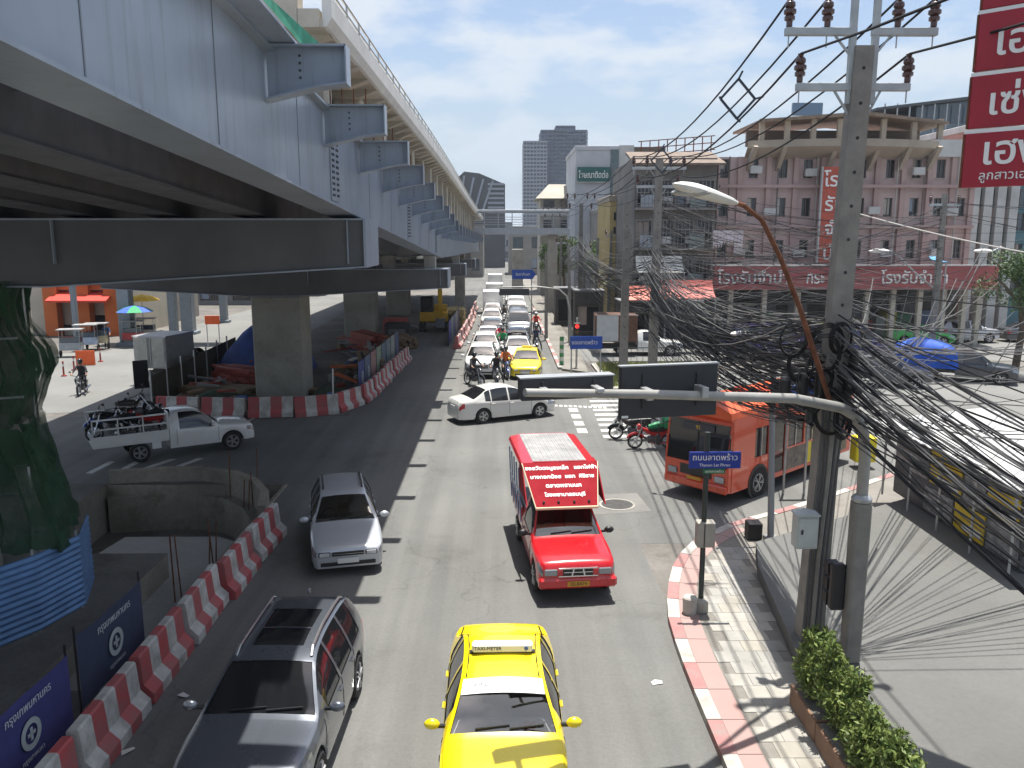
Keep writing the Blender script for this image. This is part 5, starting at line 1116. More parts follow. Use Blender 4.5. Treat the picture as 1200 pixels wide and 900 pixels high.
b = MB(); b.bar((-.02, .08, .3), (.1, .0, .3), .05, .05); part('mount', b, galv, tl)
# ---- street name sign
sn = thing('street_sign', 'blue street name sign on a black pole at the pavement corner', 'sign', (4.07, 15.9, .128)); zs = A(830, 538, 15.9).z - .128
b = MB(); b.cyl((0, 0, 0), (0, 0, zs + .55), .055, n=12); part('post', b, mat('dark green post', (.03, .04, .035), .5), sn, True)
b = MB(); b.lathe([(.16, 0), (.16, .22), (.11, .26), (.06, .28)], 14); part('base', b, conc, sn, True)
b = MB(); b.box(-.37, -.085, zs - .17, .66, -.055, zs + .17, .006); pl = part('name_plate', b, mat('sign blue', (.008, .035, .30), .4), sn)
lettering('ถนนลาดพร้าว', .165, ink_white, pl, (.145, -.089, zs + .05), ext=.002)
lettering('Thanon Lat Phrao', .085, ink_white, pl, (.145, -.089, zs - .10), ext=.002)
b = MB(); b.box(-.08, -.085, zs - .28, .36, -.055, zs - .175, .01); gp = part('district_plate', b, mat('sign green', (.0, .13, .05), .4), sn); lettering('แยกลาดพร้าว', .07, ink_white, gp, (.14, -.088, zs - .23), ext=.002)
zb_ = A(826, 625, 15.9).z - .128
b = MB(); b.box(-.15, -.13, zb_ - .26, .21, .12, zb_ + .26, .015); cbx = part('control_box', b, mat('box beige', (.33, .31, .27), .6, var=.15), sn); b = MB(); b.box(-.02, -.14, zb_ - .24, .0, -.131, zb_ + .24); part('box_seam', b, ink, cbx)
q = G(808, 718, .128); b = MB(); b.lathe([(.0, .36), (.12, .36), (.15, .33), (.14, 0)], 16); o = part('bollard', b, mat('stump concrete', (.42, .40, .36), .8, var=.2)); o.location = q; o['x'] = 0; del o['x']; tag(o, 'stubby pale concrete bollard at the foot of the street sign', 'bollard')
# ---- lamp posts
lp = thing('street_lamp', 'thin grey street lamp between the bus and the forecourt', 'street lamp', G(903, 633, .128))
o_ = lp.location
b = MB(); b.tube([Vector(q) - o_ for q in (o_, A(905, 480, 20.2), A(907, 445, 20.2), A(900, 412, 20.2), A(888, 397, 20.2), A(874, 391, 20.2))], [.085, .075, .06, .045, .04, .035], 10); part('post', b, mat('lamp post grey', (.24, .25, .26), .5, .2), lp, True)
b = MB(); q = A(868, 391, 20.2) - o_; b.ball(q, .2, 10, 6, (1.3, .5, .35)); part('lamp_head', b, white_paint, lp, True)
b = MB(); b.box(-.16, -.16, 0, .16, .16, .10, .01); part('base_plate', b, galv, lp)
b = MB(); b.box(-.22, -.2, 0, .14, .16, .44, .02); o = part('utility_box', b, black); o.location = G(884, 630, .128); tag(o, 'small black utility box beside the thin grey street lamp', 'box')
sl = thing('street_lamp', 'cobra head street lamp on a rusty arm above the road corner', 'street lamp', (5.66, 13.9, 5.0))
D_ = 13.85
b = MB(); b.tube([A(975, 478, D_), A(958, 425, D_ - .2), A(937, 360, D_ - .5), A(915, 303, D_ - .8), A(893, 258, D_ - 1.2), A(872, 241, D_ - 1.5), A(858, 236, D_ - 1.7)], [.045, .045, .042, .04, .038, .036, .034], 8); part('arm', b, rust, sl, True, world=True)
b = MB(); a_, c_ = A(862, 238, D_ - 1.65), A(789, 215, D_ - 2.3); n = 10
vs = [a_.lerp(c_, i / n) for i in range(n + 1)]; rad_ = [.06, .10, .12, .135, .15, .16, .17, .17, .155, .11, .02]
sb_ = MB(); sb_.tube(vs, rad_, 12); cz = lambda p: p
for i, p in enumerate(sb_.v):
    k = min(i // 12, n); ctr = vs[k]; sb_.v[i] = ctr + Vector(((p - ctr).x, (p - ctr).y, (p - ctr).z * .52))
hd_ = part('lamp_head', sb_, mat('lamp shell', (.62, .62, .58), .4, var=.1), sl, True, world=True)
b = MB(); m_ = a_.lerp(c_, .72); b.ball(m_ - Vector((0, 0, .045)), .15, 12, 8, (1.9, .8, .4)); part('lamp_glass', b, mat('lamp glass', (.35, .35, .33), .2), hd_, True, world=True)
for i, (px, py, px2, py2, D_) in enumerate(((1075, 322, 1030, 294, 47), (1195, 300, 1152, 294, 52))):
    t = thing('street_lamp', ['cobra head lamp in front of the pawn shop sign', 'cobra head lamp at the far right edge by the tree'][i], 'street lamp', (A(px, py, D_).x + 1.2, D_, 0))
    bx0 = A(px, py, D_) + Vector((1.2, 0, -.9)); b = MB(); b.tube([(bx0.x, D_, 0), (bx0.x, D_, bx0.z), A(px, py, D_), A((px + px2) / 2, (py + py2) / 2 - 8, D_), A(px2 + 12, py2, D_)], [.08, .06, .05, .04, .04], 8); part('post', b, galv, t, True, world=True)
    b = MB(); q = A(px2, py2, D_); b.ball(q, .3, 10, 6, (2, .6, .45)); part('lamp_head', b, white_paint, t, True, world=True)
# ---- red shop sign stack on the right edge
rs_ = mat('sign crimson', (.34, .012, .028), .45, var=.12, vscale=1.5); base = A(1141, 120, 12.0); ang = R(-45)
ss = thing('shop_sign', 'stack of crimson shop sign boards with white lettering at the right edge', 'sign', (base.x, base.y, .42), ang)
for i, (y0, y1) in enumerate(((-62, 12), (17, 84), (90, 151), (157, 220))):
    zt_, zb_ = A(1141, y0, 12.0).z - .42, A(1141, y1, 12.0).z - .42; xo = -.02 * i
    b = MB(); b.box(xo, -.03, zb_, 1.9, .09, zt_, .01); p_ = part('sign_panel', b, rs_, ss)
    b = MB(); b.box(xo - .02, -.02, zt_ + .001, 1.9, .1, zt_ + .05); part('edge_strip', b, white_paint, p_)
    b = MB(); b.box(xo - .03, -.025, zb_ + .002, xo - .001, .095, zt_ - .002); part('side_frame', b, rust, p_)
    txt = ['เฮง', 'เฮง', 'เซ่ง', 'เฮง'][i]; h = zt_ - zb_
    lettering(txt, h * .72, ink_white, p_, (.22 + xo, -.04, (zt_ + zb_) / 2 + (.10 if i == 3 else -.03)), align='LEFT', ext=.01, off=.006)
    if i == 3: lettering('ลูกสาวเฮงเซ่ง', .17, ink_white, p_, (.22 + xo, -.04, zb_ + .15), align='LEFT', ext=.006)
b = MB(); b.cyl((1.8, .2, 0), (1.8, .2, 11.4), .11, n=12); part('post', b, galv, ss, True)
# ---- planter with hedge
brn = mat('planter terracotta', (.22, .13, .085), .8, var=.2)
leafm = mat('hedge leaf', (.06, .125, .022), .6, col2=(.19, .22, .05), vscale=11)
barkm = mat('bark', (.10, .075, .05), .9, var=.3)
def leaf_cloud(b, c, rx, ry, rz_, n, s, rg, up=.0):
    for i in range(n):
        while True:
            p = Vector((rg.uniform(-1, 1), rg.uniform(-1, 1), rg.uniform(-1, 1)))
            if .15 < p.length < 1: break
        p = p * (.72 + .28 * rg.random()) if p.length > .6 else p
        q = Vector((c[0] + p.x * rx, c[1] + p.y * ry, c[2] + p.z * rz_)); d = Vector((rg.uniform(-1, 1), rg.uniform(-1, 1), rg.uniform(-.6, 1))).normalized(); e = d.orthogonal().normalized()
        e = (Matrix.Rotation(rg.uniform(0, 6.28), 3, d) @ e); l = s * rg.uniform(.7, 1.4); w_ = l * .36
        f = d.cross(e); b.add([q, q + e * l * .5 + f * w_ * .5, q + e * l, q + e * l * .5 - f * w_ * .5], [[0, 1, 2, 3]])
rg = random.Random(11)
for i in range(4):
    y0 = 12.45 - i * 1.12; x0 = 4.72
    pl = thing('planter', 'brown planter box with clipped green hedge, %s from the pole' % ORD[i], 'planter', (x0, y0, .128), 0, 'planters along the forecourt')
    b = MB(); b.box(0, -1.08, 0, .46, 0, .36, .015); part('box', b, brn, pl)
    b = MB(); b.box(.04, -1.04, .33, .42, -.04, .37); part('soil', b, dirt, pl)
    for k in range(3):
        h = rg.uniform(.65, 1.1); yy = -.18 - k * .36; b = MB(); b.tube([(.23, yy, .45), (.24, yy, .45 + h * .6)], [.02, .01], 5); part('stem', b, barkm, pl)
        b = MB(); leaf_cloud(b, (.25 + rg.uniform(-.07, .09), yy + rg.uniform(-.05, .05), .36 + h * .5), rg.uniform(.22, .34), rg.uniform(.2, .28), h * .55, 1400, .085, rg)
        for q_ in range(4): leaf_cloud(b, (.25 + rg.uniform(-.22, .26), yy + rg.uniform(-.2, .2), .36 + h * rg.uniform(.5, 1.05)), .1, .1, .16, 120, .1, rg)
        leaf_cloud(b, (.24, yy + rg.uniform(-.1, .1), .45 + h * .95), .14, .14, .16, 220, .07, rg); part('shrub', b, leafm, pl)
# ---- trees and palms
crownm = mat('tree leaf', (.05, .10, .022), .6, col2=(.09, .15, .035), vscale=1.2); palmm = mat('palm leaf', (.075, .12, .03), .55, col2=(.14, .16, .06), vscale=3)
def tree(label, loc, h, r, seed, leaf=.16, n=2600, group='street trees'):
    g = random.Random(seed); t = thing('tree', label, 'tree', loc, 0, group)
    b = MB(); b.tube([(0, 0, 0), (.08 * r, 0, h * .35), (0, .1 * r, h * .62), (.1 * r, 0, h * .85)], [.06 * r + .06, .05 * r + .04, .03 * r + .03, .02], 8)
    for k in range(6):
        a = k * 1.05 + g.random(); z = h * g.uniform(.4, .65); b.tube([(0, 0, z), (math.cos(a) * r * .4, math.sin(a) * r * .4, z + h * .15), (math.cos(a) * r * .75, math.sin(a) * r * .75, z + h * .25)], [.03 * r + .02, .02 * r + .015, .012], 6)
    part('trunk', b, barkm, t, True); b = MB()
    for k in range(16):
        a = g.uniform(0, 6.28); q = g.uniform(.1, .75) * r; leaf_cloud(b, (math.cos(a) * q, math.sin(a) * q, h * g.uniform(.52, .95)), r * g.uniform(.28, .45), r * g.uniform(.28, .45), r * g.uniform(.22, .34), n // 16, leaf, g)
    part('crown', b, crownm, t); return t
def palm(label, loc, h, seed):
    g = random.Random(seed); t = thing('palm_tree', label, 'palm', loc, 0, 'small palms'); b = MB(); b.tube([(0, 0, 0), (.06, 0, h * .5), (0, .05, h)], [.11, .09, .08], 8); part('trunk', b, barkm, t, True)
    for k in range(13):
        a = k * 2 * math.pi / 13 + g.uniform(-.2, .2); l = g.uniform(1.0, 1.5); b = MB(); up = g.uniform(.2, .9)
        for j in range(10):
            s_ = j / 9; q = Vector((math.cos(a) * l * s_, math.sin(a) * l * s_, h + up * s_ - 1.3 * s_ * s_)); d = Vector((-math.sin(a), math.cos(a), 0)); dn = Vector((0, 0, -.12))
            for sg_ in (-1, 1): e = q + d * sg_ * .34 * (1 - s_ * .6) + Vector((math.cos(a), math.sin(a), 0)) * .15 + dn; b.add([q, q + Vector((math.cos(a), math.sin(a), 0)) * .08, e], [[0, 1, 2]])
        part('frond', b, palmm, t)
tree('bushy green tree at the far right edge beside the apartments', (A(1203, 300, 45).x, 45, 0), 7.6, 2.6, 5, .2, 4200)
tree('small green tree behind the far cables near the balcony house', (A(660, 300, 88).x, 88, 0), 7.8, 2.0, 8, .22)
tree('second small tree behind the far cables left of the green sign', (A(700, 300, 82).x, 82, 0), 7.4, 1.8, 9, .22)
tree('pale green roadside tree near the footbridge on the right', (A(644, 300, 96).x, 96, 0), 7.0, 1.8, 12, .24)
palm('small palm beside the white barrel awning', (A(713, 310, 70).x, 70, 0), 4.8, 4)
palm('second small palm leaning by the yellow building', (A(722, 315, 68).x, 68, 0), 4.2, 6)
# ---- roadside signs beyond the junction
def blue_sign(label, px0, px1, py0, py1, D, txt, pole_px, arrow=False):
    a, c = A(px0, py1, D), A(px1, py0, D); t = thing('road_sign', label, 'sign', (A(pole_px, py1, D).x, D, 0)); w_, h = c.x - a.x, c.z - a.z; x0 = a.x - t.location.x
    b = MB(); pts = [(x0, a.z), (x0 + w_, a.z), (x0 + w_, c.z), (x0, c.z)] if not arrow else [(x0, a.z), (x0 + w_ * .86, a.z), (x0 + w_, (a.z + c.z) / 2), (x0 + w_ * .86, c.z), (x0, c.z)]
    b.extr(pts, 'y', -.03, .03); pl = part('panel', b, mat('road sign blue', (.01, .07, .38), .4), t); lettering(txt, h * .42, ink_white, pl, (x0 + w_ * .45, -.036, (a.z + c.z) / 2), ext=.003, sx=.9)
    for xx in ((0,) if arrow else (x0 + .08, x0 + w_ - .08)): b = MB(); b.cyl((xx, .06, 0), (xx, .06, c.z), .04, n=8); part('post', b, galv, t)
    return t
blue_sign('blue direction sign on two posts at the grass island', 668, 706, 394, 409, 43.5, 'ซอยลาดพร้าว', 690)
blue_sign('blue arrow shaped road sign above the far lanes', 600, 628, 316, 327, 66, 'รัชดาภิเษก', 623, True)
tl2 = thing('traffic_light', 'far traffic light showing red beside the green striped post', 'traffic light', (A(676, 385, 48).x, 48, 0)); z = A(676, 384, 48).z
b = MB(); b.cyl((0, 0, 0), (0, 0, z + .6), .06, n=8); part('post', b, galv, tl2); b = MB(); b.box(-.2, -.2, z - .75, .2, -.02, z + .3, .03); part('housing', b, black, tl2)
for k, m_ in enumerate((mat('lit red lens', (.9, .03, .02), .3, emit=1.2), mat('unlit amber', (.12, .06, .01), .4), mat('unlit green', (.01, .08, .03), .4))): b = MB(); b.cyl((0, -.22, z + .1 - k * .32), (0, -.20, z + .1 - k * .32), .12, n=14); part('lens', b, m_, tl2)
q = G(658, 430); b = MB(); b.box(-.18, -.18, 0, .18, .18, .14, .02); gp = thing('striped_post', 'green and white striped post at the far pavement corner', 'post', q); part('base', b, black, gp)
for k in range(7): b = MB(); b.lathe([(.13, .14 + k * .24), (.13, .38 + k * .24)], 12); part('band', b, [mat('post green', (.05, .25, .10), .5), mat('post white', (.6, .62, .58), .5)][k % 2], gp, True)
ma2 = thing('mast_arm', 'distant grey mast arm reaching over the far lanes', 'pole', (A(668, 390, 58).x, 58, .13)); D_ = 58
b = MB(); b.tube([Vector((A(668, 390, D_).x, D_, .13)), A(668, 365, D_), A(664, 347, D_), A(655, 339, D_), A(630, 336, D_), A(582, 337, D_)], [.09, .08, .065, .06, .055, .045], 10); part('arm', b, mat('mast steel', (.30, .295, .275)), ma2, True, world=True)
a_, c_ = A(585, 346, D_ - .2), A(620, 338, D_ - .2); b = MB(); b.box(a_.x, D_ - .3, a_.z, c_.x, D_ - .12, c_.z, .02); part('lamp_housing', b, bd_m, ma2, world=True)
# railings
def railing(label, P, h=1.0, step=.3, col=None):
    m_ = col or galv; t = thing('railing', label, 'railing', (P[0][0], P[0][1], 0))
    for i in range(len(P) - 1):
        a, c = Vector((*P[i], .02)), Vector((*P[i + 1], .02)); L = (c - a).length
        for z in (.15, h): b = MB(); b.bar(a + Vector((0, 0, z)), c + Vector((0, 0, z)), .05, .05); part('rail', b, m_, t, world=True)
        n = int(L / step); b = MB()
        for k in range(n + 1): q = a.lerp(c, k / n); b = MB(); b.bar(q + Vector((0, 0, 0)), q + Vector((0, 0, h)), .025, .025, (1, 0, 0)); part('baluster', b, m_, t, world=True)
railing('grey picket railing behind the orange bus', [(9.6, 40.2), (13.0, 39.3), (16.2, 38.6)], 1.1, .22)
railing('low dark railing around the grass island', [(6.8, 50.0), (11.9, 50.0)], 1.0, .35, mat('dark rail', (.06, .07, .06), .5))
# ---- roadside kiosk on the forecourt
ks = thing('kiosk', 'long roadside kiosk with pale metal roof and yellow poster boards', 'kiosk', (11.9, 20.6, .42))
b = MB(); b.box(-.55, -3.6, 0, 1.6, 2.4, 2.0, .02); part('body', b, mat('kiosk dark wall', (.09, .09, .095), .6, var=.3), ks)
b = MB(); vs = []
for k in range(31):
    y_ = -4.1 + k * .225; vs += [(-1.15, y_, 2.05 + .03 * (k % 2)), (2.0, y_, 2.42 + .03 * (k % 2))]
b.add(vs + [(p[0], p[1], p[2] - .03) for p in vs], [[2 * k, 2 * k + 1, 2 * k + 3, 2 * k + 2] for k in range(30)] + [[62 + 2 * k, 62 + 2 * k + 2, 62 + 2 * k + 3, 62 + 2 * k + 1] for k in range(30)] + [[2 * k, 2 * k + 2, 64 + 2 * k, 62 + 2 * k] for k in range(30)]); part('roof', b, mat('pale tin roof', (.42, .42, .41), .5, .1, var=.2), ks)
for k in range(5): b = MB(); b.cyl((-1.0, -3.9 + k * 1.5, 0), (-1.0, -3.9 + k * 1.5, 2.05), .03, n=6); part('roof_post', b, galv, ks)
ky = mat('poster yellow', (.72, .50, .02), .5, var=.15); kd = mat('poster mixed', (.45, .43, .4), .5, col2=(.08, .09, .12), vscale=5)
for k, (y0, y1, z0, z1, m_) in enumerate(((-3.4, -2.2, .95, 1.75, ky), (-2.1, -1.2, .9, 1.8, kd), (-1.1, .4, .9, 1.75, ky), (.5, 1.4, .9, 1.7, kd), (1.5, 2.3, 1.0, 1.8, kd), (-3.5, -2.3, .1, .8, kd), (-2.2, -.9, .1, .8, ky), (-.8, .6, .1, .75, kd))):
    b = MB(); b.box(-.59, y0, z0, -.555, y1, z1, .006); pb_ = part('poster_board', b, m_, ks)
    if m_ is ky: b = MB(); b.box(-.60, y0 + .1, z0 + .1, -.592, y1 - .4, z0 + .28); part('poster_bar', b, plate_white, pb_)
# small yellow stickered cart and boxes near the tangle
b = MB(); b.box(-.35, -.25, .1, .35, .25, .95, .03); o = part('vending_cart', b, mat('cart yellow', (.75, .62, .02), .5)); o.location = (12.2, 27.0, .128); tag(o, 'small bright yellow cart standing behind the kiosk', 'cart')
blue_sign('blue notice board on posts behind the tangled cables', 922, 955, 438, 464, 24, 'รถเมล์', 940)
# ================================================================= BUILDINGS
def wmat(n, c, var=.12, **k): return mat(n, c, .85, col2=tuple(x * (1 - var * 2.2) for x in c), vscale=.5, space='World', detail=9, **k)
pane_d = mat('dark window pane', (.018, .02, .024), .12, spec=.7); pane_b = mat('bluish window pane', (.05, .075, .10), .1, spec=.9)
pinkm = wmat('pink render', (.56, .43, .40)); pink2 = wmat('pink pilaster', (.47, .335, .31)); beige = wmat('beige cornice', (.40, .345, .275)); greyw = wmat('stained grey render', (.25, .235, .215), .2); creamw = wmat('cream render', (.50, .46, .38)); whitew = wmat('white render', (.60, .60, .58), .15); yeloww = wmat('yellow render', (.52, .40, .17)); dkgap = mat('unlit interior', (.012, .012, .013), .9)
redsign = wmat('faded red signboard', (.40, .115, .11), .14); shutter = wmat('grey shutter', (.20, .20, .21))
RW = random.Random(9); CURT = [mat('curtain %d' % i, c, .9) for i, c in enumerate(((.45, .42, .36), (.25, .3, .36), (.40, .33, .28), (.5, .5, .48)))]
def facade(root, x0, x1, y, z0, z1, wins, m, pane=pane_d, frame=None, t=.25, name='wall', sill=True, mull=True, curtains=True):
    """a wall facing the road with one real opening per window; each window is a part with its own pane"""
    b = MB(); b.panel(x1 - x0, z1 - z0, [(a - x0, c - x0, d - z0, e - z0) for a, c, d, e in wins], t, x0, z0); b.v = [p + Vector((0, y, 0)) for p in b.v]
    wl = part(name, b, m, root, world=True)
    for a, c, d, e in wins:
        fm = frame or mat('window frame', (.16, .15, .14), .6); b = MB(); f = .05
        for q in ((a, d, c, d + f), (a, e - f, c, e), (a, d + f, a + f, e - f), (c - f, d + f, c, e - f)): b.box(q[0], y + t - .10, q[1], q[2], y + t - .04, q[3])
        if mull: b.box((a + c) / 2 - .025, y + t - .10, d + f, (a + c) / 2 + .025, y + t - .05, e - f)
        wn = part('window', b, fm, root, world=True)
        b = MB(); b.box(a, y + t - .03, d, c, y + t, e); part('pane', b, pane, wn, world=True); rv = RW.random()
        if curtains and rv < .4: b = MB(); xm = a + (c - a) * RW.uniform(.35, .95); b.box(a + f, y + t - .045, d + (e - d) * RW.uniform(0, .55), xm - f, y + t - .032, e - f); part('curtain', b, CURT[int(rv * 100) % 4], wn, world=True)
        if sill: b = MB(); b.box(a - .06, y - .07, d - .07, c + .06, y + .02, d - .001); part('sill', b, m, wn, world=True)
    return wl
def block(name, label, cat, x0, x1, y0, y1, z1, m, wins=(), roofm=None, pane=pane_d, group=None, z0=0., sill=True, mull=True, para=.5, frame=None):
    t = thing(name, label, cat, ((x0 + x1) / 2, y0, 0), 0, group)
    facade(t, x0, x1, y0, z0, z1, wins, m, pane, frame, sill=sill, mull=mull)
    b = MB(); b.add([(x0, y0, z0), (x0, y1, z0), (x0, y1, z1), (x0, y0, z1), (x1, y0, z0), (x1, y1, z0), (x1, y1, z1), (x1, y0, z1)], [[0, 3, 2, 1], [4, 5, 6, 7], [1, 2, 6, 5]]); part('side_walls', b, m, t, world=True)
    b = MB(); b.box(x0 - .1, y0 - .12, z1, x1 + .1, y1 + .1, z1 + para, .03); part('roof', b, roofm or m, t, world=True)
    return t
def grid(x0, x1, n, z0, zs, w_, h): return [(x0 + (x1 - x0) * (i + .5) / n - w_ / 2, x0 + (x1 - x0) * (i + .5) / n + w_ / 2, z, z + h) for z in zs for i in range(n)]
X = lambda px, D: A(px, 300, D).x
Z = lambda py, D: A(600, py, D).z
# --- pink pawn shop building
RWm = [mat('pale pipe', (.4, .38, .35), .7), mat('dark pipe', (.16, .13, .12), .7)]
D = 62.; pb = thing('pawn_shop_building', 'pink four storey corner building with red pawn shop sign', 'building', (24, D, 0))
x0, x1 = X(838, D), X(1133, D); zt = 13.4
wn = []
for px in (845, 878, 912, 941, 1003, 1036, 1066, 1094, 1120):
    for z in (6.1, 9.15, 11.9): wn.append((X(px, D) - .33, X(px, D) + .33, z, z + 1.35))
facade(pb, x0, x1, D, 5.0, zt, wn, pinkm, t=.22)
for px in (862, 895, 926, 957, 985, 1020, 1050, 1080, 1107, 1130):
    b = MB(); b.box(X(px, D) - .18, D - .28, 5.0, X(px, D) + .18, D - .002, zt); part('pilaster', b, pink2, pb, world=True)
for z in (8.3, 11.2):
    for a, c in ((838, 957), (985, 1133)): b = MB(); b.box(X(a, D), D - .55, z, X(c, D), D - .29, z + .22); part('ledge', b, pink2, pb, world=True)
b = MB(); b.add([(x0, D, 5), (x0, D + 14, 5), (x0, D + 14, zt), (x0, D, zt), (x1, D, 5), (x1, D + 14, 5), (x1, D + 14, zt), (x1, D, zt)], [[0, 3, 2, 1], [4, 5, 6, 7], [1, 2, 6, 5], [3, 7, 6, 2]]); part('side_walls', b, pinkm, pb, world=True)
for px, z in ((857, 6.3), (890, 9.2), (926, 6.2), (1010, 9.3), (1028, 6.2), (1058, 12.1), (1086, 6.3), (1100, 9.2), (935, 12.0), (872, 12.2)): b = MB(); b.box(X(px, D), D - .62, z, X(px, D) + .85, D - .29, z + .55, .03); part('air_conditioner', b, whitew, pb, world=True)
for px in (849, 905, 950, 1000, 1042, 1073, 1112): b = MB(); b.cyl((X(px, D), D - .33, 5.1), (X(px, D), D - .33, zt), .06, n=6); part('drain_pipe', b, RWm[px % 2], pb, world=True)
# curved overhanging cornice with struts
b = MB(); n = 18; xa, xb = X(866, D), X(1082, D); vs = []
for i in range(n + 1):
    u = i / n; x = xa + (xb - xa) * u; bow = 1.6 * math.sin(math.pi * u) + .8
    vs += [(x, D - .1, zt - .1), (x, D - bow, zt + .55), (x, D - bow - .05, zt + 1.05), (x, D - .1, zt + 1.1)]
b.add(vs, [[4 * i + k, 4 * i + k + 1, 4 * i + 5 + k, 4 * i + 4 + k] for i in range(n) for k in range(3)]); co = part('cornice', b, beige, pb, True, world=True)
for px in (872, 905, 962, 1010, 1045, 1078):
    b = MB(); b.extr([(D - .02, zt - 1.0), (D - .3, zt - .9), (D - 1.7, zt + .55), (D - 1.5, zt + .65), (D - .02, zt - .2)], 'x', X(px, D) - .15, X(px, D) + .15); part('strut', b, beige, pb, world=True)
b = MB(); b.box(X(1076, D), D - .4, zt, x1 + .4, D + 3, zt + 1.2); part('parapet', b, whitew, pb, world=True)
# roof terrace
zr0, zr1 = zt + 1.1, zt + 2.6
b = MB(); b.extr([(X(882, D), zr1), (X(1000, D), zr1 + .55), (X(1095, D), zr1 - .15), (X(1095, D), zr1 - .35), (X(1000, D), zr1 + .3), (X(882, D), zr1 - .2)], 'y', D - .5, D + 7); part('terrace_roof', b, mat('rusty roof sheet', (.20, .15, .11), .7, var=.3), pb, world=True)
for px in (886, 915, 945, 975, 1000, 1025, 1060, 1090):
    b = MB(); b.box(X(px, D) - .18, D, zr0, X(px, D) + .18, D + .3, zr1 + .1); part('terrace_post', b, beige, pb, world=True)
b = MB(); b.box(X(884, D), D + 3.5, zr0, X(1093, D), D + 3.8, zr1 - .3); part('terrace_wall', b, wmat('dim brown wall', (.16, .13, .11)), pb, world=True)
b = MB(); b.box(X(930, D), D + 2, zr1 + .6, X(965, D), D + 2.3, zr1 + 1.5); part('roof_panel', b, mat('blue panel', (.12, .2, .3), .4), pb, world=True)
# arcade below
D2 = 58.4
b = MB(); b.box(X(838, D2), D2, 4.0, X(1172, D2), D2 + 3.4, 5.1); part('canopy', b, pink2, pb, world=True)
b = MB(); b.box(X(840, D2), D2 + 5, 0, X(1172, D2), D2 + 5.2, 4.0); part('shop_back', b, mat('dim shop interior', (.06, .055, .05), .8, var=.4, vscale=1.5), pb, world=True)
for px in (1022, 1053, 1085, 1113, 1138, 1155, 860, 900, 940):
    b = MB(); b.box(X(px, D2) - .16, D2 + .2, 0, X(px, D2) + .16, D2 + .55, 4.0); part('column', b, creamw, pb, world=True)
for px in (850, 880, 915, 955, 1035, 1070, 1100):
    b = MB(); b.box(X(px, D2), D2 + 4.9, .3, X(px, D2) + 1.5, D2 + 4.98, 2.6); part('shutter', b, shutter, pb, world=True)
for i in range(26):
    px = 845 + i * 12.5; b = MB(); hh = RW.uniform(.7, 2.2); b.box(X(px, D2), D2 + RW.uniform(2.6, 4.2), 0, X(px, D2) + RW.uniform(.5, 1.3), D2 + 4.7, hh, .03); part('shop_stock', b, mat('stock %d' % (i % 7), [(.35, .3, .22), (.15, .2, .3), (.4, .12, .1), (.3, .32, .3), (.45, .4, .12), (.1, .22, .14), (.5, .48, .45)][i % 7], .7), pb, world=True)
hs = thing('pawn_shop_sign', 'long faded red pawn shop sign over the arcade', 'sign', (X(1005, 57.8), 57.8, 4.1)); Ds = 57.9; za, zb2 = Z(339, Ds), Z(312, Ds)
b = MB(); b.box(X(838, Ds), Ds, za, X(1172, Ds), Ds + .25, zb2); pn = part('panel', b, redsign, hs, world=True)
b = MB(); b.box(X(836, Ds), Ds - .06, zb2, X(1174, Ds), Ds + .27, zb2 + .08); part('frame', b, whitew, hs, world=True)
for px, tx_, sc in ((884, 'โรงรับจำนำ', 1.0), (957, 'กระ', .8), (1074, 'โรงรับจำนำ', .95)): lettering(tx_, 1.15, ink_white, pn, (X(px, Ds), Ds - .03, (za + zb2) / 2 - .05), ext=.02, off=.008, sx=sc, world=True)
vs_ = thing('vertical_sign', 'tall red vertical pawn shop sign on the pink building', 'sign', (X(971, 60), 60.6, 6)); Dv = 60.6; za, zb2 = Z(308, Dv), Z(195, Dv)
b = MB(); b.box(X(959, Dv), Dv, za, X(988, Dv), Dv + .2, zb2); pn = part('panel', b, mat('orange red sign', (.44, .08, .045), .6, var=.15), vs_, world=True)
b = MB(); b.box(X(957, Dv), Dv - .05, za, X(958.6, Dv), Dv + .22, zb2); part('frame', b, whitew, vs_, world=True)
for k, tx_ in enumerate(('โรง', 'รับ', 'จำ', 'นำ')): lettering(tx_, 1.35, ink_white, pn, (X(974, Dv), Dv - .03, zb2 - .95 - k * 1.72), ext=.02, off=.012, world=True)
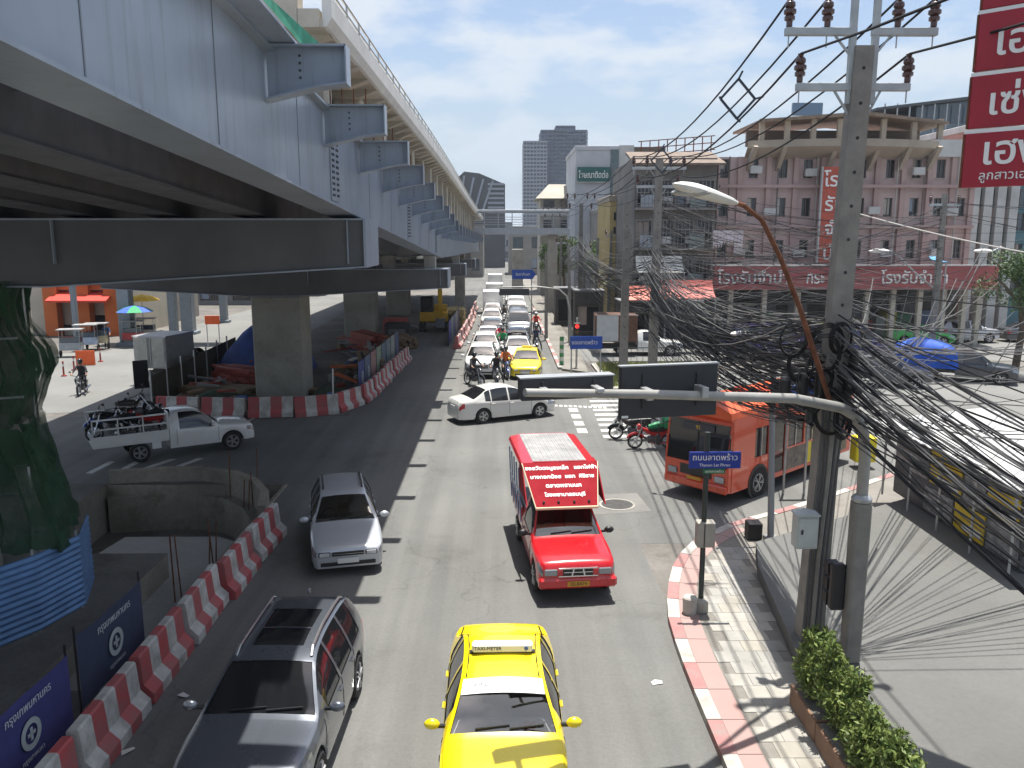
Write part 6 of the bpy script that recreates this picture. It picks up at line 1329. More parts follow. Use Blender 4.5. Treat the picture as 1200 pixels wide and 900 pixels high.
# --- stained old shophouses with caged balconies
D = 60.5; sh = thing('old_shophouses', 'stained grey shophouse row with caged balconies left of the pink building', 'building', (11, D, 0)); x0, x1 = X(742, D), X(836, D)
zs = [4.3, 7.1, 9.9]; wn = [w_ for w_ in grid(x0, x1, 4, 0, zs, 1.15, 1.7)]
facade(sh, x0, x1, D, 0, 13.2, wn, greyw, t=.3)
b = MB(); b.add([(x0, D, 0), (x0, D + 12, 0), (x0, D + 12, 13.2), (x0, D, 13.2), (x1, D, 0), (x1, D + 12, 0), (x1, D + 12, 13.2), (x1, D, 13.2)], [[0, 3, 2, 1], [4, 5, 6, 7], [3, 7, 6, 2]]); part('side_walls', b, greyw, sh, world=True)
gr_m = mat('balcony grille', (.22, .21, .20), .6, .2)
for z in zs:
    b = MB(); b.box(x0, D - 1.0, z - .35, x1, D - .002, z - .18); bl = part('balcony', b, greyw, sh, world=True)
    for zz_ in (.1, .85, 1.75): b = MB(); b.box(x0, D - 1.0, z + zz_ - .02, x1, D - .96, z + zz_ + .02); part('rail', b, gr_m, bl, world=True)
    k = x0
    while k < x1: b = MB(); b.box(k, D - .99, z - .18, k + .04, D - .97, z + 1.75); part('grille_bar', b, gr_m, bl, world=True); k += .27
    b = MB(); b.box(x0 + .3, D - .96, z - .15, x0 + 1.7, D - .93, z + .7); part('balcony_panel', b, mat('corrugated balcony panel', (.28, .32, .36), .5, var=.2), bl, world=True)
    b = MB(); b.box(x1 - 2.0, D - .96, z - .15, x1 - .9, D - .93, z + .8); part('balcony_panel', b, mat('green grey balcony panel', (.20, .25, .24), .5, var=.2), bl, world=True)
    for a_ in (x0 + 1.9, x0 + 3.6): b = MB(); b.box(a_, D - .7, z + .1, a_ + .7, D - .35, z + .6, .03); part('air_conditioner', b, whitew, bl, world=True)
b = MB(); b.extr([(D - 1.3, 12.6), (D - 1.3, 12.75), (D + 3, 13.9), (D + 3, 13.7)], 'x', x0 - .3, x1 + .3); part('roof', b, mat('brown roof sheet', (.17, .125, .095), .7, var=.3), sh, world=True)
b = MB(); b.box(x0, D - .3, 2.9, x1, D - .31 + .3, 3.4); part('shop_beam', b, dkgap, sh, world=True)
for k in range(4): xx = x0 + (x1 - x0) * k / 4; b = MB(); b.box(xx + .2, D - .06, .1, xx + 1.25, D - .005, 2.8); part('shutter', b, shutter, sh, world=True)
ck = mat('pale cloth', (.62, .55, .57), .9, var=.1)
for i, (px, w_, h) in enumerate(((842, .7, 1.3), (853, .9, 1.0), (866, .6, 1.6))):
    q = A(px, 270, 59); b = MB(); n = 8; vs = []
    for k in range(n + 1):
        for j in range(5): vs.append((q.x + (k / n - .5) * w_ * (1 - .15 * j / 4 * (k % 2)), 59 + .06 * math.sin(k * 2.1 + j), q.z - h * j / 4 * (1 - .25 * abs(math.sin(k * 1.3)))))
    b.add(vs, [[5 * k + j, 5 * k + 5 + j, 5 * k + 6 + j, 5 * k + 1 + j] for k in range(n) for j in range(4)]); tag(part('laundry', b, ck, None, True), 'pale laundry hanging from the shophouse balcony, %s from the left' % ORD[i], 'laundry', 'laundry on the balcony')
# awnings of the street stalls
for i, (px0, px1, py0, py1, D, c_, lab) in enumerate(((728, 778, 335, 350, 56, (.62, .20, .15), 'salmon red stall awning below the white barrel awning'), (775, 836, 328, 348, 56, (.60, .17, .14), 'salmon red stall awning left of the pawn shop sign'), (745, 800, 300, 318, 59, (.62, .6, .55), 'white barrel shaped awning over the old shop'), (1090, 1100, 300, 306, 52, (.1, .3, .5), 'small blue awning by the right hand lamp'))):
    a, c = A(px0, py1, D), A(px1, py0, D); t = thing('awning', lab, 'awning', ((a.x + c.x) / 2, D, a.z)); b = MB(); n = 8; vs = []
    for k in range(n + 1):
        th = k / n * 1.4; vs += [(a.x, D - 1.2 + 1.6 * math.sin(th) * .9, a.z + (c.z - a.z) * (1 - math.cos(th)) * 1.2), (c.x, D - 1.2 + 1.6 * math.sin(th) * .9, a.z + (c.z - a.z) * (1 - math.cos(th)) * 1.2)]
    b.add(vs + [(p[0], p[1], p[2] - .05) for p in vs], [[2 * k, 2 * k + 1, 2 * k + 3, 2 * k + 2] for k in range(n)] + [[2 * n + 2 + 2 * k, 2 * n + 4 + 2 * k, 2 * n + 5 + 2 * k, 2 * n + 3 + 2 * k] for k in range(n)] + [[0, 2 * n + 2, 2 * n + 3, 1]]); part('sheet', b, mat('awning %d' % i, c_, .7, var=.12), t, True, world=True)
    for xx in (a.x + .1, c.x - .1): b = MB(); b.cyl((xx, D - 1.15, 0), (xx, D - 1.15, a.z), .04, n=6); part('post', b, galv, t, world=True)
for i, (px, D, c_) in enumerate(((745, 57.5, (.05, .05, .055)), (775, 57.5, (.08, .07, .07)), (805, 57.5, (.05, .055, .07)), (690, 64, (.06, .055, .05)), (665, 72, (.07, .065, .06)))):
    x = X(px, D); block('street_stall', 'dark open shopfront under the cables, %s in the row' % ORD[i], 'shop', x - 1.0, x + 1.2, D, D + 2, 3.2 + .3 * (i % 2), mat('stall %d' % i, c_, .7, var=.4), [(x - .8, x + .9, .4, 2.4)], wmat('tin grey', (.22, .22, .23)), dkgap, 'street stalls', sill=False, mull=False, para=.15)
# --- yellow house, white hoarding building, balcony house
D = 70.; x0, x1 = X(714, D), X(748, D); yb = block('yellow_house', 'narrow yellow ochre building with boxed windows', 'building', x0, x1, D, D + 9, Z(236, D), yeloww, [(x0 + .3, x0 + .8, 9.0, 9.7), (x0 + .3, x0 + .8, 7.9, 8.5)], beige)
b = MB(); b.box(x1 - 1.1, D - .5, 5.6, x1 + .2, D - .01, 8.2); part('caged_balcony', b, mat('cage grey', (.22, .23, .25), .6, var=.3, vscale=8), yb, world=True)
D = 100.; x0, x1 = X(673, D), X(722, D); zt = Z(176, D); hb = block('white_hoarding_building', 'tall blank white building with a dark green sign', 'building', x0, x1, D, D + 14, zt, mat('streaked white wall', (.52, .53, .55), .8, col2=(.36, .37, .40), vscale=.25, space='World'), (), None)
b = MB(); b.box(x1 - .9, D - .15, 7, x1 + .02, D - .01, zt + .1); part('stained_strip', b, mat('green grey strip', (.12, .16, .17), .7, var=.3), hb, world=True)
b = MB(); b.box(x1 + .05, D, 0, X(740, D), D + 12, Z(170, D)); part('annexe', b, whitew, hb, world=True); b = MB(); b.box(X(740, D) + .02, D, 0, X(776, D), D + 12, Z(172, D)); part('annexe', b, wmat('brown render', (.15, .125, .10)), hb, world=True)
gs = thing('green_sign', 'dark green rental sign on the blank white building', 'sign', (X(693, D), D - .3, Z(205, D))); za, zb2 = Z(213, D), Z(196, D)
b = MB(); b.box(X(675, D), D - .4, za, X(712, D), D - .2, zb2); pn = part('panel', b, mat('sign dark green', (.01, .10, .085), .5), gs, world=True)
b = MB(); b.box(X(674, D), D - .37, za - .1, X(713, D), D - .22, za - .005); part('frame', b, whitew, gs, world=True); lettering('โฆษณาติดต่อ', 1.0, ink_white, pn, (X(693.5, D), D - .42, (za + zb2) / 2 - .1), ext=.02, off=.006, sx=.66, world=True)
fr_ = thing('billboard_frame', 'open steel billboard frame on the rooftop behind the power lines', 'billboard frame', (X(790, 72), 72, 13)); Df = 72
for px in range(748, 838, 10): b = MB(); b.bar((X(px, Df), Df, 12.5), (X(px, Df), Df, Z(166 - (px - 748) * .08, Df)), .08, .08, (1, 0, 0)); part('upright', b, rust, fr_, world=True)
for py in (166, 174, 182): b = MB(); b.bar(A(748, py, Df), A(838, py - 7, Df), .07, .07); part('rail', b, rust, fr_, world=True)
D = 112.; x0, x1 = X(633, D), X(673, D); bh = block('balcony_house', 'white balconied house with a hipped roof beside the far cables', 'building', x0, x1, D, D + 9, Z(233, D), creamw, grid(x0, x1, 2, 0, [5.2, 8.4, 11.0], 1.5, 1.5), creamw, para=.1)
for z in (4.6, 7.8, 10.4): b = MB(); b.box(x0 - .3, D - 1.3, z, x1 + .2, D - .01, z + .25); bl = part('balcony', b, whitew, bh, world=True); b = MB(); b.box(x0 - .3, D - 1.3, z + .26, x1 + .2, D - 1.2, z + 1.0); part('parapet', b, whitew, bl, world=True)
b = MB(); zt = Z(233, D); b.convex([Vector(p) for p in ((x0 - .7, D - 1.5, zt), (x1 + .5, D - 1.5, zt), (x1 + .5, D + 9, zt), (x0 - .7, D + 9, zt), (x0 + 1.2, D + 2, zt + 2.0), (x1 - .5, D + 2, zt + 2.0))], [[0, 1, 5, 4], [1, 2, 5], [2, 3, 4, 5], [3, 0, 4], [0, 1, 2, 3]]); part('hip_roof', b, wmat('pale roof tile', (.42, .39, .33)), bh, world=True)
# --- towers
def tower(label, px0, px1, py, D, fl, cols, m, pm, seed, depth=20, zb=0.):
    x0, x1, zt = X(px0, D), X(px1, D), Z(py, D); t = thing('tower_block', label, 'tower', ((x0 + x1) / 2, D, 0))
    b = MB(); b.box(x0 + .3, D + .5, zb, x1 - .3, D + depth, zt - .5); part('core', b, pm, t, world=True)
    for k in range(fl + 1): z = zb + (zt - zb) * k / fl; b = MB(); b.box(x0, D, z - (.35 if k else 0), x1, D + depth + .3, z + .35); part('floor_slab', b, m, t, world=True)
    g = random.Random(seed); w_ = (x1 - x0) / cols
    for c in range(cols + 1): b = MB(); x = x0 + c * w_; b.box(x - .18, D - .1, zb, x + .18, D + .49, zt); part('fin', b, m, t, world=True)
    b = MB()
    for k in range(fl):
        for c in range(cols):
            if g.random() < .45: z = zb + (zt - zb) * k / fl; b.box(x0 + c * w_ + .3, D + .30, z + .5, x0 + c * w_ + w_ * g.uniform(.4, .9), D + .45, z + (zt - zb) / fl - .5)
    o = part('window_panes', b, pane_b, t, world=True); o['kind'] = 'stuff'; return t
tm_ = mat('tower blue grey', (.10, .13, .185), .6, var=.1, vscale=.05, space='World'); tm2 = mat('tower pale band', (.26, .29, .335), .6)
tower('left lower wing of the dark blue residential tower', 613, 640, 166, 352, 30, 7, tm2, tm_, 2)
tower('taller right wing of the dark blue residential tower', 633, 686, 153, 356, 34, 12, tm_, tm_, 3)
t = tower('rooftop block of the dark blue residential tower', 650, 672, 148, 357, 2, 4, tm_, tm_, 4, 12, Z(154, 357))
ab = thing('angular_building', 'dark glassy building with a slanted roof behind the viaduct', 'building', (X(565, 210), 210, 0)); D = 210
b = MB(); b.extr([(X(530, D), 0), (X(592, D), 0), (X(592, D), Z(216, D)), (X(562, D), Z(203, D)), (X(545, D), Z(201, D)), (X(530, D), Z(215, D))], 'y', D, D + 25); part('body', b, mat('dark glass cladding', (.045, .05, .06), .35, spec=.7, var=.3, vscale=.2), ab, world=True)
for k in range(7): z = Z(250 - k * 5.5, D); b = MB(); b.box(X(572, D), D - .4, z, X(591, D), D - .05, z + .5); part('floor_band', b, tm2, ab, world=True)
for k in range(4): b = MB(); b.bar((X(538 + k * 9, D), D - .3, Z(250, D)), (X(545 + k * 11, D), D - .3, Z(206 + k * 2, D)), .5, .5); part('brace', b, tm2, ab, world=True)
# --- right edge apartments
D = 66.; x0, x1 = X(1133, D), X(1178, D); ap = block('apartment_block', 'white and pink apartment block with tall white piers', 'building', x0, x1, D, D + 10, Z(150, D), wmat('salmon render', (.45, .25, .21)), grid(x0, x1, 3, 0, [4.4, 7.2, 9.9, 12.6], .75, 1.5), whitew, pane_b)
for k in range(4): xx = x0 + (x1 - x0) * k / 3; b = MB(); b.box(xx - .33, D - .5, 0, xx + .33, D - .002, Z(150, D)); part('pier', b, whitew, ap, world=True)
D = 72.; x0, x1 = X(1180, D), X(1260, D); block('teal_office', 'teal glass office block at the right edge', 'building', x0, x1, D, D + 10, Z(215, D), wmat('teal cladding', (.10, .22, .26)), grid(x0, x1, 4, 0, [3, 5.6, 8.2, 10.2], 1.0, 1.5), None, pane_b)
D = 88.; x0, x1 = X(1015, D), X(1150, D); ub = block('unfinished_building', 'grey unfinished building with a slanted dark roof behind the pink building', 'building', x0, x1, D, D + 12, Z(150, D), wmat('blue grey cladding', (.20, .25, .29)), [(X(1075, D), X(1140, D), Z(152, D), Z(136, D) - 1.0)][:0], None, pane_b)
b = MB(); z = Z(150, D); b.extr([(X(1060, D), z + .5), (X(1160, D), z + .5), (X(1160, D), Z(112, D)), (X(1060, D), Z(122, D))], 'y', D, D + 10); part('glass_storey', b, pane_b, ub, world=True); b = MB(); b.extr([(X(1010, D), Z(130, D)), (X(1165, D), Z(111, D)), (X(1165, D), Z(107, D)), (X(1010, D), Z(127, D))], 'y', D - 1, D + 11); part('slanted_roof', b, mat('dark roof edge', (.07, .075, .08), .6), ub, world=True)
for px in range(1020, 1150, 14): b = MB(); b.bar((X(px, D), D - .8, z - .5), (X(px, D), D - .8, Z(122, D)), .12, .12, (1, 0, 0)); part('scaffold_pole', b, galv, ub, world=True)
# --- distant mid-rise fabric either side so that the street goes on
rgb = random.Random(21)
for i, (px0, px1, py, D, c_) in enumerate(((596, 640, 268, 170, (.30, .29, .27)), (640, 672, 262, 150, (.36, .33, .28)), (560, 600, 262, 260, (.26, .28, .31)), (770, 842, 196, 84, (.24, .21, .18)), (700, 716, 250, 92, (.30, .28, .26)), (1240, 1330, 190, 80, (.4, .36, .3)), (530, 566, 268, 160, (.25, .24, .22)))):
    x0, x1, zt = X(px0, D), X(px1, D), Z(py, D); nf = max(2, int(zt / 3.2)); nb = max(2, int((x1 - x0) / 3.0))
    block('mid_rise_block', ['grey mid rise block closing the street beyond the footbridge', 'tan mid rise block just right of the footbridge', 'pale blue block at the end of the road', 'brown block behind the old shophouses', 'narrow grey block between the white building and the yellow one', 'cream block out beyond the teal office', 'dim block behind the far end of the viaduct'][i], 'building', x0, x1, D, D + 12, zt, wmat('mid rise %d' % i, c_), grid(x0, x1, nb, 0, [1.2 + k * (zt - 1) / nf for k in range(nf)], (x1 - x0) / nb * .55, (zt / nf) * .5), None, pane_d if i % 2 else pane_b, 'mid rise blocks', sill=False)
# --- footbridge
D = 85.; fb = thing('footbridge', 'grey covered footbridge crossing over the far lanes', 'footbridge', (1, D, 0)); xa, xb = X(535, D), X(668, D)
fbm = mat('footbridge steel', (.36, .385, .415), .55, var=.12)
b = MB(); b.box(xa, D, 7.9, xb, D + 2.4, 8.55, .04); part('deck', b, fbm, fb, world=True); b = MB(); b.box(xa, D - .15, 10.1, xb, D + 2.6, 10.35, .03); part('canopy', b, fbm, fb, world=True)
x = xa
while x < xb:
    b = MB(); b.box(x, D + .02, 8.6, x + .08, D + .1, 10.1); part('post', b, fbm, fb, world=True); x += 1.4
for z in (8.85, 9.1, 9.35, 9.6): b = MB(); b.box(xa, D + .03, z, xb, D + .07, z + .05); part('rail', b, fbm, fb, world=True)
for px in (538, 648): b = MB(); b.box(X(px, D) - .5, D + .5, 0, X(px, D) + .5, D + 1.9, 7.9, .05); part('pier', b, conc, fb, world=True)
b = MB(); b.box(X(600, 122), 122, 0, X(613, 122), 123.5, Z(292, 122), .05); tag(part('guideway_pier', b, conc), 'bare grey concrete pier standing beyond the footbridge', 'pier')
# ================================================================= LEFT SIDE OF THE ROAD
org = wmat('orange render', (.50, .13, .035)); D = 66.
x0, x1 = X(30, D), X(150, D); rs2 = block('restaurant', 'orange fronted restaurant with red awnings across the left road', 'restaurant', x0, x1, D, D + 9, 4.9, creamw, [(X(62, D), X(88, D), .3, 2.6), (X(103, D), X(128, D), .3, 2.9), (X(134, D), X(148, D), .3, 2.6)], wmat('cream parapet', (.48, .44, .36)), dkgap, sill=False, mull=False)
for px in (98, 60, 131): b = MB(); b.box(X(px, D) - .5, D - .9, 0, X(px, D) + .5, D - .05, 4.3); part('column', b, org, rs2, world=True)
b = MB(); b.extr([(D - 1.8, 2.7), (D - 1.8, 2.85), (D - .06, 3.5), (D - .06, 3.3)], 'x', X(62, D), X(132, D)); part('awning', b, mat('red awning', (.55, .05, .03), .7, var=.15), rs2, world=True)
b = MB(); b.box(X(60, D), D - .5, 3.6, X(150, D), D - .052, 4.4); part('fascia', b, org, rs2, world=True)
b = MB(); b.box(X(104, D), D - .65, 4.0, X(130, D), D - .51, 4.8); sgn = part('signboard', b, mat('teal signboard', (.05, .13, .13), .5), rs2, world=True); lettering('ร้านอาหาร', .62, ink_white, sgn, (X(117, D), D - .67, 4.35), ext=.01, world=True)
# people-height details: carts, umbrellas, tables
def umbrella(label, px, py, D, c1, c2, r=1.3):
    q = A(px, py, D); t = thing('umbrella', label, 'umbrella', (q.x, D, 0)); m1, m2 = mat('umbrella ' + label[:12], c1, .7), mat('umbrella b ' + label[:12], c2, .7)
    b = MB(); b.cyl((0, 0, 0), (0, 0, q.z + .35), .03, n=6); part('pole', b, galv, t)
    for k in range(8):
        b = MB(); a0, a1 = k * math.pi / 4, (k + 1) * math.pi / 4; b.add([(0, 0, q.z + .45), (math.cos(a0) * r * .6, math.sin(a0) * r * .6, q.z + .28), (math.cos(a1) * r * .6, math.sin(a1) * r * .6, q.z + .28), (math.cos(a0) * r, math.sin(a0) * r, q.z), (math.cos(a1) * r, math.sin(a1) * r, q.z)], [[0, 1, 2], [1, 3, 4, 2]]); part('gore', b, m1 if k % 2 else m2, t)
umbrella('yellow market umbrella beside the grey steel column', 166, 352, 61, (.75, .48, .02), (.70, .40, .02))
umbrella('blue and green market umbrella over the food stall', 158, 365, 59, (.05, .12, .45), (.03, .3, .12))
def cart(label, px, py, c, w_=1.3):
    q = G(px, py); t = thing('food_cart', label, 'cart', q, R(10), 'food carts'); b = MB(); b.box(-w_ / 2, -.35, .45, w_ / 2, .35, .95, .02); part('body', b, mat('cart ' + label[:14], c, .5, var=.2), t)
    b = MB(); b.box(-w_ / 2 + .05, -.3, .95, w_ / 2 - .05, .3, 1.3, .02); part('display_case', b, pane_b, t); b = MB(); b.box(-w_ / 2 - .1, -.45, 1.75, w_ / 2 + .1, .45, 1.82); part('roof', b, tin, t)
    for sx in (-1, 1):
        for sy in (-1, 1): b = MB(); b.cyl((sx * (w_ / 2 - .04), sy * .32, .95), (sx * (w_ / 2 - .04), sy * .32, 1.75), .02, n=5); part('post', b, galv, t)
        b = MB(); b.lathe([(.2, -.03), (.24, -.03), (.24, .03), (.2, .03), (.0, .0)], 14, 'x', (sx * (w_ / 2 + .04), 0, .24)); part('wheel', b, rubber, t)
cart('cream food cart left of the person in blue', 115, 409, (.55, .48, .32)); cart('pale blue food cart at the left end', 103, 411, (.35, .42, .55)); cart('red food cart right of the grey steel column', 157, 405, (.5, .06, .06)); cart('white food cart farther right under the umbrellas', 172, 401, (.6, .58, .5)); cart('grey food cart behind the delineator posts', 85, 418, (.3, .33, .35))
# grey steel columns of the neighbouring walkway
for i, (px, py, D, w_) in enumerate(((139, 404, 59, .85), (80, 408, 60, .35), (196, 404, 66, .6), (213, 404, 66, .9), (257, 395, 75, .6), (320, 395, 80, .8))):
    x = X(px, D); b = MB(); b.box(x - w_ / 2, D, 0, x + w_ / 2, D + w_, 6.4, .03); b.box(x - w_ * .8, D - .15, 0, x + w_ * .8, D + w_ + .15, .25, .03); tag(part('walkway_column', b, mat('column blue grey', (.20, .23, .26), .5, var=.12)), 'blue grey steel walkway column behind the left road, %s in order' % ['widest', 'thinnest one left', 'third', 'fourth', 'fifth', 'sixth'][i], 'column', 'walkway columns')
b = MB(); b.box(X(120, 60), 59.6, 6.4, X(360, 82), 62, 7.2); wd = part('walkway_deck', b, beam_m); tag(wd, 'dark elevated walkway deck beyond the viaduct piers', 'walkway')
for i, (px0, px1, py, D, c_) in enumerate(((-60, 40, 300, 90, (.35, .32, .28)), (140, 190, 326, 74, (.30, .28, .25)), (186, 300, 318, 96, (.24, .23, .22)), (290, 380, 320, 110, (.22, .21, .2)), (370, 470, 318, 130, (.25, .24, .22)), (460, 532, 312, 150, (.2, .19, .18)))):
    x0, x1, zt = X(px0, D), X(px1, D), max(9.0, Z(py, D) + 3)
    block('shophouse', 'shophouse in the dim row beyond the left road, %s from the left' % ORD[i], 'building', x0, x1, D, D + 8, zt, wmat('left block %d' % i, c_), grid(x0, x1, max(2, int((x1 - x0) / 3.5)), 0, [.4, 3.6, 6.4], (x1 - x0) / max(2, int((x1 - x0) / 3.5)) * .6, 1.8), None, pane_d, 'left hand shophouses', sill=False)
# delineators, orange boards, road fence
for i, (px, py) in enumerate(((118, 424), (87, 434), (75, 441))):
    q = G(px, py); t = thing('delineator_post', 'dark red delineator post along the left road edge, %s from the right' % ORD[i], 'bollard', q, 0, 'delineator posts'); b = MB(); b.lathe([(.16, 0), (.15, .06), (.05, .08), (.045, .85), (0, .87)], 10); part('post', b, mat('delineator red', (.30, .03, .02), .5), t, True); b = MB(); b.lathe([(.05, .55), (.05, .7)], 10); part('reflector', b, plate_white, t, True)
ob = mat('orange board', (.80, .13, .03), .6, var=.1)
for i, (px, py, D, w_, h) in enumerate(((101, 430, 50, 1.1, 1.0), (249, 380, 58, 1.0, .6))):
    q = A(px, py, D); t = thing('warning_board', ['bright orange board behind the lone motorcycle rider', 'orange board by the construction entrance'][i], 'board', (q.x, D, 0), R(8)); b = MB(); b.box(-w_ / 2, -.02, q.z, w_ / 2, .02, q.z + h, .01); part('panel', b, ob, t)
    for sx in (-1, 1): b = MB(); b.box(sx * w_ * .4 - .03, .021, 0, sx * w_ * .4 + .03, .06, q.z + h * .9); part('leg', b, galv, t)
# ================================================================= CONSTRUCTION SITE UNDER THE VIADUCT
wood = mat('weathered plank', (.20, .14, .085), .85, var=.3, vscale=3); redst = mat('red lead steel', (.27, .045, .03), .6, var=.25, vscale=2)
blue_t = mat('blue tarpaulin sheet', (.02, .055, .22), .5, var=.3, vscale=1.5, bump=.5, bscale=5)
def stack(name, label, cat, loc, rz, nx, nz, size, m, jit=.05):
    t = thing(name, label, cat, loc, rz); me = {}
    for k in range(nz):
        for i in range(nx):
            b = MB(); b.box(-size[0] / 2, -size[1] / 2, 0, size[0] / 2, size[1] / 2, size[2], .008); o = part('plank' if m is wood else 'beam', b, m, t); o.location = ((i - (nx - 1) / 2) * size[0] * 1.1 + rnd.uniform(-jit, jit), rnd.uniform(-jit * 4, jit * 4), k * size[2] * 1.05 + .06); o.rotation_euler = (0, 0, rnd.uniform(-.06, .06))
stack('timber_stack', 'stack of weathered planks left of the second pier', 'timber', (-13.4, 39.0, 0), R(70), 5, 5, (.3, 3.6, .12), wood)
stack('steel_stack', 'stack of red primed steel beams left of the second pier', 'steel beams', (-12.9, 42.0, 0), R(58), 7, 7, (.16, 4.5, .14), redst, .12)
stack('timber_stack', 'stack of planks inside the banner fence right of the pier', 'timber', (-7.6, 47.5, 0), R(8), 6, 6, (.22, 4.0, .14), wood)
stack('steel_stack', 'stack of red primed steel deep under the viaduct', 'steel beams', (-9.0, 55, 0), R(30), 6, 8, (.18, 3.6, .16), redst, .12)
stack('timber_stack', 'low timber pile beside the excavator', 'timber', (-7.4, 58.5, 0), R(20), 6, 4, (.3, 3.4, .16), wood)
stack('timber_stack', 'yellow formwork planks right of the excavator', 'timber', (-4.2, 72, 0), R(0), 6, 9, (.3, 4.0, .16), mat('yellow plank', (.42, .33, .14), .8, var=.2))
def tarp(label, loc, sx, sy, h, m=blue_t, seed=1, drop=0.):
    g = random.Random(seed); n = 14; b = MB(); vs = []
    for j in range(n + 1):
        for i in range(n + 1):
            u, v = i / n * 2 - 1, j / n * 2 - 1; e = max(abs(u), abs(v)); z = h * (1 - e**3) * (.8 + .25 * math.sin(3 * u + seed) * math.cos(2.3 * v)) + g.uniform(-.05, .05) * (1 - e)
            k_ = 1 if drop == 0 else 1 - .12 * e**8; vs.append((u * sx / 2 * (1 + .04 * g.random()) * k_, v * sy / 2 * k_, max(.02, z) - drop * e**7))
    b.add(vs, [[j * (n + 1) + i, j * (n + 1) + i + 1, (j + 1) * (n + 1) + i + 1, (j + 1) * (n + 1) + i] for j in range(n) for i in range(n)]); o = part('tarpaulin_heap', b, m, None, True); o.location = loc; return tag(o, label, 'tarpaulin')
tarp('big blue tarpaulin tent left of the second pier', (-13.6, 47.5, 0), 5.0, 4.0, 2.7, seed=2)
tarp('dark green sheeted heap behind the barriers before the pier', (-12.6, 37.3, 0), 3.6, 1.8, .8, mat('dark green sheet', (.03, .05, .03), .8, var=.4), 3)
tarp('dark green sheeted heap right of the second pier', (-8.0, 38.6, 0), 2.0, 2.4, .9, mat('dark green sheet', (.03, .05, .03), .8, var=.4), 4)
tarp('blue sheet on the ground left of the steel beams', (-14.6, 41.0, 0), 1.6, 1.2, .5, mat('light blue sheet', (.08, .25, .45), .6), 5)
tarp('small blue sheeted pile inside the banner fence', (-8.6, 49.5, 0), 1.4, 1.2, .9, seed=6)
o = tarp('bright blue tarpaulin over the load of the black truck', (0, 0, 0), 2.3, 4.0, .75, mat('bright blue tarpaulin', (.02, .09, .45), .6, var=.25, vscale=1.5, bump=.5, bscale=5, spec=.25), 8, .75); o.location = root_matrix(bt) @ Vector((0, 2.0, 1.45)); o.rotation_euler = (0, 0, R(62))
# printed fence banners behind the far barriers
emb = mat('emblem pale', (.40, .43, .42), .7)
def banner(label, a, c, z0, z1, m, txt='', emblem=True, group='fence banners', lean=.0):
    a, c = Vector((*a, 0)), Vector((*c, 0)); d = c - a; L = d.length; rz = math.atan2(d.y, d.x); t = thing('banner', label, 'banner', a, rz, group)
    n = 10; b = MB(); vs = []
    for i in range(n + 1):
        for j in range(5): u = i / n; vs.append((u * L, .03 * math.sin(u * 7 + j) * math.sin(math.pi * u), z0 + (z1 - z0) * j / 4 - .05 * math.sin(math.pi * u) * (j / 4)))
    b.add(vs, [[5 * i + j, 5 * i + 5 + j, 5 * i + 6 + j, 5 * i + 1 + j] for i in range(n) for j in range(4)]); cl_ = part('cloth', b, m, t, True)
    for x in (0, L): b = MB(); b.cyl((x, .03, 0), (x, .03, z1 + .15), .022, n=6); part('pole', b, black, t)
    if emblem:
        h = z1 - z0; b = MB(); b.lathe([(h * .12, 0), (h * .12, .008), (h * .19, .008), (h * .19, 0)], 20, 'y', (L * .5, -.055, z0 + h * .48)); em = part('emblem', b, emb, cl_); b = MB(); b.box(L * .5 - h * .02, -.06, z0 + h * .40, L * .5 + h * .02, -.05, z0 + h * .56); b.box(L * .5 - h * .07, -.06, z0 + h * .46, L * .5 + h * .07, -.05, z0 + h * .50); part('emblem_cross', b, emb, em)
    if txt:
        h = z1 - z0; lettering(txt, h * .15, mat('pale print', (.5, .52, .55), .7), cl_, (L * .5, -.055, z0 + h * .84), ext=.002, sx=.9); lettering(txt[:10], h * .09, mat('pale print', (.5, .52, .55), .7), cl_, (L * .5, -.055, z0 + h * .2), ext=.002)
purp = mat('violet banner cloth', (.045, .045, .17), .8, var=.15); navy = mat('navy banner cloth', (.035, .045, .09), .85, var=.15)
banner('violet banner with round emblem behind the nearest barriers', (-6.72, 9.6), (-6.62, 11.75), .25, 1.45, purp, 'กรุงเทพมหานคร')
banner('navy banner with round emblem beside the corrugated fence', (-6.68, 12.15), (-6.60, 14.3), .3, 1.55, navy, 'กรุงเทพมหานคร')
cols = [(.06, .07, .22), (.10, .13, .2), (.32, .18, .17), (.24, .29, .22), (.13, .17, .22), (.20, .24, .25), (.3, .32, .3), (.1, .12, .2)]
for i, c_ in enumerate(cols): banner('printed fence panel behind the curved barriers, %s from the pier' % ORD[i], (-6.9 + .03 * i, 39.4 + i * 1.75), (-6.88 + .03 * i, 41.0 + i * 1.75), .15, 1.75, mat('panel %d' % i, c_, .7, var=.2), '', i < 2, 'fence panels by the pier')
for i in range(5): banner('printed fence panel beside the excavator, %s from the camera' % ORD[i], (-3.75 + .03 * i, 58.5 + i * 2.4), (-3.72 + .03 * i, 60.7 + i * 2.4), .15, 1.8, mat('panel x%d' % i, [(.08, .08, .28), (.2, .25, .25), (.1, .12, .24), (.25, .27, .25), (.1, .1, .2)][i], .7, var=.2), '', False, 'fence panels by the excavator')
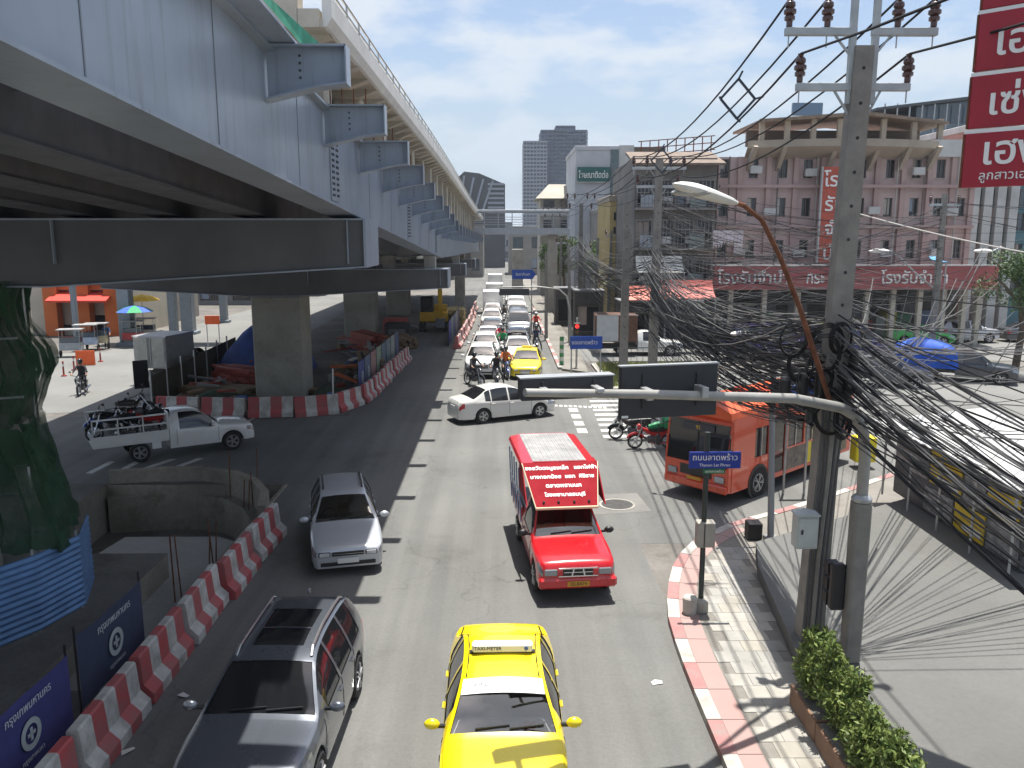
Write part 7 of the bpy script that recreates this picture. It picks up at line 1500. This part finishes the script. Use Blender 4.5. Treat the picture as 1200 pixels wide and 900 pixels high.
# mesh fence along the left road edge of the site
mf = thing('site_fence', 'brown mesh fence along the left edge of the construction site', 'fence', (-16.3, 36, 0))
for i in range(7):
    a, c = Vector((-15.6 - .12 * i, 36.4 + i * 2.1, 0)), Vector((-15.72 - .12 * i, 38.4 + i * 2.1, 0)); b = MB(); b.bar(a + Vector((0, 0, .85)), c + Vector((0, 0, .85)), .03, 1.5); part('fence_panel', b, mat('brown mesh', (.085, .075, .055), .85, var=.5, vscale=12), mf, world=True)
    b = MB(); b.bar(a, a + Vector((0, 0, 1.9)), .07, .07, (1, 0, 0)); part('fence_post', b, galv, mf, world=True)
b = MB(); q = G(167, 462); b.box(-.35, -.03, .3, .35, .03, 1.7, .01); o = part('panel_board', b, black); o.location = (q.x, q.y, 0); o.rotation_euler = (0, 0, R(35)); b2 = MB(); tag(o, 'upright dark board behind the loaded pickup', 'board'); b2.box(-.03, .031, 0, .03, .08, 1.6); part('prop', b2, galv, o)
# white thin post near the pier
b = MB(); b.cyl((0, 0, 0), (.05, 0, 1.9), .03, n=6); o = part('white_post', b, white_paint); o.location = (-7.6, 36.6, 0); tag(o, 'thin white post right of the second pier', 'post')
lit = mat('paper scrap', (.6, .6, .57), .8)
for i, (px, py) in enumerate(((203, 777), (255, 720), (215, 815), (150, 880), (690, 640), (770, 800))):
    q = G(px, py, .012); b = MB(); b.add([(-.1, -.05, .0), (.08, -.06, .012), (.11, .05, .0), (-.02, .07, .025), (-.1, .03, .01)], [[0, 1, 3], [1, 2, 3], [0, 3, 4]]); o = part('litter', b, lit); o.location = q; o.rotation_euler = (0, 0, i * 1.3); tag(o, 'scrap of pale litter on the road, %s' % ['beside the middle barriers', 'under the far barriers', 'behind the silver suv', 'beside the nearest barrier', 'right of the red truck', 'against the right kerb'][i], 'litter', 'litter')
dbm = [wood, redst, mat('debris grey', (.22, .22, .21), .8), mat('debris blue', (.04, .10, .28), .6), mat('debris orange', (.55, .12, .03), .6), mat('debris pale', (.5, .48, .42), .8), steel_d]
db = MB(); rd = random.Random(31)
for i in range(190):
    z_ = rd.random()
    if z_ < .5: cx, cy = rd.uniform(-14.6, -11.6), rd.uniform(36.6, 47)
    elif z_ < .8: cx, cy = rd.uniform(-8.9, -7.1), rd.uniform(37, 53)
    else: cx, cy = rd.uniform(-11.5, -7.2), rd.uniform(52, 66)
    db.k = rd.choice((0, 0, 0, 1, 1, 2, 2, 3, 4, 5, 6)); L_ = rd.uniform(.6, 2.6) if rd.random() < .6 else rd.uniform(.25, .6); w_ = rd.uniform(.08, .25) if L_ > .6 else rd.uniform(.25, .6)
    db.m = Matrix.Translation((cx, cy, rd.uniform(.05, .95 if L_ > .6 else .3))) @ Matrix.Rotation(rd.uniform(0, 3.14), 4, 'Z') @ Matrix.Rotation(rd.uniform(-.25, .25), 4, 'Y'); db.box(-L_ / 2, -w_ / 2, -.05, L_ / 2, w_ / 2, .05 if L_ > .6 else .35)
db.m = None; o = part('site_debris', db, dbm); tag(o, 'jumble of boards, pipes and boxes lying around the second pier', 'debris'); o['kind'] = 'stuff'
# --- excavator
ex = thing('excavator', 'yellow excavator with dark cab parked under the viaduct', 'excavator', (-5.6, 68.5, 0), R(4)); exy = mat('machine yellow', (.62, .36, .02), .5, var=.15)
for sx in (-1, 1):
    b = MB(); b.extr([(-1.5, .35), (-1.2, .05), (1.2, .05), (1.5, .35), (1.2, .75), (-1.2, .75)], 'x', sx * .95 - .25, sx * .95 + .25); tr = part('track', b, rubber, ex)
    for k in range(5): b = MB(); b.cyl((sx * .95 - .26, -1.0 + k * .5, .35), (sx * .95 + .26, -1.0 + k * .5, .35), .16, n=10); part('roller', b, steel_d, tr)
b = MB(); b.box(-1.15, -1.2, .85, 1.15, 1.7, 1.65, .08); part('house', b, exy, ex); b = MB(); b.cyl((0, 0, .7), (0, 0, .86), .6, n=16); part('slew_ring', b, black, ex)
b = MB(); b.box(-1.1, -1.15, 1.66, .0, .5, 2.85, .08); cb = part('cab', b, black, ex); b = MB(); b.box(-1.0, -1.17, 1.75, -.1, -1.152, 2.7); part('cab_glass', b, glass_dark, cb)
b = MB(); b.box(.0, .6, 1.66, 1.1, 1.65, 2.1, .06); part('engine_cover', b, exy, ex)
b = MB(); b.extr([(-.8, 1.5), (-1.6, 3.3), (-2.4, 3.8), (-3.2, 3.2), (-3.1, 2.9), (-2.4, 3.35), (-1.9, 3.0), (-1.1, 1.4)], 'x', .35, .7); bmx = part('boom', b, exy, ex); b = MB(); b.extr([(-3.0, 3.3), (-3.3, 3.1), (-2.9, 1.2), (-2.7, 1.2)], 'x', .4, .65); part('stick', b, exy, bmx); b = MB(); b.extr([(-2.6, 1.3), (-3.1, 1.25), (-3.3, .6), (-2.6, .4), (-2.3, .9)], 'x', .15, .9); part('bucket', b, steel_d, bmx)
for i, (x, y_, c_) in enumerate(((-8.2, 64, (.5, .12, .1)), (-7.6, 60.5, (.03, .03, .035)))):
    b = MB(); b.box(-.9, -.7, 0, .9, .7, 1.5, .05); o = part('site_container', b, mat('site box %d' % i, c_, .6, var=.3)); o.location = (x, y_, 0); tag(o, ['faded red site generator behind the planks', 'black site generator beside the excavator'][i], 'generator'); b = MB(); b.box(-.6, -.72, .4, .6, -.702, 1.1); part('louvre_panel', b, steel_d, o)
# --- scaffold netting and corrugated fence round the nearest pier
nt_ = thing('scaffold_netting', 'dark green safety netting wrapped around the nearest pier', 'netting', (-10, 17, 0))
g = random.Random(4)
def sheet(P, zs_, amp, seed):
    P = [tuple(P[i][q] + (P[i + 1][q] - P[i][q]) * k / 3 for q in range(4)) for i in range(len(P) - 1) for k in range(3)] + [P[-1]]; zs_ = [tuple(zs_[j][q] + (zs_[j + 1][q] - zs_[j][q]) * k / 3 for q in range(2)) for j in range(len(zs_) - 1) for k in range(3)] + [zs_[-1]]
    fold = lambda i, j: .07 * math.sin(i * .9 + 1.3 * math.sin(j * .35 + seed)) + .03 * math.sin(i * 2.3 + j * .5)
    b = MB(); n = len(P); vs = []; m = len(zs_); gg = random.Random(seed)
    for i, p in enumerate(P):
        for j, (z, ex_) in enumerate(zs_): vs.append((p[0] + ex_ * p[2] + fold(i, j) + gg.uniform(-amp, amp) * .15, p[1] + ex_ * p[3] - fold(i + 2, j), z + .06 * math.sin(i * .5) * (1 if j in (0, m - 1) else .3)))
    return b.add(vs, [[m * i + j, m * i + m + j, m * i + m + 1 + j, m * i + j + 1] for i in range(n - 1) for j in range(m - 1)])
PL = []
for i in range(16): t_ = i / 15; PL.append((-12.6 + t_ * 3.0, 16.1, t_, -.35))
for i in range(1, 14): t_ = i / 13; PL.append((-9.6 - .75 * t_, 16.1 + t_ * 2.2, 1.0 - .2 * t_, -.3 * (1 - t_)))
LV = [(1.5, .8), (1.75, .72), (2.0, .55), (2.7, .35), (3.3, .2), (3.9, .05)]
part('lower_net', sheet(PL, LV, .05, 2), net_m, nt_, True, world=True, ang=80)
PU = [(-10.75 + .1 * i, 16.6 + i * .1, 1, -.2) for i in range(4)] + [(-10.4 - .02 * i, 17 + i * .15, 1, 0) for i in range(11)]
part('upper_net', sheet(PU, [(3.8, .12), (4.4, .35), (4.9, .62), (5.3, .55), (5.8, .2), (6.3, .1), (6.75, .25)], .07, 5), net_m, nt_, True, world=True, ang=80)
for x, y_ in ((-10.55, 16.5), (-10.3, 18), (-9.4, 16.0)): b = MB(); b.cyl((x, y_, 0), (x, y_, 6.6 if x < -10 else 3.2), .025, n=6); part('scaffold_tube', b, galv, nt_, world=True)
for z in (2.4, 4.4, 5.6): b = MB(); b.cyl((-12.2, 16.2, z), (-9.7, 16.6, z + .1), .025, n=6); part('scaffold_tube', b, galv, nt_, world=True)
cf = thing('corrugated_fence', 'blue corrugated steel hoarding around the foot of the nearest pier', 'fence', (-9.2, 15.6, 0)); bl_m = mat('corrugated blue', (.10, .21, .40), .45, .15, var=.2, vscale=2)
PF = [(-11.2, 12.9), (-9.9, 14.0), (-9.1, 15.4), (-8.8, 16.5), (-9.3, 17.9)]
for i in range(4):
    a, c = Vector((*PF[i], 0)), Vector((*PF[i + 1], 0)); d = (c - a).normalized(); nn = Vector((d.y, -d.x, 0)); b = MB(); vs = []; m = 61
    for j in range(m):
        z = .05 + 1.55 * j / (m - 1); q = .028 * math.sin(j * math.pi / 2.5)
        for p in (a, c): r_ = p + nn * q; vs.append((r_.x, r_.y, z))
    b.add(vs, [[2 * j, 2 * j + 1, 2 * j + 3, 2 * j + 2] for j in range(m - 1)]); part('corrugated_sheet', b, bl_m, cf, True, world=True, ang=80); b = MB(); b.cyl(a + nn * -.06, a + nn * -.06 + Vector((0, 0, 1.7)), .03, n=6); part('fence_post', b, galv, cf, world=True)
# ================================================================= CITY HAZE
hb = MB(); hb.box(-2600, -120, -2.6, 2600, 5100, 62); hm_ = bpy.data.materials.new('haze air'); hm_.use_nodes = True; n_ = hm_.node_tree; n_.nodes.remove(n_.nodes['Principled BSDF'])
pv_ = n_.nodes.new('ShaderNodeVolumePrincipled'); pv_.inputs['Color'].default_value = (.86, .92, 1, 1); pv_.inputs['Density'].default_value = .00025; n_.links.new(pv_.outputs[0], n_.nodes['Material Output'].inputs['Volume'])
ho_ = part('haze', hb, hm_); ho_['kind'] = 'stuff'; tag(ho_, 'thin pale haze in the city air', 'haze')
